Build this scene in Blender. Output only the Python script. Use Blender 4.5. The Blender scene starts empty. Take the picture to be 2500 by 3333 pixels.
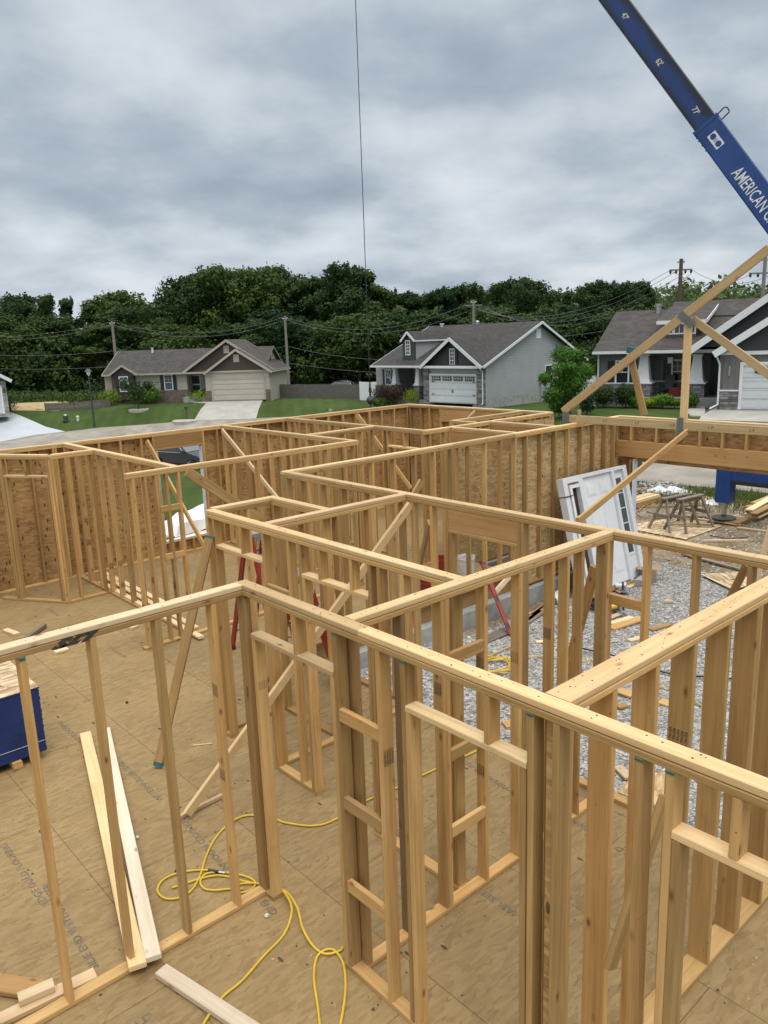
import bpy, math, random
import numpy as np
from mathutils import Vector, Matrix, noise
R = math.radians
random.seed(7); rng = np.random.default_rng(11)
SC = bpy.context.scene
COL = SC.collection

# ------------------------------------------------------------------ camera
F_PX, W_PX, H_PX = 2540.75, 2500.0, 3333.0
CAM_H = 4.105
RIGHT = Vector((0.743750, -0.667601, -0.033844)).normalized()
FWD = Vector((0.646185, 0.731006, -0.219258)).normalized()
UP = RIGHT.cross(FWD).normalized(); RIGHT = FWD.cross(UP).normalized()
cam = bpy.data.cameras.new('camera'); cam_ob = bpy.data.objects.new('camera', cam); COL.objects.link(cam_ob)
cam.sensor_fit = 'HORIZONTAL'; cam.sensor_width = 36.0; cam.lens = 36.0*F_PX/W_PX
cam.clip_start = 0.05; cam.clip_end = 2000
m = Matrix.Identity(4)
for i in range(3):
    m[i][0] = RIGHT[i]; m[i][1] = UP[i]; m[i][2] = -FWD[i]
m[2][3] = CAM_H
cam_ob.matrix_world = m
SC.camera = cam_ob

# ------------------------------------------------------------------ world, sun, exposure
SUN_EL, SUN_AZ = R(66), R(200)
world = bpy.data.worlds.new('World'); SC.world = world; world.use_nodes = True
nt = world.node_tree; nt.nodes.clear()
def N(t, k, **kw):
    n = t.nodes.new(k)
    for a, b in kw.items():
        if a.startswith('i_'):
            key = a[2:]; key = int(key) if key.isdigit() else key.replace('_', ' ')
            n.inputs[key].default_value = b
        else: setattr(n, a, b)
    return n
def L(t, a, b): t.links.new(a, b)
def math_(t, op, a, b=None, c=None, clamp=False):
    n = t.nodes.new('ShaderNodeMath'); n.operation = op; n.use_clamp = clamp
    for i, v in enumerate((a, b, c)):
        if v is None: continue
        if isinstance(v, (int, float)): n.inputs[i].default_value = v
        else: L(t, v, n.inputs[i])
    return n.outputs[0]
def ramp(t, fac, stops, interp='LINEAR'):
    n = t.nodes.new('ShaderNodeValToRGB'); n.color_ramp.interpolation = interp
    cr = n.color_ramp
    while len(cr.elements) > 1: cr.elements.remove(cr.elements[-1])
    cr.elements[0].position = stops[0][0]; cr.elements[0].color = (*stops[0][1], 1)
    for p, c in stops[1:]:
        e = cr.elements.new(p); e.color = (*c, 1)
    L(t, fac, n.inputs[0]); return n.outputs[0]
def mixc(t, fac, a, b, mode='MIX'):
    n = t.nodes.new('ShaderNodeMix'); n.data_type = 'RGBA'; n.blend_type = mode
    for sock, v in ((n.inputs[0], fac), (n.inputs[6], a), (n.inputs[7], b)):
        if isinstance(v, (int, float)): sock.default_value = v
        elif isinstance(v, tuple): sock.default_value = (*v, 1) if len(v) == 3 else v
        else: L(t, v, sock)
    return n.outputs[2]
def srgb(r, g, b):
    f = lambda c: (c/255/12.92 if c/255 <= .04045 else ((c/255+.055)/1.055)**2.4)
    return (f(r), f(g), f(b))

tc = N(nt, 'ShaderNodeTexCoord'); sep = N(nt, 'ShaderNodeSeparateXYZ'); L(nt, tc.outputs['Generated'], sep.inputs[0])
zc = math_(nt, 'MAXIMUM', sep.outputs[2], 0.0)
den = math_(nt, 'ADD', zc, 0.28)
px_ = math_(nt, 'DIVIDE', sep.outputs[0], den); py_ = math_(nt, 'DIVIDE', sep.outputs[1], den)
comb = N(nt, 'ShaderNodeCombineXYZ'); L(nt, px_, comb.inputs[0]); L(nt, py_, comb.inputs[1])
mp = N(nt, 'ShaderNodeMapping'); mp.inputs['Location'].default_value = (3.1, 1.7, 0.4); mp.inputs['Rotation'].default_value = (0, 0, R(48)); mp.inputs['Scale'].default_value = (1.0, 1.0, 1)
L(nt, comb.outputs[0], mp.inputs[0])
n1 = N(nt, 'ShaderNodeTexNoise', i_Scale=1.1, i_Detail=3.0, i_Roughness=0.45, i_Distortion=0.0); L(nt, mp.outputs[0], n1.inputs['Vector'])
n2 = N(nt, 'ShaderNodeTexNoise', i_Scale=3.4, i_Detail=8.0, i_Roughness=0.5, i_Distortion=0.0); L(nt, mp.outputs[0], n2.inputs['Vector'])
f = math_(nt, 'ADD', math_(nt, 'MULTIPLY', n1.outputs[0], 0.58), math_(nt, 'MULTIPLY', n2.outputs[0], 0.42))
cl = ramp(nt, f, [(0.36, srgb(156, 169, 183)), (0.45, srgb(177, 190, 202)), (0.515, srgb(200, 210, 219)), (0.61, srgb(223, 230, 236))])
sky = N(nt, 'ShaderNodeTexSky'); sky.sky_type = 'NISHITA'; sky.sun_disc = False; sky.sun_elevation = SUN_EL; sky.sun_rotation = SUN_AZ
skys = mixc(nt, 1.0, sky.outputs[0], (0.09, 0.09, 0.09), 'MULTIPLY')
cl2 = mixc(nt, 0.05, cl, skys)
# an overcast dome is brighter towards the zenith
zen = N(nt, 'ShaderNodeMapRange'); zen.interpolation_type = 'SMOOTHSTEP'
zen.inputs[1].default_value = 0.40; zen.inputs[2].default_value = 0.9; zen.inputs[3].default_value = 1.0; zen.inputs[4].default_value = 3.9
L(nt, sep.outputs[2], zen.inputs[0])
warm = N(nt, 'ShaderNodeMapRange'); warm.inputs[1].default_value = 0.40; warm.inputs[2].default_value = 0.8; L(nt, sep.outputs[2], warm.inputs[0])
cl2 = mixc(nt, math_(nt, 'MULTIPLY', warm.outputs[0], .8), cl2, (.595, .58, .555))
cl3 = N(nt, 'ShaderNodeVectorMath', operation='SCALE'); L(nt, cl2, cl3.inputs[0]); L(nt, zen.outputs[0], cl3.inputs['Scale'])
bg = N(nt, 'ShaderNodeBackground', i_Strength=1.0); L(nt, cl3.outputs[0], bg.inputs[0])
wo = N(nt, 'ShaderNodeOutputWorld'); L(nt, bg.outputs[0], wo.inputs[0])

sun = bpy.data.lights.new('sun', 'SUN'); sun.energy = 1.2; sun.angle = R(25); sun.color = (1, .96, .90)
sun_ob = bpy.data.objects.new('sun', sun); COL.objects.link(sun_ob)
sdir = Vector((math.sin(SUN_AZ)*math.cos(SUN_EL), math.cos(SUN_AZ)*math.cos(SUN_EL), math.sin(SUN_EL)))
sun_ob.rotation_euler = sdir.to_track_quat('Z', 'Y').to_euler()
SC.view_settings.view_transform = 'Standard'; SC.view_settings.look = 'None'
SC.view_settings.exposure = 0.0; SC.view_settings.gamma = 1.0
SC.cycles.max_bounces = 6; SC.cycles.diffuse_bounces = 4; SC.cycles.transparent_max_bounces = 8

# ------------------------------------------------------------------ measuring helpers (photo pixel -> real place)
def ray(p): return RIGHT*((p[0]-W_PX/2)/F_PX) - UP*((p[1]-H_PX/2)/F_PX) + FWD
ORI = Vector((0, 0, CAM_H))
def PZ(p, z):
    d = ray(p); return ORI + d*((z-CAM_H)/d.z)
def PX(p, x):
    d = ray(p); return ORI + d*(x/d.x)
def PY(p, y):
    d = ray(p); return ORI + d*(y/d.y)
def PD(p, depth): return ORI + ray(p)*depth
RH = Vector((RIGHT.x, RIGHT.y, 0)).normalized(); FH = Vector((FWD.x, FWD.y, 0)).normalized()
def sstep(a, b, x):
    t = min(1, max(0, (x-a)/(b-a))); return t*t*(3-2*t)
def terr(x, y):
    d = x*FH.x+y*FH.y; l = x*RH.x+y*RH.y
    s = sstep(24, 68, d); w = sstep(5, 13, l)*(1-sstep(46, 64, d))
    z = -0.6 - 1.2*s*(1-w) + 0.33*w*sstep(24, 38, d)
    z -= 2.05*sstep(23, 43, d)*(1-sstep(69, 79, d))*(1-sstep(-9, 1, l))
    z += 5.5*sstep(90, 190, d)*sstep(0, 40, l)
    return z
def PT(p, off=0.0):
    d = ray(p); lo = 3.0; q = None
    t = lo
    while t < 900:
        q = ORI+d*t
        if q.z <= terr(q.x, q.y)+off: break
        t *= 1.02
    a, b = t/1.02, t
    for _ in range(24):
        mid = (a+b)/2; q = ORI+d*mid
        if q.z <= terr(q.x, q.y)+off: b = mid
        else: a = mid
    return ORI+d*b
# ------------------------------------------------------------------ materials
def new_mat(name):
    mt = bpy.data.materials.new(name); mt.use_nodes = True
    t = mt.node_tree; t.nodes.clear()
    o = N(t, 'ShaderNodeOutputMaterial'); b = N(t, 'ShaderNodeBsdfPrincipled'); L(t, b.outputs[0], o.inputs[0])
    return mt, t, b
def plain(name, col, rough=.6, metal=0.0, var=.12, scale=6.0, spec=None, bump=0.0):
    mt, t, b = new_mat(name)
    g = N(t, 'ShaderNodeNewGeometry')
    n = N(t, 'ShaderNodeTexNoise', i_Scale=scale, i_Detail=5.0, i_Roughness=.6); L(t, g.outputs['Position'], n.inputs['Vector'])
    lo = tuple(c*(1-var) for c in col); hi = tuple(min(1, c*(1+var)) for c in col)
    L(t, ramp(t, n.outputs[0], [(.3, lo), (.7, hi)]), b.inputs['Base Color'])
    b.inputs['Roughness'].default_value = rough; b.inputs['Metallic'].default_value = metal
    if spec is not None: b.inputs['Specular IOR Level'].default_value = spec
    if bump:
        bp = N(t, 'ShaderNodeBump', i_Strength=bump, i_Distance=.01); L(t, n.outputs[0], bp.inputs['Height']); L(t, bp.outputs[0], b.inputs['Normal'])
    return mt
def wood_mat(name, light, dark, knot=(.16, .075, .03), rough=.62, grey=0.0, stain=.5):
    mt, t, b = new_mat(name)
    uv = N(t, 'ShaderNodeUVMap'); uv.uv_map = 'UVMap'
    rn = N(t, 'ShaderNodeUVMap'); rn.uv_map = 'rnd'
    sp = N(t, 'ShaderNodeSeparateXYZ'); L(t, uv.outputs[0], sp.inputs[0])
    sr = N(t, 'ShaderNodeSeparateXYZ'); L(t, rn.outputs[0], sr.inputs[0])
    seed = math_(t, 'MULTIPLY', sr.outputs[0], 57.0)
    # coordinates along and across the board
    c1 = N(t, 'ShaderNodeCombineXYZ'); L(t, math_(t, 'MULTIPLY', sp.outputs[0], 0.55), c1.inputs[0]); L(t, math_(t, 'MULTIPLY', sp.outputs[1], 13.0), c1.inputs[1]); L(t, seed, c1.inputs[2])
    g1 = N(t, 'ShaderNodeTexNoise', i_Scale=1.5, i_Detail=4.0, i_Roughness=.6, i_Distortion=.9); L(t, c1.outputs[0], g1.inputs['Vector'])
    c2 = N(t, 'ShaderNodeCombineXYZ'); L(t, math_(t, 'MULTIPLY', sp.outputs[0], 3.0), c2.inputs[0]); L(t, math_(t, 'MULTIPLY', sp.outputs[1], 150.0), c2.inputs[1]); L(t, seed, c2.inputs[2])
    g2 = N(t, 'ShaderNodeTexNoise', i_Scale=1.5, i_Detail=3.0, i_Roughness=.6); L(t, c2.outputs[0], g2.inputs['Vector'])
    c3 = N(t, 'ShaderNodeCombineXYZ'); L(t, sp.outputs[0], c3.inputs[0]); L(t, sp.outputs[1], c3.inputs[1]); L(t, seed, c3.inputs[2])
    g3 = N(t, 'ShaderNodeTexNoise', i_Scale=1.7, i_Detail=3.0, i_Roughness=.55); L(t, c3.outputs[0], g3.inputs['Vector'])
    ff = math_(t, 'ADD', math_(t, 'MULTIPLY', g1.outputs[0], .6), math_(t, 'ADD', math_(t, 'MULTIPLY', g2.outputs[0], .22), math_(t, 'MULTIPLY', g3.outputs[0], .25)))
    mid = tuple((a+c)/2 for a, c in zip(light, dark))
    col = ramp(t, ff, [(.34, dark), (.5, mid), (.68, light)])
    # per-board tone
    tone = N(t, 'ShaderNodeMapRange'); tone.inputs[3].default_value = .68; tone.inputs[4].default_value = 1.22; L(t, sr.outputs[1], tone.inputs[0])
    tn = N(t, 'ShaderNodeVectorMath', operation='SCALE'); L(t, col, tn.inputs[0]); L(t, tone.outputs[0], tn.inputs['Scale'])
    col = tn.outputs[0]
    # warm / pinkish boards
    col = mixc(t, math_(t, 'MULTIPLY', math_(t, 'FRACT', math_(t, 'MULTIPLY', sr.outputs[0], 7.3)), .5), col, mixc(t, 1.0, col, (1.04, .90, .80), 'MULTIPLY'))
    # stains and handling marks
    g4 = N(t, 'ShaderNodeTexNoise', i_Scale=5.0, i_Detail=6.0, i_Roughness=.7, i_Distortion=.6); L(t, c3.outputs[0], g4.inputs['Vector'])
    stn = ramp(t, g4.outputs[0], [(.58, (0, 0, 0)), (.74, (1, 1, 1))])
    col = mixc(t, math_(t, 'MULTIPLY', stn, stain*.5), col, mixc(t, 1.0, col, (.62, .56, .50), 'MULTIPLY'))
    # knots
    ck = N(t, 'ShaderNodeCombineXYZ'); L(t, math_(t, 'MULTIPLY', sp.outputs[0], 3.6), ck.inputs[0]); L(t, math_(t, 'MULTIPLY', sp.outputs[1], 8.0), ck.inputs[1]); L(t, seed, ck.inputs[2])
    vk = N(t, 'ShaderNodeTexVoronoi', i_Scale=1.0); L(t, ck.outputs[0], vk.inputs['Vector'])
    kk = ramp(t, vk.outputs['Distance'], [(.06, (1, 1, 1)), (.09, (.45, .45, .45)), (.17, (0, 0, 0))])
    sk = N(t, 'ShaderNodeSeparateColor'); L(t, vk.outputs['Color'], sk.inputs[0])
    kk = math_(t, 'MULTIPLY', kk, math_(t, 'GREATER_THAN', sk.outputs[0], .25))
    col = mixc(t, math_(t, 'MULTIPLY', kk, .85), col, knot)
    # nail heads and specks
    vs = N(t, 'ShaderNodeTexVoronoi', i_Scale=11.0); L(t, c3.outputs[0], vs.inputs['Vector'])
    ss = N(t, 'ShaderNodeSeparateColor'); L(t, vs.outputs['Color'], ss.inputs[0])
    spk = math_(t, 'MULTIPLY', math_(t, 'LESS_THAN', vs.outputs['Distance'], .055), math_(t, 'GREATER_THAN', ss.outputs[1], .55))
    col = mixc(t, math_(t, 'MULTIPLY', spk, .75), col, (.09, .06, .04))
    if grey: col = mixc(t, grey, col, (.22, .21, .19))
    L(t, col, b.inputs['Base Color'])
    b.inputs['Roughness'].default_value = rough; b.inputs['Specular IOR Level'].default_value = .25
    bp = N(t, 'ShaderNodeBump', i_Strength=.25, i_Distance=.002); L(t, g2.outputs[0], bp.inputs['Height']); L(t, bp.outputs[0], b.inputs['Normal'])
    return mt
def osb_mat(name, cols, scale=1.0, fleck=.5, use_uv=True, seam=False, dirty=0.0, rough=.75, cw=.62, nw=.3):
    """flakes of wood lying in all directions; metres"""
    mt, t, b = new_mat(name)
    if use_uv:
        uv = N(t, 'ShaderNodeUVMap'); uv.uv_map = 'UVMap'; base = uv.outputs[0]
        rn = N(t, 'ShaderNodeUVMap'); rn.uv_map = 'rnd'; sv = N(t, 'ShaderNodeVectorMath', operation='SCALE'); L(t, rn.outputs[0], sv.inputs[0]); sv.inputs['Scale'].default_value = 31.0
        ad = N(t, 'ShaderNodeVectorMath', operation='ADD'); L(t, base, ad.inputs[0]); L(t, sv.outputs[0], ad.inputs[1]); base = ad.outputs[0]
    else:
        g = N(t, 'ShaderNodeNewGeometry'); base = g.outputs['Position']
    outs = []
    for ang, sx, sy, off in ((70, 7, 24, 0), (-52, 8, 26, 3.3), (18, 9, 30, 7.7), (104, 6, 22, 5.1)):
        mpn = N(t, 'ShaderNodeMapping'); mpn.inputs['Rotation'].default_value = (0, 0, R(ang)); mpn.inputs['Scale'].default_value = (sx*scale, sy*scale, 1); mpn.inputs['Location'].default_value = (off, off*2, 0)
        L(t, base, mpn.inputs[0])
        v = N(t, 'ShaderNodeTexVoronoi', i_Scale=1.0); v.voronoi_dimensions = '2D'; L(t, mpn.outputs[0], v.inputs['Vector'])
        s = N(t, 'ShaderNodeSeparateColor'); L(t, v.outputs['Color'], s.inputs[0]); outs.append((s.outputs[0], s.outputs[1], v))
    # choose between layers per flake
    a = math_(t, 'GREATER_THAN', outs[0][1], .42); c = math_(t, 'GREATER_THAN', outs[1][1], .5); d = math_(t, 'GREATER_THAN', outs[2][1], .5)
    def sel(f, x, y):
        n = N(t, 'ShaderNodeMix'); n.data_type = 'FLOAT'; L(t, f, n.inputs[0]); L(t, x, n.inputs[2]); L(t, y, n.inputs[3]); return n.outputs[0]
    val = sel(a, sel(c, sel(d, outs[3][0], outs[2][0]), outs[1][0]), outs[0][0])
    n0 = N(t, 'ShaderNodeTexNoise', i_Scale=1.3, i_Detail=5.0, i_Roughness=.6); L(t, base, n0.inputs['Vector'])
    nf = N(t, 'ShaderNodeTexNoise', i_Scale=45.0, i_Detail=4.0, i_Roughness=.7); L(t, base, nf.inputs['Vector'])
    vv = math_(t, 'ADD', math_(t, 'ADD', math_(t, 'MULTIPLY', val, cw), (.62-cw)*.5), math_(t, 'ADD', math_(t, 'ADD', math_(t, 'MULTIPLY', n0.outputs[0], nw), (.3-nw)*.5), math_(t, 'MULTIPLY', math_(t, 'SUBTRACT', nf.outputs[0], .5), .35)))
    col = ramp(t, vv, [(.12, cols[0]), (.4, cols[1]), (.62, cols[2]), (.85, cols[3])])
    if fleck:
        mpn = N(t, 'ShaderNodeMapping'); mpn.inputs['Rotation'].default_value = (0, 0, R(64)); mpn.inputs['Scale'].default_value = (11*scale, 4.2*scale, 1); L(t, base, mpn.inputs[0])
        nz = N(t, 'ShaderNodeTexNoise', i_Scale=2.0, i_Detail=2.0); L(t, base, nz.inputs['Vector'])
        v = N(t, 'ShaderNodeTexVoronoi', i_Scale=1.0); v.voronoi_dimensions = '2D'; L(t, mpn.outputs[0], v.inputs['Vector'])
        s = N(t, 'ShaderNodeSeparateColor'); L(t, v.outputs['Color'], s.inputs[0])
        fl = math_(t, 'MULTIPLY', math_(t, 'LESS_THAN', v.outputs['Distance'], .2), math_(t, 'GREATER_THAN', s.outputs[2], 1-.22*fleck))
        col = mixc(t, math_(t, 'MULTIPLY', fl, .8), col, (.045, .02, .009))
    if dirty:
        nd = N(t, 'ShaderNodeTexNoise', i_Scale=.8, i_Detail=7.0, i_Roughness=.65, i_Distortion=.5); L(t, base, nd.inputs['Vector'])
        dm = ramp(t, nd.outputs[0], [(.42, (0, 0, 0)), (.68, (1, 1, 1))])
        col = mixc(t, math_(t, 'MULTIPLY', dm, dirty), col, mixc(t, 1.0, col, (.66, .66, .68), 'MULTIPLY'))
        # small scuffs and flake shadows painted as dark dashes; staples, bits
        wn = N(t, 'ShaderNodeTexNoise', i_Scale=2.2, i_Detail=3.0); L(t, base, wn.inputs['Vector'])
        wv = N(t, 'ShaderNodeVectorMath', operation='MULTIPLY_ADD'); L(t, wn.outputs['Color'], wv.inputs[0]); wv.inputs[1].default_value = (.5, .5, 0); L(t, base, wv.inputs[2])
        mq = N(t, 'ShaderNodeMapping'); mq.inputs['Rotation'].default_value = (0, 0, R(75)); mq.inputs['Scale'].default_value = (2.3, 15, 1); L(t, wv.outputs[0], mq.inputs[0])
        v = N(t, 'ShaderNodeTexVoronoi', i_Scale=1.6); v.voronoi_dimensions = '2D'; L(t, mq.outputs[0], v.inputs['Vector'])
        s = N(t, 'ShaderNodeSeparateColor'); L(t, v.outputs['Color'], s.inputs[0])
        fl = math_(t, 'MULTIPLY', math_(t, 'LESS_THAN', v.outputs['Distance'], .12), math_(t, 'GREATER_THAN', s.outputs[2], .66))
        col = mixc(t, math_(t, 'MULTIPLY', fl, .45), col, (.11, .085, .055))
        v = N(t, 'ShaderNodeTexVoronoi', i_Scale=5.0); v.voronoi_dimensions = '2D'; L(t, base, v.inputs['Vector'])
        s = N(t, 'ShaderNodeSeparateColor'); L(t, v.outputs['Color'], s.inputs[0])
        fl = math_(t, 'MULTIPLY', math_(t, 'LESS_THAN', v.outputs['Distance'], .04), math_(t, 'GREATER_THAN', s.outputs[2], .90))
        col = mixc(t, math_(t, 'MULTIPLY', fl, .8), col, (.05, .04, .03))
    if seam:
        mb = N(t, 'ShaderNodeMapping'); mb.inputs['Rotation'].default_value = (0, 0, R(90)); mb.inputs['Location'].default_value = seam; L(t, base, mb.inputs[0])
        br = N(t, 'ShaderNodeTexBrick'); br.offset = .5; br.inputs['Scale'].default_value = 1.0; br.inputs['Brick Width'].default_value = 2.438; br.inputs['Row Height'].default_value = 1.219
        br.inputs['Mortar Size'].default_value = .0035; br.inputs['Mortar Smooth'].default_value = .3; br.inputs['Color1'].default_value = (1, 1, 1, 1); br.inputs['Color2'].default_value = (.86, .88, .9, 1); br.inputs['Mortar'].default_value = (.42, .38, .34, 1)
        L(t, mb.outputs[0], br.inputs['Vector'])
        col = mixc(t, 1.0, col, br.outputs['Color'], 'MULTIPLY')
    L(t, col, b.inputs['Base Color']); b.inputs['Roughness'].default_value = rough; b.inputs['Specular IOR Level'].default_value = .3
    bp = N(t, 'ShaderNodeBump', i_Strength=.35, i_Distance=.003); L(t, vv, bp.inputs['Height']); L(t, bp.outputs[0], b.inputs['Normal'])
    return mt
M = {}
M['wood'] = wood_mat('lumber', (.57, .372, .155), (.31, .182, .062))
M['wood_pale'] = wood_mat('pale_lumber', (.76, .61, .40), (.60, .43, .235))
M['wood_top'] = wood_mat('pale_skylit_lumber', (.72, .535, .295), (.50, .335, .15), stain=1.0)  # stained lumber, paled for skylight on plate tops; truss and brace share it
M['wood_weath'] = wood_mat('sun_bleached_lumber', (.52, .38, .23), (.33, .225, .125), stain=1.0)
M['wood_dark'] = wood_mat('brown_lumber', (.34, .21, .09), (.20, .11, .045))
M['wood_wet'] = wood_mat('damp_lumber', (.21, .15, .08), (.12, .085, .045))
M['wood_grey'] = wood_mat('grey_weathered_lumber', (.26, .225, .18), (.14, .115, .09), rough=.8)
M['beam'] = wood_mat('header_beam_wood', (.47, .29, .125), (.33, .185, .068))
M['osb'] = osb_mat('wall_osb', [(.20, .10, .035), (.37, .215, .085), (.46, .285, .12), (.60, .41, .20)], fleck=.75, scale=1.35, cw=.42)
M['osb_ext'] = osb_mat('outer_osb', [(.26, .16, .07), (.43, .29, .135), (.54, .38, .19), (.68, .52, .30)], fleck=.3, scale=1.35, cw=.45)
M['osb_pale'] = osb_mat('sheet_osb', [(.26, .17, .09), (.46, .34, .20), (.58, .45, .28), (.70, .58, .40)], fleck=.3, scale=.8)
M['floor'] = osb_mat('subfloor_osb', [(.18, .115, .048), (.285, .190, .082), (.338, .235, .106), (.415, .30, .150)], fleck=.05, use_uv=False, seam=(.6, 1.87, 0), dirty=.5, cw=.27, scale=1.5, nw=.22)
M['white'] = plain('white_paint', (.72, .73, .74), .45, var=.04)
M['offwhite'] = plain('white_trim', (.66, .68, .69), .5, var=.06)
M['black'] = plain('black_plastic', (.02, .02, .022), .45)
M['red'] = plain('red_fibreglass', (.24, .026, .014), .5, var=.25)
M['blue_edge'] = plain('blue_edge_paint', (.008, .028, .135), .55, var=.25, scale=3)
M['galv'] = plain('galvanised_steel', (.42, .43, .44), .38, .8, var=.15, scale=30)
M['steel'] = plain('polished_steel', (.5, .5, .5), .25, .9)
M['dark_metal'] = plain('dark_iron', (.045, .045, .048), .5, .3)
M['teal'] = plain('teal_end_paint', (.015, .12, .13), .6, var=.3, scale=25)
M['ink'] = plain('black_ink', (.045, .038, .03), .8, var=.4, scale=20)
M['floor_ink'] = plain('faded_ink', (.155, .12, .08), .85, var=.5, scale=14)
M['red_ink'] = plain('red_ink', (.30, .02, .03), .7)
M['yellow'] = plain('yellow_hose_rubber', (.62, .42, .035), .42, var=.1)
M['conc'] = plain('grey_foundation_concrete', (.31, .31, .295), .9, var=.28, scale=4, bump=.2)
M['drive'] = plain('pale_driveway_concrete', (.36, .345, .305), .9, var=.16, scale=.9)
M['drive_blue'] = plain('new_white_concrete', (.42, .45, .475), .9, var=.08, scale=.5)
M['road'] = plain('old_road_concrete', (.26, .235, .195), .9, var=.28, scale=.7)
M['plastic_white'] = plain('translucent_white_plastic', (.62, .62, .60), .35)
M['cardboard'] = plain('brown_cardboard', (.32, .24, .17), .8)
M['wrap'] = plain('white_housewrap', (.68, .70, .73), .35, var=.08)
def glass_dark(name, col=(.02, .025, .03), rough=.08):
    mt, t, b = new_mat(name); b.inputs['Base Color'].default_value = (*col, 1); b.inputs['Roughness'].default_value = rough; b.inputs['Specular IOR Level'].default_value = .8; return mt
M['glass'] = glass_dark('window_glass')
M['glass_soft'] = glass_dark('curtained_glass', (.10, .115, .12), .15)
def paint_blue():
    mt, t, b = new_mat('crane_blue_paint')
    g = N(t, 'ShaderNodeNewGeometry'); n = N(t, 'ShaderNodeTexNoise', i_Scale=1.2, i_Detail=6.0, i_Roughness=.65); L(t, g.outputs['Position'], n.inputs['Vector'])
    L(t, ramp(t, n.outputs[0], [(.3, (.008, .034, .14)), (.5, (.011, .050, .20)), (.75, (.018, .068, .23))]), b.inputs['Base Color']); b.inputs['Roughness'].default_value = .42; return mt
M['crane'] = paint_blue()
def paint_boom():
    mt, t, b = new_mat('greasy_inner_boom_paint')
    uv = N(t, 'ShaderNodeUVMap'); uv.uv_map = 'UVMap'; sp = N(t, 'ShaderNodeSeparateXYZ'); L(t, uv.outputs[0], sp.inputs[0])
    g = N(t, 'ShaderNodeNewGeometry'); n = N(t, 'ShaderNodeTexNoise', i_Scale=.9, i_Detail=6.0, i_Roughness=.65); L(t, g.outputs['Position'], n.inputs['Vector'])
    d = math_(t, 'ABSOLUTE', math_(t, 'SUBTRACT', sp.outputs[1], .26)); d = math_(t, 'ADD', d, math_(t, 'MULTIPLY', math_(t, 'SUBTRACT', n.outputs[0], .5), .35))
    L(t, ramp(t, d, [(.06, (.008, .036, .15)), (.2, (.008, .018, .05)), (.30, (.012, .014, .016))]), b.inputs['Base Color']); b.inputs['Roughness'].default_value = .45; return mt
M['boom'] = paint_boom()
def ground_mat():
    mt, t, b = new_mat('lawn_and_lot')
    g = N(t, 'ShaderNodeNewGeometry'); P_ = g.outputs['Position']
    n = N(t, 'ShaderNodeTexNoise', i_Scale=.35, i_Detail=8.0, i_Roughness=.62); L(t, P_, n.inputs['Vector'])
    n2_ = N(t, 'ShaderNodeTexNoise', i_Scale=9.0, i_Detail=6.0, i_Roughness=.7); L(t, P_, n2_.inputs['Vector'])
    mpn = N(t, 'ShaderNodeMapping'); mpn.inputs['Rotation'].default_value = (0, 0, R(35)); L(t, P_, mpn.inputs[0])
    w = N(t, 'ShaderNodeTexWave', i_Scale=.28, i_Distortion=1.2, i_Detail=2.0); L(t, mpn.outputs[0], w.inputs['Vector'])
    v = math_(t, 'ADD', math_(t, 'MULTIPLY', n.outputs[0], .5), math_(t, 'ADD', math_(t, 'MULTIPLY', n2_.outputs[0], .4), math_(t, 'MULTIPLY', w.outputs[0], .05)))
    L(t, ramp(t, v, [(.3, (.028, .048, .012)), (.52, (.055, .085, .022)), (.75, (.095, .13, .042))]), b.inputs['Base Color'])
    b.inputs['Roughness'].default_value = .95; b.inputs['Specular IOR Level'].default_value = .1
    bp = N(t, 'ShaderNodeBump', i_Strength=.6, i_Distance=.05); L(t, n2_.outputs[0], bp.inputs['Height']); L(t, bp.outputs[0], b.inputs['Normal'])
    return mt
M['lawn'] = ground_mat()
def gravel_mat():
    mt, t, b = new_mat('crushed_gravel')
    g = N(t, 'ShaderNodeNewGeometry'); P_ = g.outputs['Position']
    v = N(t, 'ShaderNodeTexVoronoi', i_Scale=26.0, i_Randomness=1.0); L(t, P_, v.inputs['Vector'])
    s = N(t, 'ShaderNodeSeparateColor'); L(t, v.outputs['Color'], s.inputs[0])
    col = ramp(t, s.outputs[0], [(.05, (.14, .13, .118)), (.4, (.27, .26, .243)), (.8, (.41, .40, .375)), (1, (.53, .51, .48))])
    L(t, col, b.inputs['Base Color']); b.inputs['Roughness'].default_value = .9
    bp = N(t, 'ShaderNodeBump', i_Strength=1.0, i_Distance=.03); bp.invert = True; L(t, v.outputs['Distance'], bp.inputs['Height']); L(t, bp.outputs[0], b.inputs['Normal'])
    return mt
M['gravel'] = gravel_mat()
def stone_mat():
    mt, t, b = new_mat('gravel_stone')
    oi = N(t, 'ShaderNodeUVMap'); oi.uv_map = 'rnd'; s = N(t, 'ShaderNodeSeparateXYZ'); L(t, oi.outputs[0], s.inputs[0])
    L(t, ramp(t, s.outputs[0], [(0, (.19, .182, .168)), (.35, (.33, .32, .30)), (.8, (.46, .45, .425)), (1, (.60, .58, .55))]), b.inputs['Base Color']); b.inputs['Roughness'].default_value = .85
    return mt
M['stone'] = stone_mat()
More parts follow.
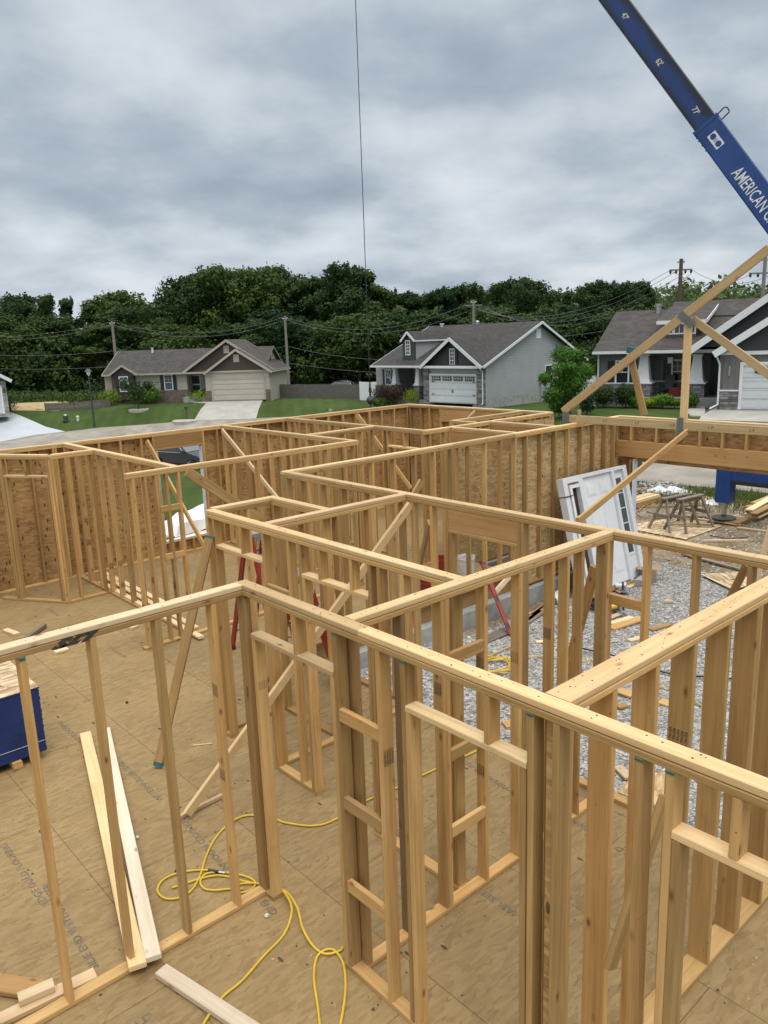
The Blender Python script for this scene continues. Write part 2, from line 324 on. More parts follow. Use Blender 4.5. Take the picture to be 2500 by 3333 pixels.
def dirt_mat():
    mt, t, b = new_mat('trodden_dirt')
    g = N(t, 'ShaderNodeNewGeometry'); P_ = g.outputs['Position']
    n = N(t, 'ShaderNodeTexNoise', i_Scale=1.4, i_Detail=9.0, i_Roughness=.7); L(t, P_, n.inputs['Vector'])
    n2_ = N(t, 'ShaderNodeTexNoise', i_Scale=14.0, i_Detail=6.0, i_Roughness=.75, i_Distortion=1.0); L(t, P_, n2_.inputs['Vector'])
    v = math_(t, 'ADD', math_(t, 'MULTIPLY', n.outputs[0], .55), math_(t, 'MULTIPLY', n2_.outputs[0], .5))
    L(t, ramp(t, v, [(.36, (.085, .06, .035)), (.5, (.20, .15, .085)), (.62, (.34, .28, .19)), (.74, (.46, .42, .35))]), b.inputs['Base Color']); b.inputs['Roughness'].default_value = .95
    bp = N(t, 'ShaderNodeBump', i_Strength=.8, i_Distance=.04); L(t, n2_.outputs[0], bp.inputs['Height']); L(t, bp.outputs[0], b.inputs['Normal'])
    return mt
M['dirt'] = dirt_mat()
def leaf_mat(name, cols, hue=.0):
    mt, t, b = new_mat(name)
    rn = N(t, 'ShaderNodeUVMap'); rn.uv_map = 'rnd'; s = N(t, 'ShaderNodeSeparateXYZ'); L(t, rn.outputs[0], s.inputs[0])
    oi = N(t, 'ShaderNodeObjectInfo')
    v = math_(t, 'ADD', math_(t, 'MULTIPLY', s.outputs[0], .6), math_(t, 'MULTIPLY', oi.outputs['Random'], .4))
    tint = ramp(t, oi.outputs['Random'], [(0, (.72, .92, 1.0)), (.35, (.95, .95, .95)), (.7, (1.08, 1.0, .78)), (1, (1.22, 1.12, .85))])
    L(t, mixc(t, 1.0, ramp(t, v, [(.05, cols[0]), (.5, cols[1]), (.95, cols[2])]), tint, 'MULTIPLY'), b.inputs['Base Color'])
    b.inputs['Roughness'].default_value = .7; b.inputs['Specular IOR Level'].default_value = .2
    tr = N(t, 'ShaderNodeBsdfTranslucent'); L(t, ramp(t, v, [(.05, cols[0]), (.5, cols[1]), (.95, cols[2])]), tr.inputs[0])
    mx = N(t, 'ShaderNodeMixShader', i_Fac=.25); L(t, b.outputs[0], mx.inputs[1]); L(t, tr.outputs[0], mx.inputs[2])
    o = [q for q in t.nodes if q.type == 'OUTPUT_MATERIAL'][0]; L(t, mx.outputs[0], o.inputs[0])
    return mt
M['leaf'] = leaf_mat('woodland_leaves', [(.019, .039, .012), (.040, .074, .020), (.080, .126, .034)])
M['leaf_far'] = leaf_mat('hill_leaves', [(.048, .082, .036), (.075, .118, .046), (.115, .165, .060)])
M['leaf_maple'] = leaf_mat('bright_leaves', [(.045, .11, .012), (.085, .19, .02), (.15, .29, .035)])
M['leaf_dark'] = leaf_mat('dark_shrub_leaves', [(.015, .035, .012), (.028, .06, .018), (.045, .09, .025)])
M['leaf_purple'] = leaf_mat('purple_shrub_leaves', [(.022, .018, .016), (.042, .028, .026), (.065, .05, .034)])
M['leaf_lime'] = leaf_mat('yellow_green_leaves', [(.10, .17, .015), (.18, .26, .02), (.27, .34, .04)])
M['leaf_flower'] = leaf_mat('orange_flowers', [(.10, .12, .03), (.35, .10, .03), (.5, .16, .06)])
M['leaf_verge'] = leaf_mat('verge_blades', [(.05, .08, .02), (.09, .13, .035), (.16, .18, .07)])
M['straw'] = plain('dry_grass', (.36, .27, .13), .95, var=.35, scale=2)
M['bark'] = plain('bark', (.07, .055, .045), .95, var=.3, scale=12)
M['pole'] = plain('grey_pole_wood', (.22, .20, .18), .9, var=.2, scale=8)
M['pole_brown'] = plain('brown_pole_wood', (.10, .065, .045), .9, var=.25, scale=8)
M['gusset'] = plain('dull_gusset_steel', (.19, .19, .19), .6, .5)
M['cable'] = plain('grey_cable', (.13, .13, .13), .6)
M['fence_wood'] = plain('grey_fence_wood', (.12, .115, .105), .9, var=.25, scale=5)

def line_mat(name, col, pitch, depth=.35, axis=2, var=.06, rough=.55):
    """lapped siding: saw-tooth bump along one object axis, with a painted shade line at each lap"""
    mt, t, b = new_mat(name)
    tcn = N(t, 'ShaderNodeTexCoord'); s = N(t, 'ShaderNodeSeparateXYZ'); L(t, tcn.outputs['Object'], s.inputs[0])
    h = math_(t, 'FRACT', math_(t, 'DIVIDE', s.outputs[axis], pitch))
    g = N(t, 'ShaderNodeNewGeometry'); n = N(t, 'ShaderNodeTexNoise', i_Scale=.8, i_Detail=4.0); L(t, g.outputs['Position'], n.inputs['Vector'])
    base = ramp(t, n.outputs[0], [(.3, tuple(c*(1-var) for c in col)), (.7, tuple(c*(1+var) for c in col))])
    gap = ramp(t, h, [(0, (.42, .42, .42)), (.10, (1, 1, 1))])  # shade under each lap painted into the colour as a dark line
    L(t, mixc(t, 1.0, base, gap, 'MULTIPLY'), b.inputs['Base Color']); b.inputs['Roughness'].default_value = rough
    bp = N(t, 'ShaderNodeBump', i_Strength=depth, i_Distance=.02); bp.invert = True; L(t, h, bp.inputs['Height']); L(t, bp.outputs[0], b.inputs['Normal'])
    return mt
M['siding_tan'] = line_mat('tan_lap_siding', (.40, .37, .30), .2)
M['siding_brown'] = line_mat('brown_lap_siding', (.060, .042, .034), .16)
M['siding_grey'] = line_mat('light_grey_lap_siding', (.33, .345, .35), .2)
M['siding_char'] = line_mat('charcoal_lap_siding', (.045, .049, .052), .16)
M['batten_grey'] = line_mat('grey_board_and_batten', (.15, .14, .135), .30, axis=0)
M['door_tan'] = line_mat('tan_garage_panels', (.46, .43, .36), .53)
M['door_white'] = line_mat('white_garage_panels', (.60, .62, .635), .53)
def brick_mat(name, c1, c2, mort, w, h, ms=.01, offset=.5):
    mt, t, b = new_mat(name)
    tcn = N(t, 'ShaderNodeTexCoord')
    s = N(t, 'ShaderNodeSeparateXYZ'); L(t, tcn.outputs['Object'], s.inputs[0])
    cb = N(t, 'ShaderNodeCombineXYZ'); L(t, math_(t, 'ADD', s.outputs[0], s.outputs[1]), cb.inputs[0]); L(t, s.outputs[2], cb.inputs[1])
    br = N(t, 'ShaderNodeTexBrick'); br.offset = offset; br.inputs['Scale'].default_value = 1; br.inputs['Brick Width'].default_value = w; br.inputs['Row Height'].default_value = h
    br.inputs['Mortar Size'].default_value = ms; br.inputs['Color1'].default_value = (*c1, 1); br.inputs['Color2'].default_value = (*c2, 1); br.inputs['Mortar'].default_value = (*mort, 1)
    L(t, cb.outputs[0], br.inputs['Vector'])
    n = N(t, 'ShaderNodeTexNoise', i_Scale=3.0, i_Detail=5.0); L(t, tcn.outputs['Object'], n.inputs['Vector'])
    L(t, mixc(t, 1.0, br.outputs[0], ramp(t, n.outputs[0], [(.3, (.7, .7, .7)), (.7, (1.2, 1.2, 1.2))]), 'MULTIPLY'), b.inputs['Base Color']); b.inputs['Roughness'].default_value = .9
    bp = N(t, 'ShaderNodeBump', i_Strength=.5, i_Distance=.02); L(t, br.outputs['Fac'], bp.inputs['Height']); bp.invert = True; L(t, bp.outputs[0], b.inputs['Normal'])
    return mt
M['brick'] = brick_mat('red_brown_brick', (.12, .075, .058), (.18, .125, .10), (.20, .18, .165), .21, .075)
M['ledge'] = brick_mat('grey_ledgestone', (.10, .095, .095), (.30, .29, .285), (.06, .06, .06), .42, .13, .012, .37)
M['ledge_pale'] = brick_mat('pale_ledgestone', (.25, .23, .21), (.42, .39, .36), (.18, .17, .16), .45, .16, .012, .37)
def shingle_mat(name, c1, c2):
    mt, t, b = new_mat(name)
    uv = N(t, 'ShaderNodeUVMap'); uv.uv_map = 'UVMap'
    br = N(t, 'ShaderNodeTexBrick'); br.offset = .5; br.inputs['Scale'].default_value = 1; br.inputs['Brick Width'].default_value = .30; br.inputs['Row Height'].default_value = .145
    br.inputs['Mortar Size'].default_value = .008; br.inputs['Color1'].default_value = (*c1, 1); br.inputs['Color2'].default_value = (*c2, 1); br.inputs['Mortar'].default_value = (*(c*.55 for c in c1), 1)
    L(t, uv.outputs[0], br.inputs['Vector'])
    n = N(t, 'ShaderNodeTexNoise', i_Scale=1.4, i_Detail=6.0, i_Roughness=.7); L(t, uv.outputs[0], n.inputs['Vector'])
    L(t, mixc(t, 1.0, br.outputs[0], ramp(t, n.outputs[0], [(.3, (.75, .75, .75)), (.7, (1.25, 1.22, 1.2))]), 'MULTIPLY'), b.inputs['Base Color']); b.inputs['Roughness'].default_value = .95
    return mt
M['shingle'] = shingle_mat('dark_shingles', (.034, .032, .031), (.060, .056, .053))
M['shingle_brown'] = shingle_mat('brown_shingles', (.046, .040, .037), (.080, .069, .062))

# ------------------------------------------------------------------ mesh building
OFF = {}
class MB:
    def __init__(s): s.v = []; s.f = []; s.uv = []; s.rn = []; s.mi = []; s.sm = []
    def face(s, pts, uv=None, rn=(0.5, 0.5), mi=0, smooth=False):
        b = len(s.v); s.v += [tuple(p) for p in pts]; s.f.append(list(range(b, b+len(pts))))
        s.uv += list(uv) if uv else [(0, 0)]*len(pts); s.rn += [rn]*len(pts); s.mi.append(mi); s.sm.append(smooth)
    def board(s, p0, p1, side, w, t, ch=.005, mi=0, rn=None, bow=False):
        """sawn board from p0 to p1 (centre line); w is its size along side, t across it; eased edges"""
        p0 = Vector(p0); p1 = Vector(p1); X = p1-p0; ln = X.length; X.normalize()
        Y = Vector(side); Y = (Y-X*Y.dot(X)).normalized(); Z = X.cross(Y)
        a, b = w/2, t/2; c = min(ch, a*.3, b*.3)
        prof = [(-a+c, -b), (a-c, -b), (a, -b+c), (a, b-c), (a-c, b), (-a+c, b), (-a, b-c), (-a, -b+c)]
        r = rn or (random.random(), random.random()); o = random.random()*40; oy = random.random()*20
        per = [0]
        for i in range(8):
            q, q2 = prof[i], prof[(i+1) % 8]; per.append(per[-1]+math.hypot(q[0]-q2[0], q[1]-q2[1]))
        # long sticks are never quite straight
        k = 4 if (ln > 1.6 and t <= .05 and bow) else 1; bw, bz = (random.uniform(-.0035, .0035), random.uniform(-.003, .003)) if k > 1 else (0, 0)
        RR = []
        for q_ in range(k+1):
            f_ = q_/k; e_ = 4*f_*(1-f_); c0 = p0.lerp(p1, f_)+Z*(bw*e_)+Y*(bz*e_); RR.append([c0+Y*q[0]+Z*q[1] for q in prof])
        R0, R1 = RR[0], RR[-1]
        for q_ in range(k):
            A_, B_ = RR[q_], RR[q_+1]; l0, l1 = ln*q_/k, ln*(q_+1)/k
            for i in range(8):
                j = (i+1) % 8
                s.face([A_[i], A_[j], B_[j], B_[i]], [(o+l0, oy+per[i]), (o+l0, oy+per[i+1]), (o+l1, oy+per[i+1]), (o+l1, oy+per[i])], r, mi)
        s.face(R0[::-1], [(o+q[0]*.3, oy+q[1]) for q in prof][::-1], r, mi); s.face(R1, [(o+q[0]*.3, oy+q[1]) for q in prof], r, mi)
    def box(s, lo, hi, M4=None, mi=0, rn=None, flip=False):
        lo = Vector(lo); hi = Vector(hi); r = rn or (random.random(), random.random()); o = random.random()*30
        c = [Vector((x, y, z)) for z in (lo.z, hi.z) for y in (lo.y, hi.y) for x in (lo.x, hi.x)]
        if M4 is not None: cc = [M4 @ q for q in c]
        else: cc = c
        for idx, ax in (((0, 2, 3, 1), (0, 1)), ((4, 5, 7, 6), (0, 1)), ((0, 1, 5, 4), (0, 2)), ((2, 6, 7, 3), (0, 2)), ((0, 4, 6, 2), (1, 2)), ((1, 3, 7, 5), (1, 2))):
            s.face([cc[i] for i in idx], [(c[i][ax[0]]+o, c[i][ax[1]]+o) for i in idx], r, mi)
    def prism(s, prof, p0, p1, side=(1, 0, 0), mi=0, cap=True, smooth=False, rn=None):
        """closed profile (list of (a,b)) swept p0->p1; a along side"""
        p0 = Vector(p0); p1 = Vector(p1); X = (p1-p0); ln = X.length; X = X.normalized(); Y = Vector(side); Y = (Y-X*Y.dot(X)).normalized(); Z = X.cross(Y)
        A = [p0+Y*a+Z*b for a, b in prof]; B = [p1+Y*a+Z*b for a, b in prof]; n = len(prof); r = rn or (random.random(), random.random()); per = 0
        for i in range(n):
            j = (i+1) % n; d = math.hypot(prof[i][0]-prof[j][0], prof[i][1]-prof[j][1])
            s.face([A[i], A[j], B[j], B[i]], [(0, per), (0, per+d), (ln, per+d), (ln, per)], r, mi, smooth); per += d
        if cap: s.face(A[::-1], None, r, mi); s.face(B, None, r, mi)
    def cyl(s, p0, p1, r0, r1=None, n=10, mi=0, cap=True, smooth=True):
        p0 = Vector(p0); p1 = Vector(p1); r1 = r0 if r1 is None else r1; X = (p1-p0).normalized()
        Y = X.orthogonal().normalized(); Z = X.cross(Y)
        A = [p0+(Y*math.cos(2*math.pi*i/n)+Z*math.sin(2*math.pi*i/n))*r0 for i in range(n)]; B = [p1+(Y*math.cos(2*math.pi*i/n)+Z*math.sin(2*math.pi*i/n))*r1 for i in range(n)]
        for i in range(n):
            j = (i+1) % n; s.face([A[i], A[j], B[j], B[i]], None, (.5, .5), mi, smooth)
        if cap: s.face(A[::-1], None, (.5, .5), mi); s.face(B, None, (.5, .5), mi)
    def tube(s, pts, r, n=8, mi=0):
        pts = [Vector(p) for p in pts]; rings = []; Y = None
        for i, p in enumerate(pts):
            X = (pts[min(i+1, len(pts)-1)]-pts[max(i-1, 0)]).normalized()
            Y = X.orthogonal().normalized() if Y is None else (Y-X*Y.dot(X)).normalized()
            Z = X.cross(Y); rr = r[i] if isinstance(r, (list, tuple)) else r
            rings.append([p+(Y*math.cos(2*math.pi*k/n)+Z*math.sin(2*math.pi*k/n))*rr for k in range(n)])
        for a, b in zip(rings, rings[1:]):
            for k in range(n):
                j = (k+1) % n; s.face([a[k], a[j], b[j], b[k]], None, (.5, .5), mi, True)
        s.face(rings[0][::-1], None, (.5, .5), mi); s.face(rings[-1], None, (.5, .5), mi)
    def lathe(s, prof, c, n=16, mi=0, M4=None):
        c = Vector(c); rings = []
        for r, z in prof:
            ring = [Vector((r*math.cos(2*math.pi*k/n), r*math.sin(2*math.pi*k/n), z)) for k in range(n)]
            rings.append([(M4 @ q if M4 is not None else q)+c for q in ring])
        for a, b in zip(rings, rings[1:]):
            for k in range(n):
                j = (k+1) % n; s.face([a[k], a[j], b[j], b[k]], None, (.5, .5), mi, True)
    def poly(s, pts, rn=None, mi=0, frame=None):
        """flat polygon with metric UVs"""
        r = rn or (random.random(), random.random()); p0 = Vector(pts[0])
        if frame: ux, uy = frame
        else: ux = (Vector(pts[1])-p0).normalized(); nn = ux.cross(Vector(pts[2])-p0).normalized(); uy = nn.cross(ux)
        s.face(pts, [((Vector(p)-p0).dot(ux)+r[0]*9, (Vector(p)-p0).dot(uy)) for p in pts], r, mi)
    def slab(s, pts, th, mi=0, rn=None, mi_side=None):
        """polygon given by its outer face, thickened backwards along -normal"""
        pts = [Vector(p) for p in pts]; nn = (pts[1]-pts[0]).cross(pts[2]-pts[0]).normalized(); bk = [p-nn*th for p in pts]; r = rn or (random.random(), random.random())
        s.poly(pts, r, mi); s.poly(bk[::-1], r, mi)
        for i in range(len(pts)):
            j = (i+1) % len(pts); s.poly([pts[j], pts[i], bk[i], bk[j]], r, mi if mi_side is None else mi_side)
    def build(s, name, mats, parent=None, loc=None, label=None):
        off = OFF[parent.name] if parent is not None else Vector(loc) if loc is not None else Vector((0, 0, 0))
        me = bpy.data.meshes.new(name); me.from_pydata([(x-off.x, y-off.y, z-off.z) for x, y, z in s.v], [], s.f)
        u1 = me.uv_layers.new(name='UVMap'); u2 = me.uv_layers.new(name='rnd')
        u1.data.foreach_set('uv', np.array(s.uv, 'f').ravel()); u2.data.foreach_set('uv', np.array(s.rn, 'f').ravel())
        if not isinstance(mats, (list, tuple)): mats = [mats]
        for q in mats: me.materials.append(M[q] if isinstance(q, str) else q)
        if any(s.mi): me.polygons.foreach_set('material_index', s.mi)
        if any(s.sm): me.polygons.foreach_set('use_smooth', s.sm)
        me.update()
        o = bpy.data.objects.new(name, me); COL.objects.link(o)
        if parent is not None: o.parent = parent; OFF[o.name] = off
        else: o.location = off; OFF[o.name] = off
        if label: o['label'] = label
        return o
def tag(o, label=None, cat=None, group=None, kind=None):
    if label: o['label'] = label
    if cat: o['category'] = cat
    if group: o['group'] = group
    if kind: o['kind'] = kind
    return o
def thing(name, loc, label, cat, group=None):
    o = bpy.data.objects.new(name, None); COL.objects.link(o); o.location = loc; o.empty_display_size = .2
    OFF[o.name] = Vector(loc); return tag(o, label, cat, group)
def struct(name, mb, mat, label=None):
    o = mb.build(name, mat); o['kind'] = 'structure'
    if label: o['label'] = label
    return o
def text_mesh(name, body, size, M4, mat, parent=None, extrude=.0004, bold=0.0, shear=0.0, sx=1.0):
    cu = bpy.data.curves.new(name, 'FONT'); cu.body = body; cu.size = size; cu.extrude = extrude; cu.offset = bold; cu.align_x = 'CENTER'; cu.align_y = 'CENTER'; cu.resolution_u = 2; cu.shear = shear
    ob = bpy.data.objects.new(name, cu); COL.objects.link(ob)
    dg = bpy.context.evaluated_depsgraph_get(); me = bpy.data.meshes.new_from_object(ob.evaluated_get(dg)); bpy.data.objects.remove(ob)
    off = OFF[parent.name] if parent is not None else Vector((0, 0, 0))
    me.transform(Matrix.Translation(-off) @ M4 @ Matrix.Diagonal((sx, 1, 1, 1))); me.materials.clear(); me.materials.append(M[mat])
    o = bpy.data.objects.new(name, me); COL.objects.link(o)
    if parent is not None: o.parent = parent; OFF[o.name] = off
    return o
def frame4(o, x, y, z=None):
    x = Vector(x).normalized(); y = Vector(y); y = (y-x*y.dot(x)).normalized(); z = x.cross(y)
    m4 = Matrix.Identity(4)
    for i in range(3): m4[i][0] = x[i]; m4[i][1] = y[i]; m4[i][2] = z[i]; m4[i][3] = o[i]
    return m4
# ------------------------------------------------------------------ timber framing
HT, LT = 2.464, .038
def wall(label, d, c, s0, s1, studs, T=.089, z0=0.0, H=HT, cap=None, joints=(), gaps=(), headers=(), blocks=(), sheath=(), bottom=True, mat='wood', capmat='wood_top', cripples=(), name='framed_wall', cat='wall frame', base=None, dirs=None, group=None):
    """d 'A' runs along y (near face x=c), 'B' runs along x (near face y=c)"""
    if dirs is None:
        al, ac, org = (Vector((0, 1, 0)), Vector((1, 0, 0)), Vector((c, 0, 0))) if d == 'A' else (Vector((1, 0, 0)), Vector((0, 1, 0)), Vector((0, c, 0)))
    else: org, al, ac = dirs
    W = lambda s, a, z: org+al*s+ac*a+Vector((0, 0, z))
    root = thing(name, W(s0, T/2, z0), label, cat, group)
    def bd(nm, p0, p1, side, w, t, m=mat, parent=root):
        b = MB(); b.board(p0, p1, side, w, t, bow=nm == 'stud'); return b.build(nm, m, parent)
    mid = T/2
    # plates
    def segs(a, b, cuts):
        out = []; cur = a
        for q0, q1 in sorted(cuts):
            if q0 > cur+.02: out.append((cur, q0))
            cur = max(cur, q1)
        if cur < b-.02: out.append((cur, b))
        return out
    ztop = H-2*LT
    bd('top_plate', W(s0, mid, ztop+LT/2), W(s1, mid, ztop+LT/2), ac, T, LT)
    c0, c1 = cap or (s0, s1); js = [c0]+sorted(joints)+[c1]
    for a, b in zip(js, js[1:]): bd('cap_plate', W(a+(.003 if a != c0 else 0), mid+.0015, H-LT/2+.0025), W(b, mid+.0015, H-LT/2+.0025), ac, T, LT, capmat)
    if bottom:
        for a, b in segs(s0, s1, gaps): bd('bottom_plate', W(a, mid, z0+LT/2), W(b, mid, z0+LT/2), ac, T, LT)
    hz = [(h[0], h[1], h[2]) for h in headers]
    for s in studs:
        st = s if isinstance(s, tuple) else (s, z0+LT, ztop)
        x, za, zb = st; jx = random.uniform(-.002, .002); ln = random.uniform(-.003, .003)
        bd('stud', W(x+jx, mid+random.uniform(-.001, .001), za), W(x+jx+ln, mid, zb), ac, T, LT)
    for h in headers:
        a, b, zb = h[:3]; kind = h[3] if len(h) > 3 else 'flat'
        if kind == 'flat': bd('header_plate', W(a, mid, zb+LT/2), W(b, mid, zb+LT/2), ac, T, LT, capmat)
        else:
            hh = kind; lo = zb
            if len(h) > 4 and h[4]: bd('header_plate', W(a, mid, zb+LT/2), W(b, mid, zb+LT/2), ac, T, LT); lo = zb+LT
            bd('header_beam', W(a, mid-.012, lo+hh/2), W(b, mid-.012, lo+hh/2), (0, 0, 1), hh, T-.03, 'beam')
    for s, za, zb in cripples: bd('cripple_stud', W(s, mid, za), W(s, mid, zb), ac, T, LT)
    for a, b, z in blocks: bd('blocking', W(a, LT/2+.002, z), W(b, LT/2+.002, z), (0, 0, 1), .089, LT)
    for side, a, b, za, zb, m in sheath:
        mb = MB(); u0 = a
        o = T+.0015 if side > 0 else -.0125
        mb_lo = None
        fr = frame4(W(0, 0, 0), al, Vector((0, 0, 1)))
        flip = 1 if fr.to_3x3().col[2].dot(ac) > 0 else -1
        q0, q1 = (o, o+.011) if flip > 0 else (-o-.011, -o)
        mb.box((a, za, q0), (b, zb, q1), fr); mb.build('sheathing', m, root)
    return root
def vA(c, px): return PX(px, c).y-LT/2      # stud centre from the left edge of its narrow face
def uB(c, px, T=.089): return PY(px, c+T).x+LT/2
def rows(a, b, st=.406, first=True, last=True):
    out = [a+LT/2] if first else []
    x = a+st
    while x < b-.12: out.append(x); x += st
    if last: out.append(b-LT/2)
    out += [q+LT+.001 for q in out[1:-1] if random.random() < .22]
    return out
OPN = 2.092   # underside of the flat header plates

# nearest walls
c = 4.521
w1 = wall('open stud wall nearest the camera at lower left, with black marks on its top plate', 'B', c, -1.4, 2.665,
     [uB(c, p) for p in ((46, 2147), (277, 2080), (488, 2025), (667, 1968), (770, 1935))]+[.77, .36, -.05, -.46, -.9], joints=(.62,), gaps=(), capmat='wood_pale')
c = 2.665
v = lambda *p: vA(c, p)
k1, k2, k3, k4 = v(1077, 2055), v(1218, 2111), v(1297.7, 2143), v(1713.6, 2317)
h1l = PX((815, 2054), c).y; h3l = v(2167, 2503)-LT/2
w2 = wall('nearest long wall running to the right edge, with three flat door headers', 'A', c, .35, 4.613,
     [4.613-LT/2, (h1l-LT/2, LT, OPN), k1, (k1+LT, LT, OPN), k2, k3, (k3-LT, LT, OPN), k4, (k4+LT, LT, OPN), v(1797, 2356), v(2066, 2465), v(2167, 2503), (h3l-LT/2, LT, OPN), .9, .45],
     joints=(PX((1163, 2063), c).y, ), gaps=((k1+LT*1.5, h1l-LT), (k4+LT*1.5, k3-LT*1.5)),
     headers=((k1+LT/2, h1l, OPN), (k4+LT/2, k3-LT/2, OPN), (.92, h3l, OPN)),
     cripples=((v(947, 2000), OPN+LT, HT-2*LT), (v(1572, 2259), OPN+LT, HT-2*LT), (v(2381, 2606), OPN+LT, HT-2*LT)),
     blocks=[(k2+LT/2, k1-LT/2, PX(p, c).z-.045) for p in ((1125, 2318), (1136, 2606), (1150, 2880))])
b = MB(); vs = PX((1784, 2440), c).y; b.box((c+.012, vs-.017, .04), (c+.024, vs+.017, 2.386)); b.build('packing_strip', 'osb', w2)

c = 1.896; T5 = .14
us = [PY(p, c).x-.0+LT/2 for p in ((1999, 2274), (2139.7, 2173.6), (2264, 2097.7), (2376, 2034), (2468.7, 1992))]
w5 = wall('wide two-by-six wall crossing to the right edge with stamped deep studs', 'B', c, 2.758, 5.70, [2.78]+us+[us[-1]+.04, us[-1]+.40, us[-1]+.8, us[-1]+1.1], T=T5)
c = 3.43
uu = lambda *p: uB(c, p)
g1, g2 = uu(1405.5, 1975), uu(1546.6, 1915)
w4 = wall('cross wall behind the nearest corner, ending at the gravel side post', 'B', c, 2.758, 5.56,
     [2.78, g1, g1+LT, g2, uu(1662, 1862), uu(1769, 1825), uu(1817, 1808), uu(1866, 1790), 5.50, 5.50-LT],
     blocks=[(g1+LT*1.5, g2-LT/2, PY(p, c).z-.045) for p in ((1463, 2130), (1472, 2443), (1475, 2693))])
b = MB(); xd = PY((1316, 3045), 3.519).x; b.board((xd, 3.475, LT), (xd, 3.475, HT-2*LT), (0, 1, 0), .089, LT); b.build('stud', 'wood_wet', w4, label='dark water stained stud')
c = 3.738
v = lambda *p: vA(c, p)
a0, a1, a2, a3, a4, a5, a6 = v(668, 1680), v(689, 1700), v(848, 1735), v(929, 1755), v(967, 1765), v(1193, 1828), v(1223.8, 1840)
w3 = wall('second long wall back with two flat headers beside the red step ladder', 'A', c, 3.52, PX((668, 1651.5), c).y,
     [a0, a1, a2, (a2+LT, LT, OPN), a3, a4, (a4-LT, LT, OPN), (a5+LT, LT, OPN), a5, a6, v(1300, 1865), 3.545, 3.585],
     headers=((a2+LT/2, a1-LT/2, OPN), (a5+LT/2, a4-LT/2, OPN)), gaps=((a2+LT*1.5, a1-LT/2), (a5+LT*1.5, a4-LT*1.5)),
     cripples=((v(784, 1790), OPN+LT, HT-2*LT), (v(1030, 1784), OPN+LT, HT-2*LT), (v(1133, 1815), OPN+LT, HT-2*LT)),
     blocks=((a3+LT/2, a2-LT/2, PX((880, 1905), c).z-.045),), joints=(PX((1000, 1754), c).y,))
wall('short greyish cross wall joining the header wall, left of the door header', 'B', 5.931, 3.829, 5.562, rows(3.829, 5.562), capmat='wood_weath')
wall('small closet back wall closing the far side of the closet', 'B', 6.929, 3.829, 4.606, rows(3.829, 4.606))
wall('small closet side wall between the closet back and the greyish cross wall', 'A', 4.517, 6.022, 6.927, rows(6.022, 6.927))
c = 5.564
v = lambda *p: vA(c, p)
q0, q1 = v(1449, 1648), v(1683, 1690)
zp = PX((1449, 1720), c).z-LT
w6 = wall('wall with the deep door header, along the gravel side and on to the right edge', 'A', c, .9, 8.182,
     [8.16, 7.86, 7.45, 7.05, 6.64, 6.24, v(1335, 1640), v(1398, 1640)+.01, q0+LT, q0, (q0-LT, LT, zp), q1, (q1+LT, LT, zp), q1-LT, 3.50, 3.54, v(2095, 1775), v(2253, 1805), v(2432, 1839), 1.6, 1.2],
     headers=((q1+LT/2, q0-LT/2, zp, HT-2*LT-zp-LT, True),), gaps=((q1+LT*1.5, q0-LT*1.5),), joints=(PX((1093, 1565), c).y, PX((2200, 1765), c).y),
     blocks=((v(2095, 1775)+LT/2, 3.48, PX((1989, 1934), c).z-.045),))
w6b = w6
c = 8.184
uu = lambda *p: uB(c, p)
ins = [5.585]+[uu(x, y) for x, y in ((1198, 1500), (1268, 1490), (1337, 1480), (1400, 1470), (1456, 1462), (1513, 1452), (1567, 1445), (1617, 1437), (1664, 1430))]+[6.1]
exs = [(uu(x, y), -.25+LT, HT-2*LT) for x, y in ((1701, 1425), (1749, 1420), (1795, 1410), (1838, 1402), (1880, 1400), (1922, 1396), (1959, 1392), (1988, 1388))]
w7 = wall('long partition that turns into the strand board garage side wall', 'B', c, 5.565, 10.20, ins, cap=(5.565, 10.20), joints=(8.7,))
w8 = wall('garage side wall clad outside in strand board, behind the white door unit', 'B', c, 10.203, 13.345, exs+[(10.225, -.25+LT, HT-2*LT)], z0=-.25,
     sheath=((1, 10.203, 13.4, -.24, 2.37, 'osb_ext'),))
wall('entry wall with a deep front door header facing the porch', 'A', 10.288, 8.275, 9.75, [8.30, 8.34, (8.38, LT, 2.1), (9.65, LT, 2.1), 9.69, 9.73], headers=((8.36, 9.67, 2.1, .25, True),), gaps=((8.4, 9.63),))
wall('open porch beam spanning between the garage wall and the corner room', 'A', 11.379, 8.275, 9.738, [], headers=((8.275, 9.738, 2.12, .266),), bottom=False, name='porch_beam', cat='beam')
ww = wall('corner room wall clad in pale strand board facing the camera', 'B', 9.752, 9.667, 13.30, rows(9.76, 13.3), sheath=((-1, 10.38, 13.40, -.24, 2.35, 'osb_ext'),))
c = 13.304
hv = PX((1431, 1340), c).y
wall('far right corner room wall with two window headers', 'A', c, 9.755, 13.995, rows(9.755, hv-1.0, first=True)+[hv, hv-LT, 13.97, 13.6, 13.3], headers=((hv-1.05, hv-.03, 2.10, .25, True), (hv-2.2, hv-1.1, 2.10, .25, True)), sheath=((1, 9.755, 14.09, -.2, 2.4, 'osb'),),
     cripples=((hv-1.075, 0.04, 2.386),))
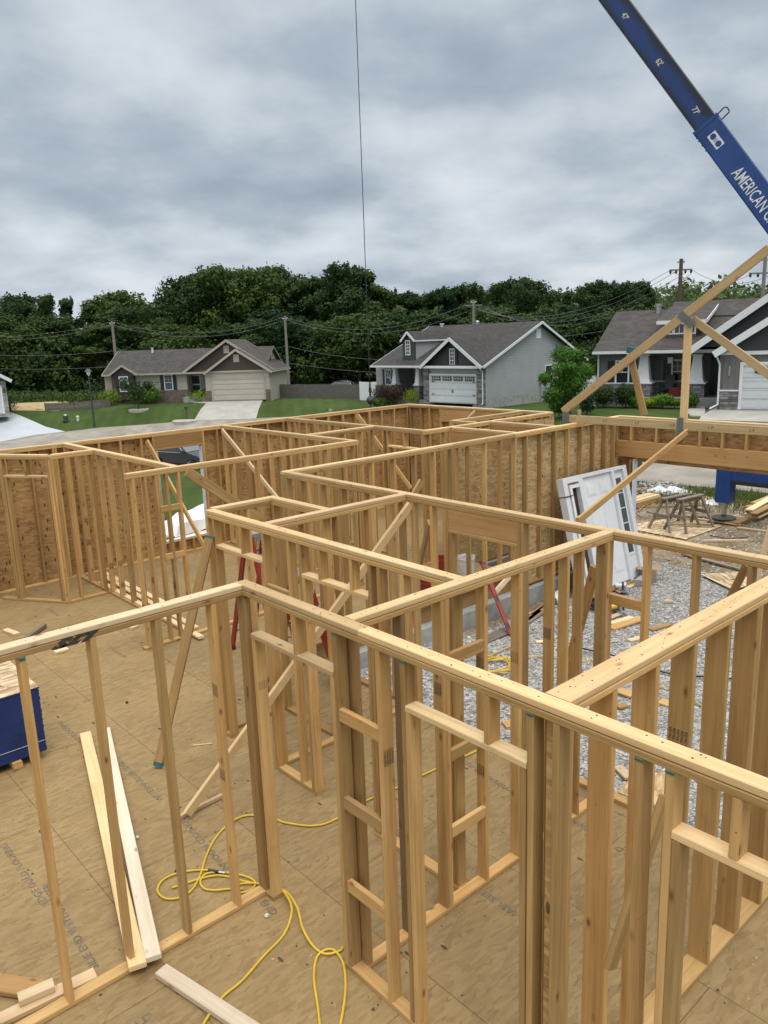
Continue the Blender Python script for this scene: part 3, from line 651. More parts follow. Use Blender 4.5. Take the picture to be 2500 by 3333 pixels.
# garage front
c = 13.348
w9 = wall('garage front wall with the long laminated door beam', 'A', c, .6, 8.272, [(8.25, -.43, 1.64), (8.25, 1.98, 2.386), (7.93, -.43, 1.64)], z0=-.47, T=.14,
     bottom=False, headers=((.6, 8.23, PX((2158, 1499), c).z, .31),), cripples=[(PX((x, y), c).y, PX((2158, 1499), c).z+.312, 2.386) for x, y in ((2052, 1420), (2134, 1425), (2197, 1430), (2275, 1440), (2349, 1445), (2427, 1450))],
     sheath=((1, .6, 8.41, 1.6, 2.43, 'osb'), (1, 7.90, 8.41, -.5, 1.598, 'osb')))
b = MB(); b.box((c+.155, 7.86, -.48), (c+.159, 8.3, 1.66)); b.box((c-.01, 7.862, -.48), (c+.155, 7.866, 1.66)); b.build('housewrap_flap', 'wrap', w9)
# back wall
c = 13.998
ws0, ws1 = PY((512, 1470), c).x, PY((656, 1450), c).x
zsill = PY((600, 1752), c).z; zh = PY((575, 1458), c).z
bs = [x for x in rows(-2.6, 13.29) if not (ws0-.1 < x < ws1+.1)]
w10 = wall('long outer back wall lined with strand board, with a window opening onto the lawn', 'B', c, -2.6, 13.393,
     bs+[ws0-LT*1.5, ws1+LT*1.5, (ws0-LT/2, LT, zh), (ws1+LT/2, LT, zh)]+[(ws0+.3*i, LT, zsill-LT) for i in range(1, 4) if ws0+.3*i < ws1],
     headers=((ws0-LT, ws1+LT, zh, HT-2*LT-zh-LT, True), (ws0, ws1, zsill-LT)),
     sheath=((1, -2.6, ws0-.001, -.3, 2.44, 'osb'), (1, ws1+.001, 13.4, -.3, 2.44, 'osb'), (1, ws0, ws1, -.3, zsill-.01, 'osb'), (1, ws0, ws1, zh, 2.44, 'osb')), joints=(3.2, 7.9))
b = MB(); b.box((ws0+.002, c-.004, zsill), (ws1-.002, c+.105, zsill+.012)); b.box((ws1-.008, c-.004, zsill), (ws1-.002, c+.11, zh-.02)); b.box((ws0+.002, c-.004, zsill), (ws0+.008, c+.11, zh-.02)); b.build('housewrap_flap', 'wrap', w10)
mk = text_mesh('sheathing_stamp', 'APA 24/16 SPAN 507', .11, frame4((PY((812, 1450), c).x, c+.0885, 1.65), (0, 0, -1), (1, 0, 0)), 'ink', w10)
# rooms at the back
wall('back bedroom wall running from the outer back wall down to the long cross wall', 'A', 8.051, 9.864, 13.996, rows(9.864, 13.996))
c = 4.873
wA5 = wall('left hall wall crowded with bare studs in front of the strand board', 'A', c, 9.864, 13.996, [vA(c, p) for p in ((208, 1490), (244, 1487), (277, 1483), (310, 1487), (341, 1493), (377, 1500), (413, 1510), (452, 1518))]+[13.97, 13.5])
c = 9.773
wB2 = wall('long cross wall left of centre with open end and two rows of blocking', 'B', c, PY((411, 1540), c).x, 8.141,
     [uB(c, p) for p in ((418, 1550), (458, 1545), (494, 1540), (567, 1528), (528, 1535), (749, 1510), (826, 1500), (898, 1490))]+[7.1, 7.5, 8.05, 8.115],
     blocks=[(uB(c, (494, 1540))+LT/2, uB(c, (567, 1528))-LT/2, PY(p, c).z-.045) for p in ((520, 1650), (535, 1806))])
c = 9.666
dl, dr = PX((1261, 1410), c).y, PX((1375, 1420), c).y
wall('hall wall at the far centre with a flat door header and one cripple', 'A', c, 9.843, 13.996, rows(dl+.1, 13.996)+[9.86, dr-LT/2, dl+LT/2, (dl-LT/2, LT, OPN)], headers=((dr, dl, OPN),), gaps=((dr, dl-LT),), cripples=(((dl+dr)/2+.03, OPN+LT, HT-2*LT),))
c = 11.124
wall('short far cross wall between two hall walls', 'B', c, 8.142, 9.664, rows(8.142, 9.664), blocks=((8.2, 8.55, 1.2), (9.2, 9.6, 1.85)))
wall('low closet wall in the far corner room', 'B', 10.456, 11.1, 13.30, rows(11.1, 13.3))
wall('stub wall at the open end of the far closet', 'A', 11.1, 9.843, 10.454, rows(9.843, 10.454))
# angled pantry
pA, pB, pC = PZ((-60, 1480), HT), PZ((158, 1481), HT), PZ((293, 1465.5), HT)
vv = (pB.y+pC.y)/2
wall('short wall joining the angled doorway to the left hall wall', 'B', vv, pB.x, 4.87, [pB.x+.03, pB.x+.25, 4.84])
dd = Vector((pB.x-pA.x, vv-pA.y, 0)); lnA = dd.length; dd.normalize(); nn_ = Vector((-dd.y, dd.x, 0))
wall('angled doorway wall at far left with scribbled top plate', 'A', 0, 0, lnA-.002, [.30, .34, (lnA-.02), (lnA-.06), (.385, LT, OPN), (lnA-.105, LT, OPN)], headers=((.36, lnA-.08, OPN),), cripples=((lnA*.62, OPN+LT, HT-2*LT),), dirs=(Vector((pA.x, pA.y, 0)), dd, nn_))
wall('far left pantry wall going back from the angled doorway', 'A', pA.x-.1, pA.y+.1, 13.99, rows(pA.y+.1, 13.99))

# diagonal braces, each loose timber of its own
def brace(label, p0, p1, side=(0, 0, 1), w=.089, t=.038, mat='wood', ext=(0, 0)):
    p0 = Vector(p0); p1 = Vector(p1); X = (p1-p0).normalized(); p0 -= X*ext[0]; p1 += X*ext[1]
    b = MB(); b.board(p0, p1, side, w, t); o = b.build('diagonal_brace', mat, None, loc=p0); tag(o, label, 'brace', 'diagonal wall braces'); return o
bA0 = PZ((515, 2498), .01)
bA = brace('brace with a teal end leaning from the ladder wall corner down to the open floor', (bA0.x, bA0.y, .03), (3.70, PX((683, 1745), 3.70).y, PX((683, 1745), 3.70).z), side=(1, -1, 0))
brace('long pale brace running through three walls to a block on the floor', (2.70, 5.81, .06), (5.55, 5.86, 2.36), side=(0, 0, 1), mat='wood_top')
brace('short toe block that holds the foot of the long pale brace', (2.60, 5.87, .021), (3.10, 5.90, .021), side=(1, 0, 0), w=.038, t=.038, mat='wood_pale')
def bpx(label, pa, pb, **k): return brace(label, pa, pb, **k)
bpx('pale brace dropping right from the back wall beside the printed board', PY((723, 1400), 13.9), PY((905, 1625), 11.8), w=.089, t=.038, side=(0, 0, 1), mat='wood_pale')
bpx('broad brace with a large knot falling from the long cross wall', PY((607, 1535), 9.74), PY((850, 1690), 9.74), side=(0, 0, 1), w=.14)
bpx('brace from the back wall header crossing in front of the window', PY((478, 1435), 13.9), PY((672, 1790), 12.4), side=(0, 0, 1))
bpx('far brace on the back wall behind the hall wall', PY((1163, 1350), 13.9), PY((1338, 1590), 12.6), side=(0, 0, 1))
bpx('small brace at the far closet under the window header', PX((1545, 1342), 13.2), PX((1512, 1378), 12.4), side=(0, 0, 1))
bpx('brace beside the far hall opening sloping down to the left', PX((1372, 1565), 7.2), PX((1338, 1625), 7.0), side=(0, 0, 1))
tb = bpx('brace rising from the gravel side wall to the roof truss', PX((1880, 1697), 7.4), PX((2236, 1405), 11.85), side=(0, 0, 1), w=.089)
bpx('stamped brace leaning on the corner post above the gravel', PX((1938, 1845), 5.62), PX((1836, 2225), 5.9), side=(0, 1, 0))
bpx('brace standing behind the deep door header post', PX((1398, 1700), 6.2), PX((1368, 1835), 6.4), side=(0, 0, 1), mat='wood')
bpx('thick split block leaning near the top plate at far right', PX((2430, 1840), 5.75), PX((2378, 1945), 5.75), side=(0, 1, 0), w=.055, mat='wood')
bpx('pale plank standing on the gravel at the right edge', PX((2512, 1705), 7.0), PX((2436, 1990), 7.0), side=(0, 1, 0), w=.045, mat='wood_pale')
bpx('brace behind the right hand studs slanting down to the subfloor', PX((2168, 2590), 3.4), PX((1985, 3150), 3.0), side=(0, 1, 0), w=.038, t=.089)
bpx('low scrap brace at the foot of the garage foundation', PX((1660, 1875), 9.6), PX((1606, 1935), 9.3), side=(0, 0, 1), mat='wood_pale')

# nail heads and dents on the cap plates nearest the camera
def nails(root, d, c, T, s0, s1, step=.2):
    b = MB(); s = s0+.05
    while s < s1:
        for k in range(random.choice((1, 2, 2, 3))):
            a = c+random.uniform(.015, T-.015); q = s+random.uniform(-.07, .07); r_ = random.uniform(.0028, .0055)
            p = Vector((a, q, HT+.0025)) if d == 'A' else Vector((q, a, HT+.0025)); b.cyl(p-Vector((0, 0, .002)), p+Vector((0, 0, .0012)), r_, r_, 7)
        s += step*random.uniform(.5, 1.4)
    b.build('nail_heads', 'dark_metal', root)['kind'] = 'stuff'
nails(w1, 'B', 4.521, .089, -1.3, 2.6); nails(w2, 'A', 2.665, .089, .4, 4.5); nails(w5, 'B', 1.896, .14, 2.8, 5.5, .13); nails(w4, 'B', 3.43, .089, 2.8, 5.5); nails(w3, 'A', 3.738, .089, 3.6, 7.0); nails(w6, 'A', 5.564, .089, 1.0, 8.0)
# teal painted stud ends and marker scribbles (on the plates and studs)
def tealpad(parent, lo, hi): b = MB(); b.box(lo, hi); b.build('painted_end', 'teal', parent)
tealpad(w5, (2.7555, 1.897, 2.427), (2.7575, 2.035, 2.463))
for p in ((1077, 2055), (1297.7, 2143), (1713.6, 2317), (2066, 2465), (2167, 2503)):
    y = PX(p, 2.665).y; tealpad(w2, (2.6625, y-.038, 2.374), (2.6645, y, 2.386))
for p in ((46, 2147), (770, 1935)):
    x = PY(p, 4.61).x; tealpad(w1, (x+.002, 4.5185, 2.366), (x+.036, 4.5205, 2.386))
q = bA.matrix_world
tip = Vector((3.70, PX((683, 1745), 3.70).y, PX((683, 1745), 3.70).z)); X = (tip-Vector((bA0.x, bA0.y, .03))).normalized()
b = MB(); b.board(tip-X*.018, tip+X*.003, (1, -1, 0), .093, .042); OFF[bA.name] = Vector((bA0.x, bA0.y, .03)); b.build('painted_end', 'teal', bA)
text_mesh('marker_writing', 'LTS', .062, frame4((PY((262, 2075), 4.52).x, 4.5195, 2.407), (-1, 0, 0), (0, 0, -1)), 'ink', w1, bold=.006, shear=.7, sx=2.2)
ft = Vector((bA0.x, bA0.y, .03)); b = MB(); b.board(ft-X*.003, ft+X*.04, (1, -1, 0), .093, .042); b.build('painted_end', 'teal', bA)
# lumber stamps on the nearest studs
def stamp(parent, o, x, y, s=.020, lines=4, txt='LONGVIEW'):
    text_mesh('grade_stamp', '\n'.join([txt]*lines), s, frame4(o, x, y), 'ink', parent)
for (s, z) in ((4.613-.0015, 1.75), (k2-LT/2, 1.55), (k4-LT/2, 1.62), (k1-LT/2, .9), (v(2066, 2465) if False else 1.53, 1.6)):
    pass
for yy, zz in ((h1l-LT, 1.72), (k2-LT/2, 1.72), (k4-LT/2, 1.66), (vA(2.665, (2066, 2465))-LT/2, 1.58), (vA(2.665, (2066, 2465))-LT/2, 1.1)):
    stamp(w2, (2.71, yy-.0025, zz), (0, 0, -1), (-1, 0, 0) if False else (1, 0, 0))
for xx, zz in ((us[1]-LT/2, 1.62), (us[2]-LT/2, 1.78)):
    stamp(w5, (xx-.0035, 1.966, zz), (0, 0, -1), (0, 1, 0), .024, 5, 'KD-HT S-DRY')
for xx, zz in ((g1-LT/2, 1.75), (g2-LT/2, 1.8), (g2-LT/2, .95), (uu(1662, 1862) if False else uB(3.43, (1662, 1862))-LT/2, 1.72), (uB(3.43, (1769, 1825))-LT/2, 1.8), (uB(3.43, (1662, 1862))-LT/2, 1.25)):
    stamp(w4, (xx-.0035, 3.474, zz), (0, 0, -1), (0, 1, 0), .018)
for p, zz in (((667, 1968), 1.75), ((667, 1968), 1.1), ((770, 1935), 1.65)):
    x = PY(p, 4.61).x; stamp(w1, (x-.0035, 4.566, zz), (0, 0, -1), (0, 1, 0), .018, 4 if p[0] < 700 else 2)
for yy, zz in ((a3-LT/2, 1.5), (a4-LT*1.5, 1.72), (a5-LT/2, 1.3)):
    stamp(w3, (3.782, yy-.0025, zz), (0, 0, -1), (1, 0, 0), .018)
c5 = 4.873
for i, p in enumerate(((244, 1487), (310, 1487), (341, 1493), (413, 1510), (452, 1518))):
    y = vA(c5, p); stamp(wA5, (4.918, y-LT/2-.0025, (.75, .5, .62, .4, .85)[i]), (0, 0, -1), (1, 0, 0), .019)
    stamp(wA5, (4.918, y-LT/2-.0025, (1.15, .95, .25, 1.0, .3)[i]), (0, 0, -1), (1, 0, 0), .017)
for p, zz in (((418, 1550), .6), ((458, 1545), .95), ((494, 1540), .45), ((528, 1535), .8), ((567, 1528), .62)):
    x = uB(9.773, p); stamp(wB2, (x-LT/2-.0035, 9.818, zz), (0, 0, -1), (0, 1, 0), .019)
# ------------------------------------------------------------------ truss
UT = 11.98
def tpx(x, y): q = PX((x, y), UT); return q
tr = thing('roof_truss', (UT, 8.3, HT), 'single timber roof truss standing on the garage walls with metal gusset plates', 'roof truss')
def tbd(nm, p0, p1, w, m='wood_top', parent=tr): b = MB(); b.board(p0, p1, Vector((0, p1[2]-p0[2], -(p1[1]-p0[1]))), w, .038); return b.build(nm, m, parent)
zb_ = HT+.07
tbd('bottom_chord', (UT, 8.40, zb_), (UT, 1.2, zb_), .138)
hl = tpx(1845, 1335); tp = tpx(2505, 808); cdir = (tp-hl).normalized(); hl = hl-cdir*.10
tbd('top_chord', (UT, hl.y, hl.z+.03), (UT, tp.y, tp.z), .138)
vt = tpx(2237, 1035); vb = tpx(2222, 1372)
tbd('vertical_web', (UT+.04, (vt.y+vb.y)/2, zb_+.07), (UT+.04, (vt.y+vb.y)/2, vt.z), .125)
wt = tpx(2252, 1040); wb = tpx(2510, 1228)
tbd('diagonal_web', (UT+.04, wt.y, wt.z), (UT+.04, wb.y, wb.z), .125)
tbd('heel_block', (UT, hl.y-.35, zb_+.06), (UT, hl.y-.35, zb_+.17), .05)
def gusset(y, z, w, h, ang=0):
    b = MB(); R4 = Matrix.Translation((UT-.0225, y, z)) @ Matrix.Rotation(ang, 4, 'X'); n = int(w/.02)
    for i in range(n): b.box((-.001-(i % 2)*.002, -w/2+i*w/n, -h/2), (.002, -w/2+(i+.98)*w/n, h/2), R4)
    b.build('gusset_plate', 'gusset', tr)
hp = tpx(1844, 1358); gusset(hp.y, hp.z, .15, .20)
gp = tpx(2235, 1040); gusset(gp.y, gp.z, .13, .30, R(-50))
gp = tpx(2215, 1385); gusset(gp.y, gp.z, .11, .26)
for x in (1868, 1970, 2075, 2190, 2315, 2450):
    q = tpx(x, 1384); text_mesh('chord_stamp', '1-F', .07, frame4((UT-.0195, q.y, zb_), (0, -1, 0), (0, 0, 1)), 'ink', tr)
w = tpx(2045, 1150); w2_ = tpx(2092, 1352)
b = MB(); b.board((UT+.05, w.y, w.z), (UT+.05, w2_.y, w2_.z), (0, 1, 0), .12, .038); lp = b.build('leaning_board', 'wood', None, loc=(UT+.05, w2_.y, HT)); tag(lp, 'short board with a teal end standing upright behind the truss', 'board')
b = MB(); b.board((UT+.05, w.y+.004, w.z), (UT+.05, w.y-.012, w.z+.10), (0, 1, 0), .122, .041); b.build('painted_end', 'teal', lp)
# ------------------------------------------------------------------ the platform, the lot, roads
b = MB()
def deck(x0, x1, y0, y1): b.box((x0, y0, -.019), (x1, y1, 0))
deck(-4, 5.70, -3, 8.30); deck(-4, 10.36, 8.30, 14.10); deck(10.36, 13.42, 9.74, 14.10)
struct('subfloor', b, 'floor', 'strand board subfloor of the new house, grey from weather')
b = MB()
for lo, hi in (((5.66, -3, -.285), (5.70, 8.26, -.02)), ((5.70, 8.262, -.285), (10.36, 8.30, -.02)), ((10.32, 8.3, -.285), (10.36, 9.74, -.02)), ((10.36, 9.74, -.285), (13.42, 9.78, -.02)), ((-4, 14.06, -.285), (13.42, 14.1, -.02)), ((13.38, 9.78, -.285), (13.42, 14.06, -.02))):
    b.box(lo, hi)
o = b.build('rim_joist', 'beam'); tag(o, 'timber rim joist along the edge of the subfloor above the concrete foundation', 'rim joist')
b = MB()
for lo, hi in (((5.60, -3, -1.3), (5.80, 8.08, -.29)), ((5.60, 8.08, -1.3), (13.45, 8.28, -.29)), ((10.3, 8.28, -1.3), (10.5, 9.66, -.29)), ((10.3, 9.66, -1.3), (13.5, 9.86, -.29)), ((-4, 13.96, -1.4), (13.3, 14.16, -.29)), ((13.3, 9.86, -1.4), (13.5, 14.16, -.29)), ((13.3, 7.9, -1.3), (13.5, 8.08, -.49))):
    b.box(lo, hi)
struct('foundation', b, 'conc', 'grey poured concrete foundation under the framing')
# terrain sheet
xs = np.concatenate([np.arange(-60, -20, 5.0), np.arange(-20, 80, 1.25), np.arange(80, 160, 5.0), np.arange(160, 900, 40.0)]); ys = np.concatenate([np.arange(-60, -10, 5.0), np.arange(-10, 90, 1.25), np.arange(90, 190, 5.0), np.arange(190, 900, 40.0)])
b = MB()
G = [[Vector((x, y, terr(x, y)-(.35 if (-5 < x < 15 and -4 < y < 15) else 0))) for y in ys] for x in xs]
for i in range(len(xs)-1):
    for j in range(len(ys)-1): b.face([G[i][j], G[i+1][j], G[i+1][j+1], G[i][j+1]], None, (.5, .5), 0, True)
struct('ground', b, 'lawn', 'green lawns around the building lot')
def drape(name, outline, mat, off, label=None, step=2.0, kind='structure'):
    """fill an outline (x,y) with a draped sheet: real kerb-thick slab following the land"""
    import mathutils.geometry as mg
    pts = []
    for i in range(len(outline)):
        a = Vector(outline[i][:2]); c_ = Vector(outline[(i+1) % len(outline)][:2]); n = max(1, int((c_-a).length/step))
        pts += [a.lerp(c_, k/n) for k in range(n)]
    # interior grid points
    x0, x1 = min(p.x for p in pts), max(p.x for p in pts); y0, y1 = min(p.y for p in pts), max(p.y for p in pts)
    def inside(p):
        c_ = False; n = len(pts)
        for i in range(n):
            a, d = pts[i], pts[i-1]
            if (a.y > p.y) != (d.y > p.y) and p.x < (d.x-a.x)*(p.y-a.y)/(d.y-a.y+1e-12)+a.x: c_ = not c_
        return c_
    inn = []; x = x0+step/2
    while x < x1:
        y = y0+step/2
        while y < y1:
            p = Vector((x, y))
            if inside(p) and min((p-q).length for q in pts) > step*.4: inn.append(p)
            y += step
        x += step
    allp = pts+inn; edges = [(i, (i+1) % len(pts)) for i in range(len(pts))]
    vs, es, fs, *_ = mg.delaunay_2d_cdt(allp, edges, [], 1, 1e-4)
    b = MB(); V = [Vector((q.x, q.y, terr(q.x, q.y)+off)) for q in vs]
    for f_ in fs:
        t_ = [V[k] for k in f_]
        if (t_[1]-t_[0]).cross(t_[2]-t_[0]).z < 0: t_ = t_[::-1]
        b.face(t_)
    n = len(pts)
    for i in range(n):
        a, d = pts[i], pts[(i+1) % n]
        A = Vector((a.x, a.y, terr(a.x, a.y)+off)); D = Vector((d.x, d.y, terr(d.x, d.y)+off))
        b.face([A, D, D-Vector((0, 0, .3)), A-Vector((0, 0, .3))])
    o = b.build(name, mat); o['kind'] = kind
    if label: o['label'] = label
    return o
g = lambda x, y: tuple(PT((x, y)).xy)
road_far = [g(-250, 1478), g(0, 1440), g(110, 1418), g(210, 1407), g(330, 1393), g(450, 1385), g(560, 1376), g(640, 1369), g(834, 1363), g(1000, 1356), (31.5, 27), (31.8, 18), (31.5, 8), (31, -10), (31, -40)]
near0 = PT((600, 1514))
road_near = [(22.6, -40), (22.6, 5), (22.2, 10), (21.3, 15), (19.5, 20), (near0.x+1.5, near0.y-2), (near0.x-1, near0.y), (5, 30), (-6, 36), (-16, 40)]
drape('road', road_far+road_near, 'road', .05, 'worn concrete street curving past the lot', 2.5)
drape('driveway', [g(0, 1339), g(34, 1344), g(150, 1392), g(212, 1407), g(110, 1419), g(0, 1441), g(-250, 1480), g(-300, 1360)], 'drive_blue', .085, 'fresh white concrete driveway at far left')
h1 = lambda x, y: (300+x*.3918, 1000+y*.3918)
drape('driveway', [g(*h1(1005, 780)), g(*h1(1440, 766)), g(*h1(1362, 932)), g(*h1(848, 946))], 'drive', .08, 'pale concrete driveway of the tan house')
drape('path', [g(*h1(793, 770)), g(*h1(870, 757)), g(*h1(960, 775)), g(*h1(1005, 782)), g(*h1(975, 803)), g(*h1(850, 797)), g(*h1(790, 787))], 'drive', .07, 'short curved concrete path to the tan house door', 1.0)
h2 = lambda x, y: (1180+x*.3134, 1000+y*.3134)
drape('driveway', [g(*h2(480, 985)), g(*h2(560, 955)), g(*h2(700, 975)), g(*h2(1190, 1000)), g(*h2(1090, 1032)), g(*h2(700, 1080)), g(*h2(480, 1050))], 'drive', .08, 'pale concrete driveway of the light grey house')
h3 = lambda x, y: (1900+x*.3617, 850+y*.3617)
drape('driveway', [g(*h3(1210, 1318)), g(*h3(1400, 1334)), g(*h3(1800, 1345)), g(*h3(1900, 1470)), g(*h3(1040, 1440)), g(*h3(1060, 1400))], 'drive', .08, 'pale concrete driveway of the dark grey house')
drape('path', [g(*h3(1125, 1256)), g(*h3(1205, 1262)), g(*h3(1090, 1325)), g(*h3(1095, 1370)), g(*h3(1060, 1405)), g(*h3(960, 1400)), g(*h3(925, 1365)), g(*h3(960, 1320)), g(*h3(1050, 1285))], 'drive', .07, 'curved concrete path beside the dark grey house', 1.0)
drape('planting_bed', [g(*h3(1120, 1310)), g(*h3(1200, 1290)), g(*h3(1212, 1325)), g(*h3(1130, 1372)), g(*h3(1095, 1365))], 'bark', .04, 'dark mulch bed beside the curved path', 1.0)
# lot dirt and gravel
drape('dirt', [(5.5, -12), (21.3, -12), (21.3, 6), (21.0, 10), (20.2, 14.0), (13.6, 15.5), (13.4, 8.0), (5.7, 8.1)], 'dirt', .03, 'trodden dirt and straw in front of the garage', 1.2)
b = MB()
def gz(x, y): return -.545+.03*noise.noise(Vector((x*.8, y*.8, 0)))+.012*noise.noise(Vector((x*4, y*4, 3)))
gx = np.arange(5.78, 17.4, .2); gy = np.arange(-8.0, 8.2, .2)
def gin(x, y): return y < 8.12 and x < 14.2+1.6*noise.noise(Vector((x*.5, y*.5, 9)))+max(0, 5.5-y)*.6 and not (y > 7.75 and x > 8.2)
for x in gx:
    for y in gy:
        if gin(x, y): b.face([(x, y, gz(x, y)), (x+.2, y, gz(x+.2, y)), (x+.2, y+.2, gz(x+.2, y+.2)), (x, y+.2, gz(x, y+.2))], None, (.5, .5), 0, True)
struct('gravel', b, 'gravel', 'crushed grey gravel inside the garage footprint')
def scatter(name, n, fn, size, mat, label, cat, flat=.6):
    """thousands of loose angular bits as one mesh (numpy)"""
    base = np.array([(1, 0, 0), (-.8, .3, 0), (.1, 1, .1), (-.1, -.9, 0), (0, .1, .8), (.1, 0, -.8)]); fc = np.array([(0, 2, 4), (2, 1, 4), (1, 3, 4), (3, 0, 4), (2, 0, 5), (1, 2, 5), (3, 1, 5), (0, 3, 5)])
    pts = []
    while len(pts) < n:
        p = fn()
        if p: pts.append(p)
    pts = np.array(pts); n = len(pts)
    a = rng.random(n)*6.28; sz = size*(.5+rng.random(n)**2*1.1); j = 1+.35*(rng.random((n, 6, 3))-.5)
    vv_ = base[None]*j; vv_[:, :, 2] *= flat
    ca, sa = np.cos(a)[:, None], np.sin(a)[:, None]
    x = vv_[:, :, 0]*ca-vv_[:, :, 1]*sa; y = vv_[:, :, 0]*sa+vv_[:, :, 1]*ca; tilt = (rng.random((n, 1))-.5)*1.2; z = vv_[:, :, 2]+x*tilt
    V = np.stack([x, y, z], 2)*sz[:, None, None]+pts[:, None, :]
    F = fc[None]+6*np.arange(n)[:, None, None]
    me = bpy.data.meshes.new(name); me.from_pydata(V.reshape(-1, 3).tolist(), [], F.reshape(-1, 3).tolist())
    u1 = me.uv_layers.new(name='UVMap'); u2 = me.uv_layers.new(name='rnd'); r = np.repeat(rng.random(n), 24); u2.data.foreach_set('uv', np.stack([r, r], 1).astype('f').ravel())
    me.materials.append(M[mat]); o = bpy.data.objects.new(name, me); COL.objects.link(o); tag(o, label, cat, None, 'stuff'); return o
def gpt():
    x, y = random.uniform(5.8, 16.5), random.uniform(-1, 8.1)
    if not gin(x, y) or random.random() > 1.25-(x-5.8)/12: return None
    return (x, y, gz(x, y)+.004)
scatter('gravel_stones', 60000, gpt, .013, 'stone', 'loose grey crushed stones spread over the garage ground', 'gravel')
def dpt():
    x, y = random.uniform(8, 20.5), random.uniform(0, 13)
    if y > 8 and x < 13.6: return None
    return (x, y, terr(x, y)+.038)
scatter('dirt_rubble', 9000, dpt, .026, 'stone', 'pale stones and rubble scattered over the dirt', 'rubble')
# grass verge with real blades between dirt and street
def blades(name, n, fn, h, mat, label, w=.012):
    V, F, Rn = [], [], []
    k = 0
    while k < n:
        p = fn()
        if not p: continue
        x, y, z = p; a = random.random()*6.28; hh = h*random.uniform(.5, 1.3); dx, dy = math.cos(a)*w, math.sin(a)*w; lx, ly = random.uniform(-.5, .5)*hh, random.uniform(-.5, .5)*hh
        i = len(V); V += [(x-dx, y-dy, z), (x+dx, y+dy, z), (x+lx, y+ly, z+hh)]; F.append((i, i+1, i+2)); r = random.random(); Rn += [(r, r)]*3; k += 1
    me = bpy.data.meshes.new(name); me.from_pydata(V, [], F); me.uv_layers.new(name='UVMap'); u2 = me.uv_layers.new(name='rnd'); u2.data.foreach_set('uv', np.array(Rn, 'f').ravel()); me.materials.append(M[mat])
    o = bpy.data.objects.new(name, me); COL.objects.link(o); tag(o, label, 'grass', None, 'stuff'); return o
def vpt():
    y = random.uniform(-2, 16); e = 20.9 if y < 10 else 20.9-(y-10)*.25
    x = e+abs(random.gauss(0, .8))*random.choice((-1, 1))*.9
    if x > 22.3-(max(0, y-10))*.2: return None
    return (x, y, terr(x, y)+.02)
blades('verge_grass', 16000, vpt, .15, 'leaf_verge', 'ragged green grass along the edge of the street')
def spt():
    x, y = random.uniform(9, 20), random.uniform(0, 12)
    if y > 8 and x < 13.6 or noise.noise(Vector((x*.9, y*.9, 4))) < .08: return None
    return (x, y, terr(x, y)+.035)
blades('straw', 9000, spt, .07, 'straw', 'dry straw matted over the dirt', .006)

def cpt():
    x, y = random.uniform(-.5, 5.5), random.uniform(-.5, 9.5)
    if noise.noise(Vector((x*1.3, y*1.3, 7))) < -.05: return None
    return (x, y, .003)
scatter('wood_chips', 420, cpt, .009, 'wood', 'pale wood chips and sawdust bits scattered on the subfloor', 'wood chips', .25)
scatter('dirt_crumbs', 420, cpt, .009, 'bark', 'dark crumbs of dirt scattered on the subfloor', 'dirt', .4)
# ------------------------------------------------------------------ things on and around the building site
def lumber(label, p0, p1, side=None, w=.089, t=.038, mat='wood_pale', name='loose_board', group='loose boards', cat='board'):
    p0 = Vector(p0); p1 = Vector(p1); X = p1-p0
    side = side or Vector((0, 0, 1)).cross(X)
    b = MB(); b.board(p0, p1, side, w, t); o = b.build(name, mat, None, loc=p0); tag(o, label, cat, group); return o
def up(v_, z): return Vector((v_.x, v_.y, v_.z+z))
M['wood_white'] = wood_mat('bleached_white_lumber', (.80, .72, .58), (.62, .50, .33), stain=.9)
# boards lying on the subfloor
lumber('long board leaning over the near plate, left one of the pair', PZ((449, 3148), .085), PZ((278, 2388), .03), w=.115, t=.036, mat='wood_top')
lumber('long whitish board leaning over the near plate, right one of the pair', PZ((500, 3120), .088), PZ((342, 2375), .03), w=.105, t=.036, mat='wood_white')
lumber('rough knotty plank on the subfloor at the bottom of the photo', PZ((525, 3160), .03), PZ((860, 3380), .03), w=.10, t=.045, mat='wood_white')
lumber('sawn block lying against the near plate beneath the leftmost stud', PZ((60, 3255), .065), PZ((175, 3205), .065), w=.085, t=.05)
lumber('plank lying flat behind the near plate at lower left', PZ((-60, 3350), .02), PZ((310, 3170), .02), w=.10)
lumber('brown plank end at the lower left edge of the photo', PZ((-80, 3190), .03), PZ((140, 3225), .03), w=.14, mat='beam')
lumber('grey weathered pole lying on the subfloor at far left', PZ((40, 2110), .04), PZ((145, 2035), .04), w=.07, t=.06, mat='wood_grey')
lumber('short offcut on the subfloor at the left edge', PZ((18, 2050), .02), PZ((58, 2065), .02), mat='wood_pale')
lumber('short offcut on the subfloor just behind the marked plate', PZ((178, 2124), .02), PZ((220, 2112), .02), mat='wood_pale')
lumber('short offcut on the subfloor behind the hall wall end', PZ((422, 2046), .02), PZ((446, 2036), .02), mat='wood_pale')
for i, (a, b_) in enumerate((((330, 1860), (560, 1975)), ((345, 1880), (640, 2045)), ((330, 1895), (655, 2075)))):
    lumber(('topmost', 'middle', 'lowest')[i]+' of three pale boards on the floor behind the left hall wall', PZ(a, .04-.0*i), PZ(b_, .04), mat='wood_pale')
lumber('thin splinter stick on the open subfloor', PZ((628, 2426), .006), PZ((690, 2420), .006), w=.02, t=.008)
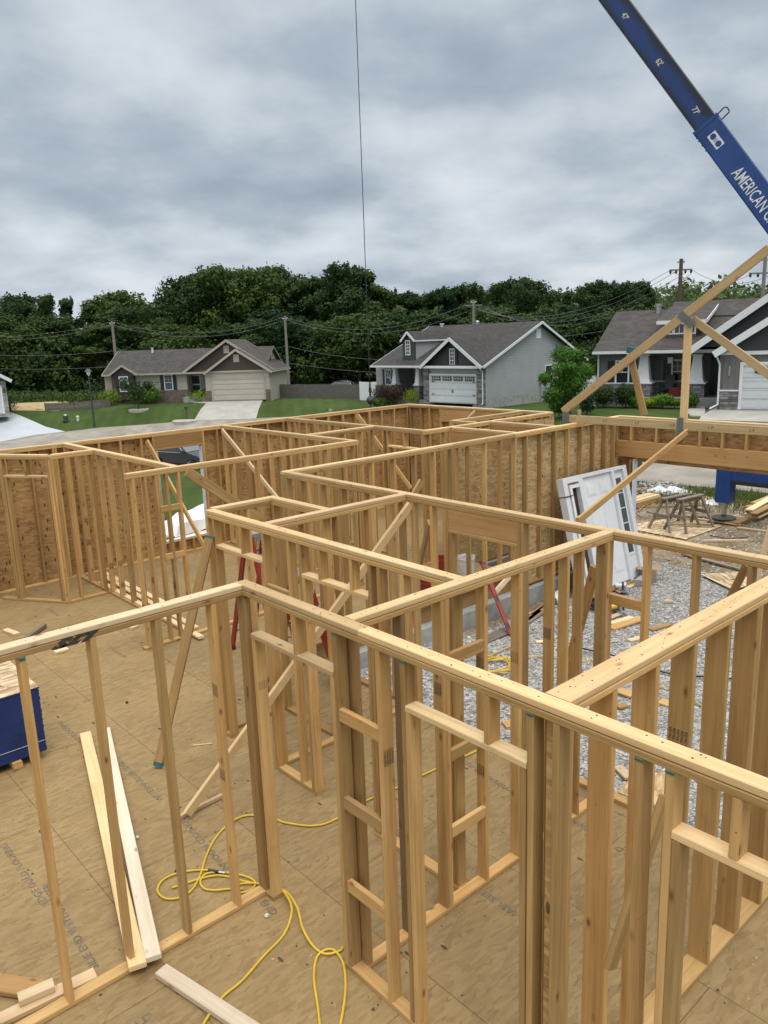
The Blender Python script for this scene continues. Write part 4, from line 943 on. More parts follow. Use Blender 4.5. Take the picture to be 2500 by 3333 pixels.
# small litter
for i, (x, y) in enumerate(((413, 2286), (447, 2725), (575, 2835), (868, 2980), (1188, 2650), (985, 3380))):
    q = PZ((x, y), .012); b = MB(); b.lathe([(0, -.012), (.014, -.008), (.018, 0), (.010, .012), (0, .016)], q, 7); o = b.build('debris_scrap', 'plastic_white' if i % 2 else 'black', None, loc=q); tag(o, None, 'litter', 'bits of litter on the subfloor')
    o['label'] = ['dark pebble on the open subfloor', 'pale nub beside the whitish board', 'dark bit near the yellow hose loop', 'white nub beside the plate corner', 'dark bit in the doorway', 'pale nub at the bottom edge'][i]
# stack of sheets with blue edges
cz = .09; C0 = PZ((153, 2440), cz); zt = PX((155, 2262), C0.x).z
st = thing('sheet_stack', (C0.x, C0.y, 0), 'stack of strand board sheets with bright blue edges behind the near left wall', 'sheet stack')
n = 40; hgt = zt-cz
b = MB()
for i in range(n):
    j = random.uniform(-.004, .004); z0 = cz+hgt*i/n; z1 = cz+hgt*(i+1)/n-.0015
    if i == n-1: break
    b.box((C0.x-1.22+j, C0.y+random.uniform(-.003, .003), z0), (C0.x+j, C0.y+2.44, z1))
b.build('sheets', 'blue_edge', st)
b = MB(); b.box((C0.x-1.22, C0.y-.004, zt-.016), (C0.x+.006, C0.y+2.44, zt)); b.build('top_sheet', 'osb_pale', st)
b = MB(); b.box((C0.x-1.22, C0.y-.006, zt-.018), (C0.x+.008, C0.y-.0045, zt-.003)); b.box((C0.x+.0065, C0.y-.006, zt-.018), (C0.x+.008, C0.y+2.44, zt-.003)); b.build('blue_rim', 'blue_edge', st)
for dx in (.30, .85):
    b = MB(); b.board((C0.x-dx, C0.y-.05, .044), (C0.x-dx, C0.y+2.4, .044), (1, 0, 0), .089, .088); b.build('spacer_block', 'wood', st)
b = MB(); b.box((C0.x-1.22, C0.y-.0052, cz+hgt*.165), (C0.x-.01, C0.y-.0042, cz+hgt*.172)); b.build('paint_line', 'offwhite', st)
text_mesh('sheet_printing', 'WEYERHAEUSER', .10, frame4((C0.x-.62, C0.y+.28, zt+.001), (1, 0, 0), (0, 1, 0)), 'ink', st)
# printing on the subfloor
FL = 'WEYERHAEUSER EDGE GOLD FLOORING'
def floor_text(body, pa, pb, size=.062):
    a, c_ = PZ(pa, .001), PZ(pb, .001); d = (c_-a).normalized(); mid = (a+c_)/2
    o = text_mesh('floor_printing', body, size, frame4(mid, d, Vector((0, 0, 1)).cross(d)), 'floor_ink', None, sx=1.2, bold=.0015)
    ln = max(v_.co.length for v_ in o.data.vertices); o['kind'] = 'structure'
    return o
yb, yf = Vector((0, 0)), None
for body, pa, pb in (('SIDE END WEYERHAEUSER', (310, 3150), (150, 2880)), ('EDGE GOLD FLOORING', (150, 2945), (10, 2745)), ('WEYERHAEUSER EDGE', (530, 2610), (385, 2475)), ('EDGE GOLD FLOORING', (620, 2700), (700, 2790)), ('WEYERHAEUSER EDGE', (1700, 2990), (1575, 2905)), ('WEYERHAEUSER', (1640, 2560), (1530, 2490)), ('GOLD FLOORING', (2060, 2790), (1880, 2680)), ('EDGE GOLD FLOORING', (340, 2480), (170, 2330)), ('EDGE GOLD', (440, 2160), (330, 2090)), ('FLOORING', (205, 2010), (145, 1975)), ('END', (845, 2925), (905, 2985)), ('GOLD', (400, 3370), (470, 3320))):
    floor_text(body, pa, pb, .078)
# yellow air hose
def hose(label, px, z=.012, r=.0085, name='air_hose', mat='yellow', cat='hose', lift=None, grp=None, n=10):
    P = [PZ(p, (lift or {}).get(i, z)) if len(p) == 2 else PZ(p[:2], p[2]) for i, p in enumerate(px)]
    pts = []
    for i in range(len(P)-1):
        p0, p1, p2, p3 = P[max(i-1, 0)], P[i], P[i+1], P[min(i+2, len(P)-1)]
        for k in range(n):
            t = k/n; pts.append(.5*((2*p1)+(-p0+p2)*t+(2*p0-5*p1+4*p2-p3)*t*t+(-p0+3*p1-3*p2+p3)*t*t*t))
    pts.append(P[-1]); b = MB(); b.tube(pts, r, 8); o = b.build(name, mat, None, loc=P[0]); tag(o, label, cat, grp); return o
g1_ = 'yellow air hoses'
hs = hose('yellow air hose looping round the plate corner and across the doorway', [(1550, 2445), (1400, 2512), (1290, 2565), (1185, 2610), (1090, 2668), (1020, 2688), (930, 2678), (880, 2660), (800, 2655), (745, 2682), (700, 2730), (670, 2790), (655, 2840), (630, 2890), (590, 2920), (540, 2925), (513, 2900), (530, 2865), (580, 2842), (650, 2832), (720, 2838), (790, 2850), (828, 2868), (825, 2890), (790, 2905), (765, 2895), (780, 2878), (830, 2876), (890, 2888), (925, 2905, .05), (950, 2960, .05), (925, 3040), (860, 3110), (790, 3190), (730, 3240), (690, 3290), (660, 3340), (640, 3400)], grp=g1_)
hose('yellow air hose in a tall narrow loop hanging over the bottom plate', [(560, 2890), (700, 2850), (800, 2870), (915, 2893, .05), (965, 2950, .05), (985, 3020, .04), (1020, 3080), (1060, 3105), (1105, 3095), (1115, 3082)], grp=g1_)
hose('yellow air hose end loop dropping to the bottom edge of the photo', [(1050, 3420), (1035, 3280), (1022, 3180), (1035, 3110), (1080, 3090), (1115, 3130), (1125, 3200), (1118, 3280), (1095, 3400)], grp=g1_)
hose('yellow air hose loop around the dark coupling', [(712, 2838), (670, 2845), (652, 2870), (665, 2892), (700, 2898), (740, 2894), (790, 2893)], grp=g1_)
a, c_ = PZ((678, 2833), .016), PZ((712, 2838), .016)
cp = thing('hose_coupling', a, 'dark hose coupling with steel fitting on the yellow loop', 'coupling')
b = MB(); b.cyl(a, c_, .013, .013, 10); b.build('grip', 'black', cp)
b = MB(); b.cyl(c_, PZ((733, 2841), .016), .010, .012, 6); b.build('fitting', 'steel', cp)
# tangled hose on the gravel
for i in range(3):
    pts = []
    cx, cy = PZ((1610, 2165), -.5).xy; ph = i*1.9
    for k in range(14): a = k*.9+ph; pts.append((cx+.28*math.cos(a)*(1+.25*math.sin(k*1.7+i)), cy+.22*math.sin(a)*(1+.3*math.cos(k*2.1+i)), -.505+.01*i))
    b = MB(); b.tube(pts, .008, 6); o = b.build('air_hose', 'yellow', None, loc=(cx, cy, -.5)); tag(o, ['largest coil', 'middle coil', 'innermost coil'][i]+' of the yellow hose tangle on the gravel', 'hose', g1_)
hose('thin yellow hose trailing across the gravel from the tangle', [(1600, 2150, -.5), (1700, 2138, -.5), (1800, 2136, -.5), (1880, 2142, -.5), (1950, 2165, -.5), (2140, 2230, -.5), (2230, 2262, -.5), (2330, 2330, -.5)], grp=g1_, r=.007)
hose('black rubber cord lying on the gravel behind the corner post', [(1895, 2110, -.5), (1960, 2125, -.5), (2060, 2150, -.5), (2170, 2190, -.5), (2330, 2205, -.5), (2480, 2215, -.5)], r=.013, name='power_cord', mat='black', cat='cord')
hose('thin dark rod on the dirt near the spread sheet', [(2310, 1742, -.55), (2370, 1752, -.55), (2437, 1748, -.55)], r=.010, name='metal_rod', mat='black', cat='rod')

# step ladder
lx, ly, lz = 5.22, 8.38, 1.72
ld = thing('step_ladder', (lx, ly, 0), 'tall red fibreglass step ladder with grey metal top, standing open behind the flat headers', 'ladder', 'red ladders')
def ladder(root, lx, ly, lz, ax=0.0, spread=.56, wd=.25):
    T4 = Matrix.Translation((lx, ly, 0)) @ Matrix.Rotation(ax, 4, 'Z')
    for s in (-1, 1):
        for sd in (-1, 1):
            p0 = T4 @ Vector((s*wd, sd*spread, .03)); p1 = T4 @ Vector((s*.13, sd*.06, lz-.04))
            b = MB(); b.board(p0, p1, T4.to_3x3() @ Vector((0, 1, 0)), .085, .03, .004); b.build('side_rail', 'red', root)
            b = MB(); b.box((-.022, -.045, 0), (.022, .045, .07), Matrix.Translation(T4 @ Vector((s*wd, sd*spread, 0)))); b.build('rubber_foot', 'black', root)
    for k in range(5):
        f = (k+1)/6; z = lz*f; yy = -(spread-(spread-.06)*f); xx = wd-(wd-.13)*f
        b = MB(); b.board(T4 @ Vector((-xx, yy, z)), T4 @ Vector((xx, yy, z)), T4.to_3x3() @ Vector((0, 1, 0)), .08, .025, .002); b.build('step', 'galv', root)
        if k % 2 == 0: b = MB(); b.board(T4 @ Vector((-xx, -yy, z)), T4 @ Vector((xx, -yy, z)), (0, 0, 1), .035, .02, .002); b.build('rear_bar', 'galv', root)
    b = MB(); b.box((-.17, -.10, lz-.05), (.17, .10, lz), T4); b.box((-.15, -.085, lz-.10), (.15, .085, lz-.05), T4); b.build('top_cap', 'galv', root)
    for s in (-1, 1):
        b = MB(); b.board(T4 @ Vector((s*.19, -spread*.5, lz*.5)), T4 @ Vector((s*.19, spread*.5, lz*.5)), (0, 0, 1), .025, .004, .001); b.build('spreader_bar', 'galv', root)
ladder(ld, lx, ly, lz, wd=.17)
l2 = thing('step_ladder', (5.05, 7.25, 0), 'second red step ladder half hidden between the two long walls', 'ladder', 'red ladders')
ladder(l2, 5.05, 7.25, 1.45, R(55), .42, .2)
# buckets
def bucket(label, c, h, r, mat, tilt=None):
    root = thing('bucket', c, label, 'bucket'); c = Vector(c)
    b = MB(); b.lathe([(0, .004), (r*.84, .004), (r*.86, .01), (r*.97, h*.86), (r*1.02, h*.87), (r*1.02, h*.92), (r*.99, h*.93), (r, h), (r*.96, h), (r*.93, h*.9), (r*.82, .02), (0, .02)], c, 24); b.build('pail', mat, root)
    pts = [c+Vector((r*math.cos(a), -r*.35*math.sin(a), h*.86+r*1.0*math.sin(a)*.55)) for a in np.linspace(0, math.pi, 14)]
    b = MB(); b.tube(pts, .003, 6); b.build('handle', 'dark_metal', root); return root
bucket('white plastic bucket on the subfloor beyond the deep door header', (9.62, 8.78, 0), .37, .15, 'plastic_white')
bucket('red bucket standing by the post left of the white bucket', (9.45, 9.25, 0), .30, .13, 'red')
bucket('small red bucket half hidden behind the crossing top plates', (8.42, 8.55, 0), .26, .13, 'red')
# spirit level leaning on the rim joist
a = PZ((1663, 2066), -.53); c_ = PY((1572, 1835), 8.15)
lv = thing('spirit_level', a, 'long red spirit level leaning against the foundation', 'level')
Xl = (c_-a).normalized()
b = MB(); b.board(a, c_, (1, -.3, 0), .075, .028, .003); b.build('body', 'red', lv)
for f in (.12, .5, .88):
    m_ = a.lerp(c_, f); b = MB(); b.board(m_-Xl*.05, m_+Xl*.05, (1, -.3, 0), .045, .032, .002); b.build('vial_window', 'black', lv)
for f in (0, 1):
    m_ = a.lerp(c_, f); b = MB(); b.board(m_-Xl*.012, m_+Xl*.012, (1, -.3, 0), .08, .033, .002); b.build('end_cap', 'black', lv)
M['wood_shade'] = wood_mat('painted_shade_lumber', (.075, .055, .035), (.04, .03, .02))  # near-black tone painted in for the shade behind the left sidelight
# white entry door unit leaning on the garage side wall
BL, BR, TL_, TR_ = Vector((11.12, 7.52, -.50)), Vector((13.04, 7.46, -.50)), Vector((11.10, 8.04, 1.56)), Vector((13.10, 8.02, 1.50))
ux = (BR-BL).normalized(); uy = (TL_-BL); Hd = uy.length; uy.normalize(); Wd = (BR-BL).length
D4 = frame4(BL, ux, uy)    # local x right, y up the unit, z towards the viewer (-v)
if D4.to_3x3().col[2].y > 0: pass
zs = 1 if D4.to_3x3().col[2].y < 0 else -1
dr_ = thing('entry_door_unit', BL, 'white panelled entry door with two sidelights, leaning against the garage side wall', 'door unit')
def dbx(nm, x0, x1, y0, y1, z0, z1, m, par=dr_):
    b = MB(); za, zb2 = sorted((z0*zs, z1*zs)); b.box((x0, y0, za), (x1, y1, zb2), D4); return b.build(nm, m, par)
J = .035
x = [0, .10, .44, .56, 1.43, 1.50, Wd-.10, Wd]
for a_, b2 in ((0, .11), (.44, .56), (1.44, 1.52), (Wd-.11, Wd)): dbx('door_jamb', a_, b2, 0, Hd, 0, .14, 'offwhite')
dbx('door_head', .11, .44, Hd-.10, Hd, 0, .138, 'offwhite'); dbx('door_head', .56, 1.44, Hd-.06, Hd, 0, .138, 'offwhite'); dbx('door_head', 1.52, Wd-.11, Hd-.06, Hd, 0, .138, 'offwhite')
dbx('threshold', 0, Wd, -.045, -.002, -.01, .15, 'beam'); dbx('threshold_strip', .56, Wd-.11, 0, .03, .02, .13, 'galv')
dl_ = dbx('door_leaf', .565, 1.435, .032, Hd-.065, .05, .092, 'white')
for (cx0, cx1) in ((.66, .95), (1.05, 1.34)):
    for (y0, y1) in ((Hd-.42, Hd-.20), (Hd-1.15, Hd-.55), (.22, .78)):
        dbx('door_panel', cx0, cx1, y0, y1, .093, .097, 'white', dl_); dbx('door_panel', cx0+.03, cx1-.03, y0+.03, y1-.03, .0975, .104, 'white', dl_)
b = MB(); b.cyl(D4 @ Vector((1.37, .95, .093*zs)), D4 @ Vector((1.37, .95, .100*zs)), .028, .028, 14); b.build('knob_hole', 'black', dl_)
M['sidelight_infill'] = plain('grey_sidelight_glass', (.07, .08, .08), .4, spec=.3)
sg = dbx('sidelight', 1.525, Wd-.115, .032, Hd-.065, .055, .085, 'offwhite')
gx0, gx1 = 1.58, Wd-.17
for i in range(5):
    y0 = .50+i*(Hd-.70)/5; dbx('pane', gx0, gx1, y0, y0+(Hd-.70)/5-.02, .086, .089, 'sidelight_infill', sg)
for (a_, b2, y0, y1) in ((gx0-.03, gx0, .46, Hd-.17), (gx1, gx1+.03, .46, Hd-.17), (gx0, gx1, .46, .495), (gx0, gx1, Hd-.205, Hd-.17)): dbx('pane_frame', a_, b2, y0, y1, .0855, .098, 'white', sg)
for i in range(1, 5): dbx('muntin', gx0, gx1, .50+i*(Hd-.70)/5-.019, .50+i*(Hd-.70)/5-.002, .0895, .096, 'white', sg)
for (a_, b2, y0, y1) in ((.15, .21, .06, Hd-.14), (.21, .42, Hd-.20, Hd-.14)): dbx('brickmould', a_, b2, y0, y1, .09, .15, 'white')
dbx('strap', -.005, .2, Hd-.33, Hd-.315, -.005, .155, 'black')
dbx('sidelight_infill', .215, .435, .06, Hd-.21, .04, .05, 'wood_shade')  # no glass: dark panel standing in for the shaded gap behind the unit
# cardboard boxes and tools beside the door
def boxy(label, px, z, dims, rot, mat, name, cat, lid=True):
    q = PZ(px, z); root = thing(name, q, label, cat); R4 = Matrix.Translation(q) @ Matrix.Rotation(rot, 4, 'Z'); a_, d_, h_ = dims
    b = MB(); b.box((-a_/2, -d_/2, 0), (a_/2, d_/2, h_), R4); b.build('carton', mat, root)
    if lid:
        for s in (-1, 1): b = MB(); b.box((-a_/2, s*(d_/2+.001), h_*.92), (a_/2, s*(d_/2+.09), h_*.95), R4 @ Matrix.Translation((0, 0, h_*.05))); b.build('flap', mat, root)
    return root
boxy('brown cardboard carton by the lower corner of the white door unit', (2110, 1885), -.53, (.35, .26, .24), .6, 'cardboard', 'cardboard_box', 'box')
boxy('concrete grey block under the cardboard carton beside the door', (2095, 1900), -.53, (.4, .2, .12), .2, 'conc', 'concrete_block', 'block', False)
def saw(label, px, col, ang):
    q = PZ(px, -.50); root = thing('circular_saw', q, label, 'power saw', 'tools on the gravel'); R4 = Matrix.Translation(q) @ Matrix.Rotation(ang, 4, 'Z')
    b = MB(); b.box((-.16, -.07, 0), (.16, .07, .008), R4); b.build('base_plate', 'galv', root)
    b = MB(); b.cyl(R4 @ Vector((0, -.02, .07)), R4 @ Vector((0, .02, .07)), .09, .09, 20); b.build('blade_guard', 'galv' if col != 'black' else 'black', root)
    b = MB(); b.cyl(R4 @ Vector((0, .03, .07)), R4 @ Vector((0, .16, .07)), .05, .04, 14); b.build('motor', col, root)
    b = MB(); b.tube([R4 @ Vector((-.06, .03, .12)), R4 @ Vector((-.12, .03, .17)), R4 @ Vector((-.19, .03, .13)), R4 @ Vector((-.19, .03, .06))], .018, 8); b.build('handle', 'black', root)
saw('white and grey circular saw on a sheet in front of the door unit', (2034, 1920), 'offwhite', .5)
saw('black and yellow circular saw between the corner post and its neighbour', (2010, 1985), 'yellow', 1.2)
saw('black circular saw beside the stamped leaning brace', (1935, 1975), 'black', 2.0)
# white plastic pipe stub
a = PZ((1812, 1945), -.45); b = MB(); b.lathe([(.10, -.12), (.10, .12), (.085, .12), (.085, -.12)], a, 22, M4=Matrix.Rotation(R(80), 4, 'Y')); o = b.build('drain_pipe', 'plastic_white', None, loc=a); tag(o, 'short wide pale drain pipe stub by the foundation', 'pipe')
a = PZ((1527, 2118), -.5); b = MB(); b.lathe([(0, .22), (.025, .22), (.027, .19), (.018, .185), (.034, .15), (.035, .0), (0, 0)], a, 16); o = b.build('bottle', 'plastic_white', None, loc=a); tag(o, 'white capped bottle standing in the dirt below the foundation', 'bottle')

# sawhorses on a sheet
def sheet(label, corners, z, th=.012, mat='osb_pale', name='plywood_sheet', rim=None):
    P = [PZ(c_, z) for c_ in corners]
    if (P[1]-P[0]).cross(P[2]-P[0]).z < 0: P = P[::-1]
    b = MB(); b.slab(P, th, 0, mi_side=1 if rim else 0); o = b.build(name, [mat]+([rim] if rim else []), None, loc=P[0]); tag(o, label, 'sheet', 'sheets lying on the ground'); return o
s3 = lambda x, y: (2000+x*.3014, 1450+y*.3014)
sheet('strand board sheet under the two sawhorses', (s3(1160, 870), s3(770, 1012), s3(60, 880), s3(640, 770)), -.545, rim='wood_dark')
sheet('dull yellowish sheet lying on the gravel by the right hand posts', (s3(930, 1390), s3(1280, 1560), s3(1480, 1500), s3(1390, 1360)), -.50, rim='wood_wet')
sheet('strand board sheet at the edge of the street beyond the sawhorses', (s3(860, 620), s3(1090, 620), s3(1150, 570), s3(960, 540)), -.55, rim='wood_dark')
sheet('strand board strip under the foot of the white door unit', (s3(-60, 1530), s3(-20, 1420), s3(280, 1480), s3(60, 1590)), -.515)
q5 = lambda x, y: (1850+x*.2486, 2200+y*.2486)
sheet('cracked strand board sheet leaning at the subfloor edge', (q5(640, 1520), q5(820, 1330), q5(1280, 1250), q5(1280, 1760)), -.25, mat='osb_ext')
sheet('brown strip of sheathing along the foot of the foundation', ((1590, 2090), (1660, 2060), (1640, 2042), (1560, 2075)), -.52, mat='wood_grey')
def sawhorse(label, ta, tb, zt):
    a, c_ = PZ(ta, zt), PZ(tb, zt); X = (c_-a).normalized(); L_ = (c_-a).length; Y = Vector((-X.y, X.x, 0)); g0 = -.545
    root = thing('sawhorse', ((a+c_)/2).xy[:]+(g0,), label, 'sawhorse', 'weathered sawhorses')
    b = MB(); b.board(a, c_, Y, .13, .038); b.build('top_rail', 'wood_grey', root)
    b = MB(); b.board(a-Vector((0, 0, .065)), c_-Vector((0, 0, .065)), (0, 0, 1), .089, .038); b.build('web_board', 'wood_grey', root)
    legs = {}
    for e, P, sx in (('a', a, -1), ('b', c_, 1)):
        for s in (-1, 1):
            top = P-X*sx*.10+Y*s*.035-Vector((0, 0, .02)); ft = P+X*sx*.06+Y*s*.30; ft.z = g0+.006
            b = MB(); b.board(ft, top, Y, .065, .04); b.build('leg', 'wood_grey', root); legs[e, s] = (ft, top)
    for e in 'ab':
        p = [legs[e, s][0].lerp(legs[e, s][1], .48) for s in (-1, 1)]; sx = -1 if e == 'a' else 1; o_ = X*sx*.035
        b = MB(); b.board(p[0]+o_-Y*.04, p[1]+o_+Y*.04, (0, 0, 1), .085, .025); b.build('end_brace', 'wood_grey', root)
    return root
sawhorse('grey weathered sawhorse, the one farther from the outrigger', s3(515, 580), s3(800, 520), .20)
sawhorse('grey weathered sawhorse, the one nearer the outrigger', s3(690, 588), s3(950, 530), .20)
# pad, outrigger and crane boom
pad = thing('outrigger_pad', PZ(s3(1180, 785), -.55), 'thick brown timber pad under the crane outrigger foot', 'pad')
P = [PZ(s3(*q_), -.47) for q_ in ((985, 775), (1345, 838), (1460, 790), (1120, 725))]
if (P[1]-P[0]).cross(P[2]-P[0]).z < 0: P = P[::-1]
b = MB(); b.slab(P, .09); b.build('timber_mat', 'wood_dark', pad)
cr = thing('crane_truck', (21, 4.7, -.6), 'blue mobile crane with outrigger down and its long lettered boom raised over the site', 'crane')
fq = PZ(s3(1180, 785), -.46)
b = MB(); b.lathe([(0, .0), (.26, .0), (.28, .02), (.26, .035), (.06, .07), (.05, .12), (0, .12)], fq, 28); b.build('outrigger_foot', 'dark_metal', cr)
bx = fq.x
zt_ = PX(s3(1160, 222), bx).z; zb2 = PX(s3(1200, 607), bx).z
b = MB(); b.cyl(fq+Vector((0, 0, .1)), (fq.x, fq.y, zb2+.02), .055, .055, 16); b.build('outrigger_cylinder', 'steel', cr)
b = MB(); b.box((bx-.17, fq.y-.17, zb2), (bx+.17, fq.y+.17, zt_)); b.build('outrigger_box', 'crane', cr)
zbm0 = PX(s3(1300, 400), bx).z; zbm1 = PX(s3(1300, 262), bx).z
b = MB(); b.box((bx-.15, 5.9, zbm0+.02), (bx+.15, fq.y-.171, zbm1+.06)); b.build('outrigger_beam', 'crane', cr)
b = MB(); b.box((bx-.156, 5.9, zbm0-.02), (bx+.156, fq.y-.175, zbm0+.07)); b.build('beam_rail', 'black', cr)
# truck body, out of the frame to the right
TG = terr(22, 4.7)
b = MB(); b.box((16.4, 3.5, TG+.55), (26.2, 5.95, TG+1.15)); b.box((26.3, 3.45, TG+.5), (28.6, 6.0, TG+2.7)); b.build('chassis', 'crane', cr)
b = MB(); b.cyl((22.6, 4.9, TG+1.15), (22.6, 4.9, TG+1.5), .9, .9, 24); b.box((21.9, 4.2, TG+1.5), (23.6, 5.9, TG+2.5)); b.build('turntable', 'crane', cr)
for sx in (17.4, 19.0, 24.4, 27.3):
    for sy in (3.6, 5.85):
        b = MB(); b.cyl((sx, sy-.15, TG+.5), (sx, sy+.15, TG+.5), .5, .5, 24); b.build('wheel', 'black', cr)
d0, d1 = 20.3, 22.3
Ajt = PD((2304, 411), 20.3); slope = Vector((1.0, 1.342))
far = PD((2304-1180, 411-1180*1.345), 22.2); near = PD((2304+420, 411+420*1.36), 19.7)
Xb = (far-near).normalized(); viewd = (Ajt-ORI).normalized(); Yb = (viewd.cross(Xb)).normalized(); Zb = Xb.cross(Yb).normalized()
if Yb.z < 0: Yb = -Yb          # towards the upper side of the boom
Zv = Xb.cross(Yb); 
if Zv.dot(viewd) > 0: Zv = -Zv  # towards the camera
def bprof(w, h): return [(-w/2, -h/2), (w/2, -h/2), (w/2, h/2), (-w/2, h/2)]
def along(t): return Ajt+Xb*t
Lfar = (far-Ajt).dot(Xb); 
def boxbeam(nm, t0, t1, hh0, hh1, wd, mat, shift=0.0):
    b = MB(); c = .03
    def ring(t, hh):
        o = along(t)+Yb*shift
        pr = [(-hh/2+c, -wd/2), (hh/2-c, -wd/2), (hh/2, -wd/2+c), (hh/2, wd/2-c), (hh/2-c, wd/2), (-hh/2+c, wd/2), (-hh/2, wd/2-c), (-hh/2, -wd/2+c)]
        return [o+Yb*a+Zv*b_ for a, b_ in pr], pr
    A, pr = ring(t0, hh0); B, _ = ring(t1, hh1); ln = abs(t1-t0)
    for i in range(8):
        j = (i+1) % 8; b.face([A[i], A[j], B[j], B[i]], [(0, pr[i][0]+.3), (0, pr[j][0]+.3), (ln, pr[j][0]+.3), (ln, pr[i][0]+.3)])
    b.face(A[::-1]); b.face(B); return b.build(nm, mat, cr)
boxbeam('boom_inner_section', -.25, Lfar, .575, .56, .42, 'boom')
ob = boxbeam('boom_outer_section', -8.9, 0.0, .70, .675, .50, 'crane', -.012)
b = MB()
b.board(along(.05)-Yb*.283+Zv*.2, along(Lfar)-Yb*.276+Zv*.2, Yb, .025, .03)
b.build('boom_edge_strip', 'dark_metal', cr)
b = MB(); b.box((-.03, -.35, -.262), (.06, .35, .262), frame4(along(0)-Yb*.012, Xb, Yb)); b.build('boom_collar', 'crane', cr)
for t_ in (.0, -.1, -.25, -.42): b = MB(); q = along(t_-.1)-Yb*.34+Zv*.2; b.cyl(q, q-Yb*.03, .02, .02, 8); b.build('bolt', 'dark_metal', cr)
hb = along(-.02)+Yb*.33
b = MB(); b.tube([hb-Xb*.08, hb-Xb*.06+Yb*.22, hb-Xb*.02+Yb*.25, hb+Xb*.08+Yb*.25, hb+Xb*.12+Yb*.20, hb+Xb*.10], .018, 8); b.build('guide_ring', 'black', cr)
b = MB(); c0 = along(-3.0)+Yb*.40; b.tube([c0+(Xb*math.cos(a)+Yb*math.sin(a))*.07 for a in np.linspace(0, 6.28, 14)], .018, 8); b.build('eye_ring', 'black', cr)
b = MB(); q = along(.30)+Yb*.10+Zv*.212; b.cyl(q, q+Zv*.006, .045, .045, 14); b.build('pin_hole', 'black', cr)
TX = -Xb  # lettering reads down to the right
def btext(nm, body, px, size, mat, sx=.8, bold=.004, ang=0.0, zoff=.215):
    d = ray(px); n_ = Zv; t_ = (along(0)+Zv*zoff-ORI).dot(n_)/d.dot(n_); o = ORI+d*t_
    x_ = TX*math.cos(ang)+Yb*math.sin(ang); y_ = Yb*math.cos(ang)-TX*math.sin(ang)
    return text_mesh(nm, body, size, frame4(o, x_, y_), mat, cr, bold=bold, sx=sx)
M['cream'] = plain('cream_lettering', (.62, .55, .40), .7, var=.15)
btext('length_mark', "47'", (2034, 54), .20, 'cream', ang=-.12); btext('length_mark', "62'", (2146, 203), .20, 'cream', ang=-.05); btext('length_mark', "77'", (2264, 361), .20, 'cream', ang=-.12)
btext('boom_lettering', 'AMERICAN CRANE', (2476, 664), .43, 'white', .60, .002, zoff=.2535)
q = (2330, 456); d = ray(q); t_ = (along(0)+Zv*.2535-ORI).dot(Zv)/d.dot(Zv); o = ORI+d*t_
F4 = frame4(o, TX, Yb)
b = MB(); b.box((-.21, -.115, -.003), (.21, .115, .003), F4); pl = b.build('placard', 'offwhite', cr)
for cx in (-.115, .115):
    b = MB(); zz = F4.to_3x3().col[2]; p = F4 @ Vector((cx, 0, 0)); b.cyl(p-zz*.006, p+zz*.006, .075, .075, 20); b.build('roundel', 'crane', cr)
b = MB(); p = F4 @ Vector((0, 0, 0)); b.cyl(p-zz*.0075, p+zz*.0075, .05, .05, 18); b.build('roundel', 'galv', cr)
# load line and headache ball
tipx = PD((1160, 0), 21.5); lt = tipx.copy(); botd = None
ballp = PD((1206, 1303), 21.5); lx_, ly_ = ballp.x, ballp.y
tip = along(Lfar)
b = MB(); b.cyl((lx_, ly_, ballp.z+.5), (lx_, ly_, ballp.z+26), .011, .011, 6); b.build('load_line', 'dark_metal', cr)
hk = thing('crane_hook', (lx_, ly_, ballp.z), 'dark iron headache ball and swivel hanging on the crane line', 'hook')
b = MB(); b.lathe([(0, -.115), (.05, -.104), (.09, -.072), (.112, -.03), (.115, 0), (.112, .03), (.09, .072), (.05, .104), (0, .115)], ballp, 22); b.build('ball', 'dark_metal', hk)
b = MB(); b.cyl(ballp+Vector((0, 0, .10)), ballp+Vector((0, 0, .22)), .035, .028, 10); b.cyl(ballp+Vector((0, 0, .22)), ballp+Vector((0, 0, .34)), .042, .042, 10); b.cyl(ballp+Vector((0, 0, .34)), ballp+Vector((0, 0, .5)), .03, .02, 10); b.build('swivel', 'dark_metal', hk)
pts = [ballp+Vector((0, 0, -.10)), ballp+Vector((0, 0, -.22))]+[ballp+Vector((.07*math.cos(a), -.06*math.cos(a), -.30+.08*math.sin(a))) for a in np.linspace(1.57, -2.4, 10)]
b = MB(); b.tube(pts, .022, 8); b.build('hook', 'dark_metal', hk)

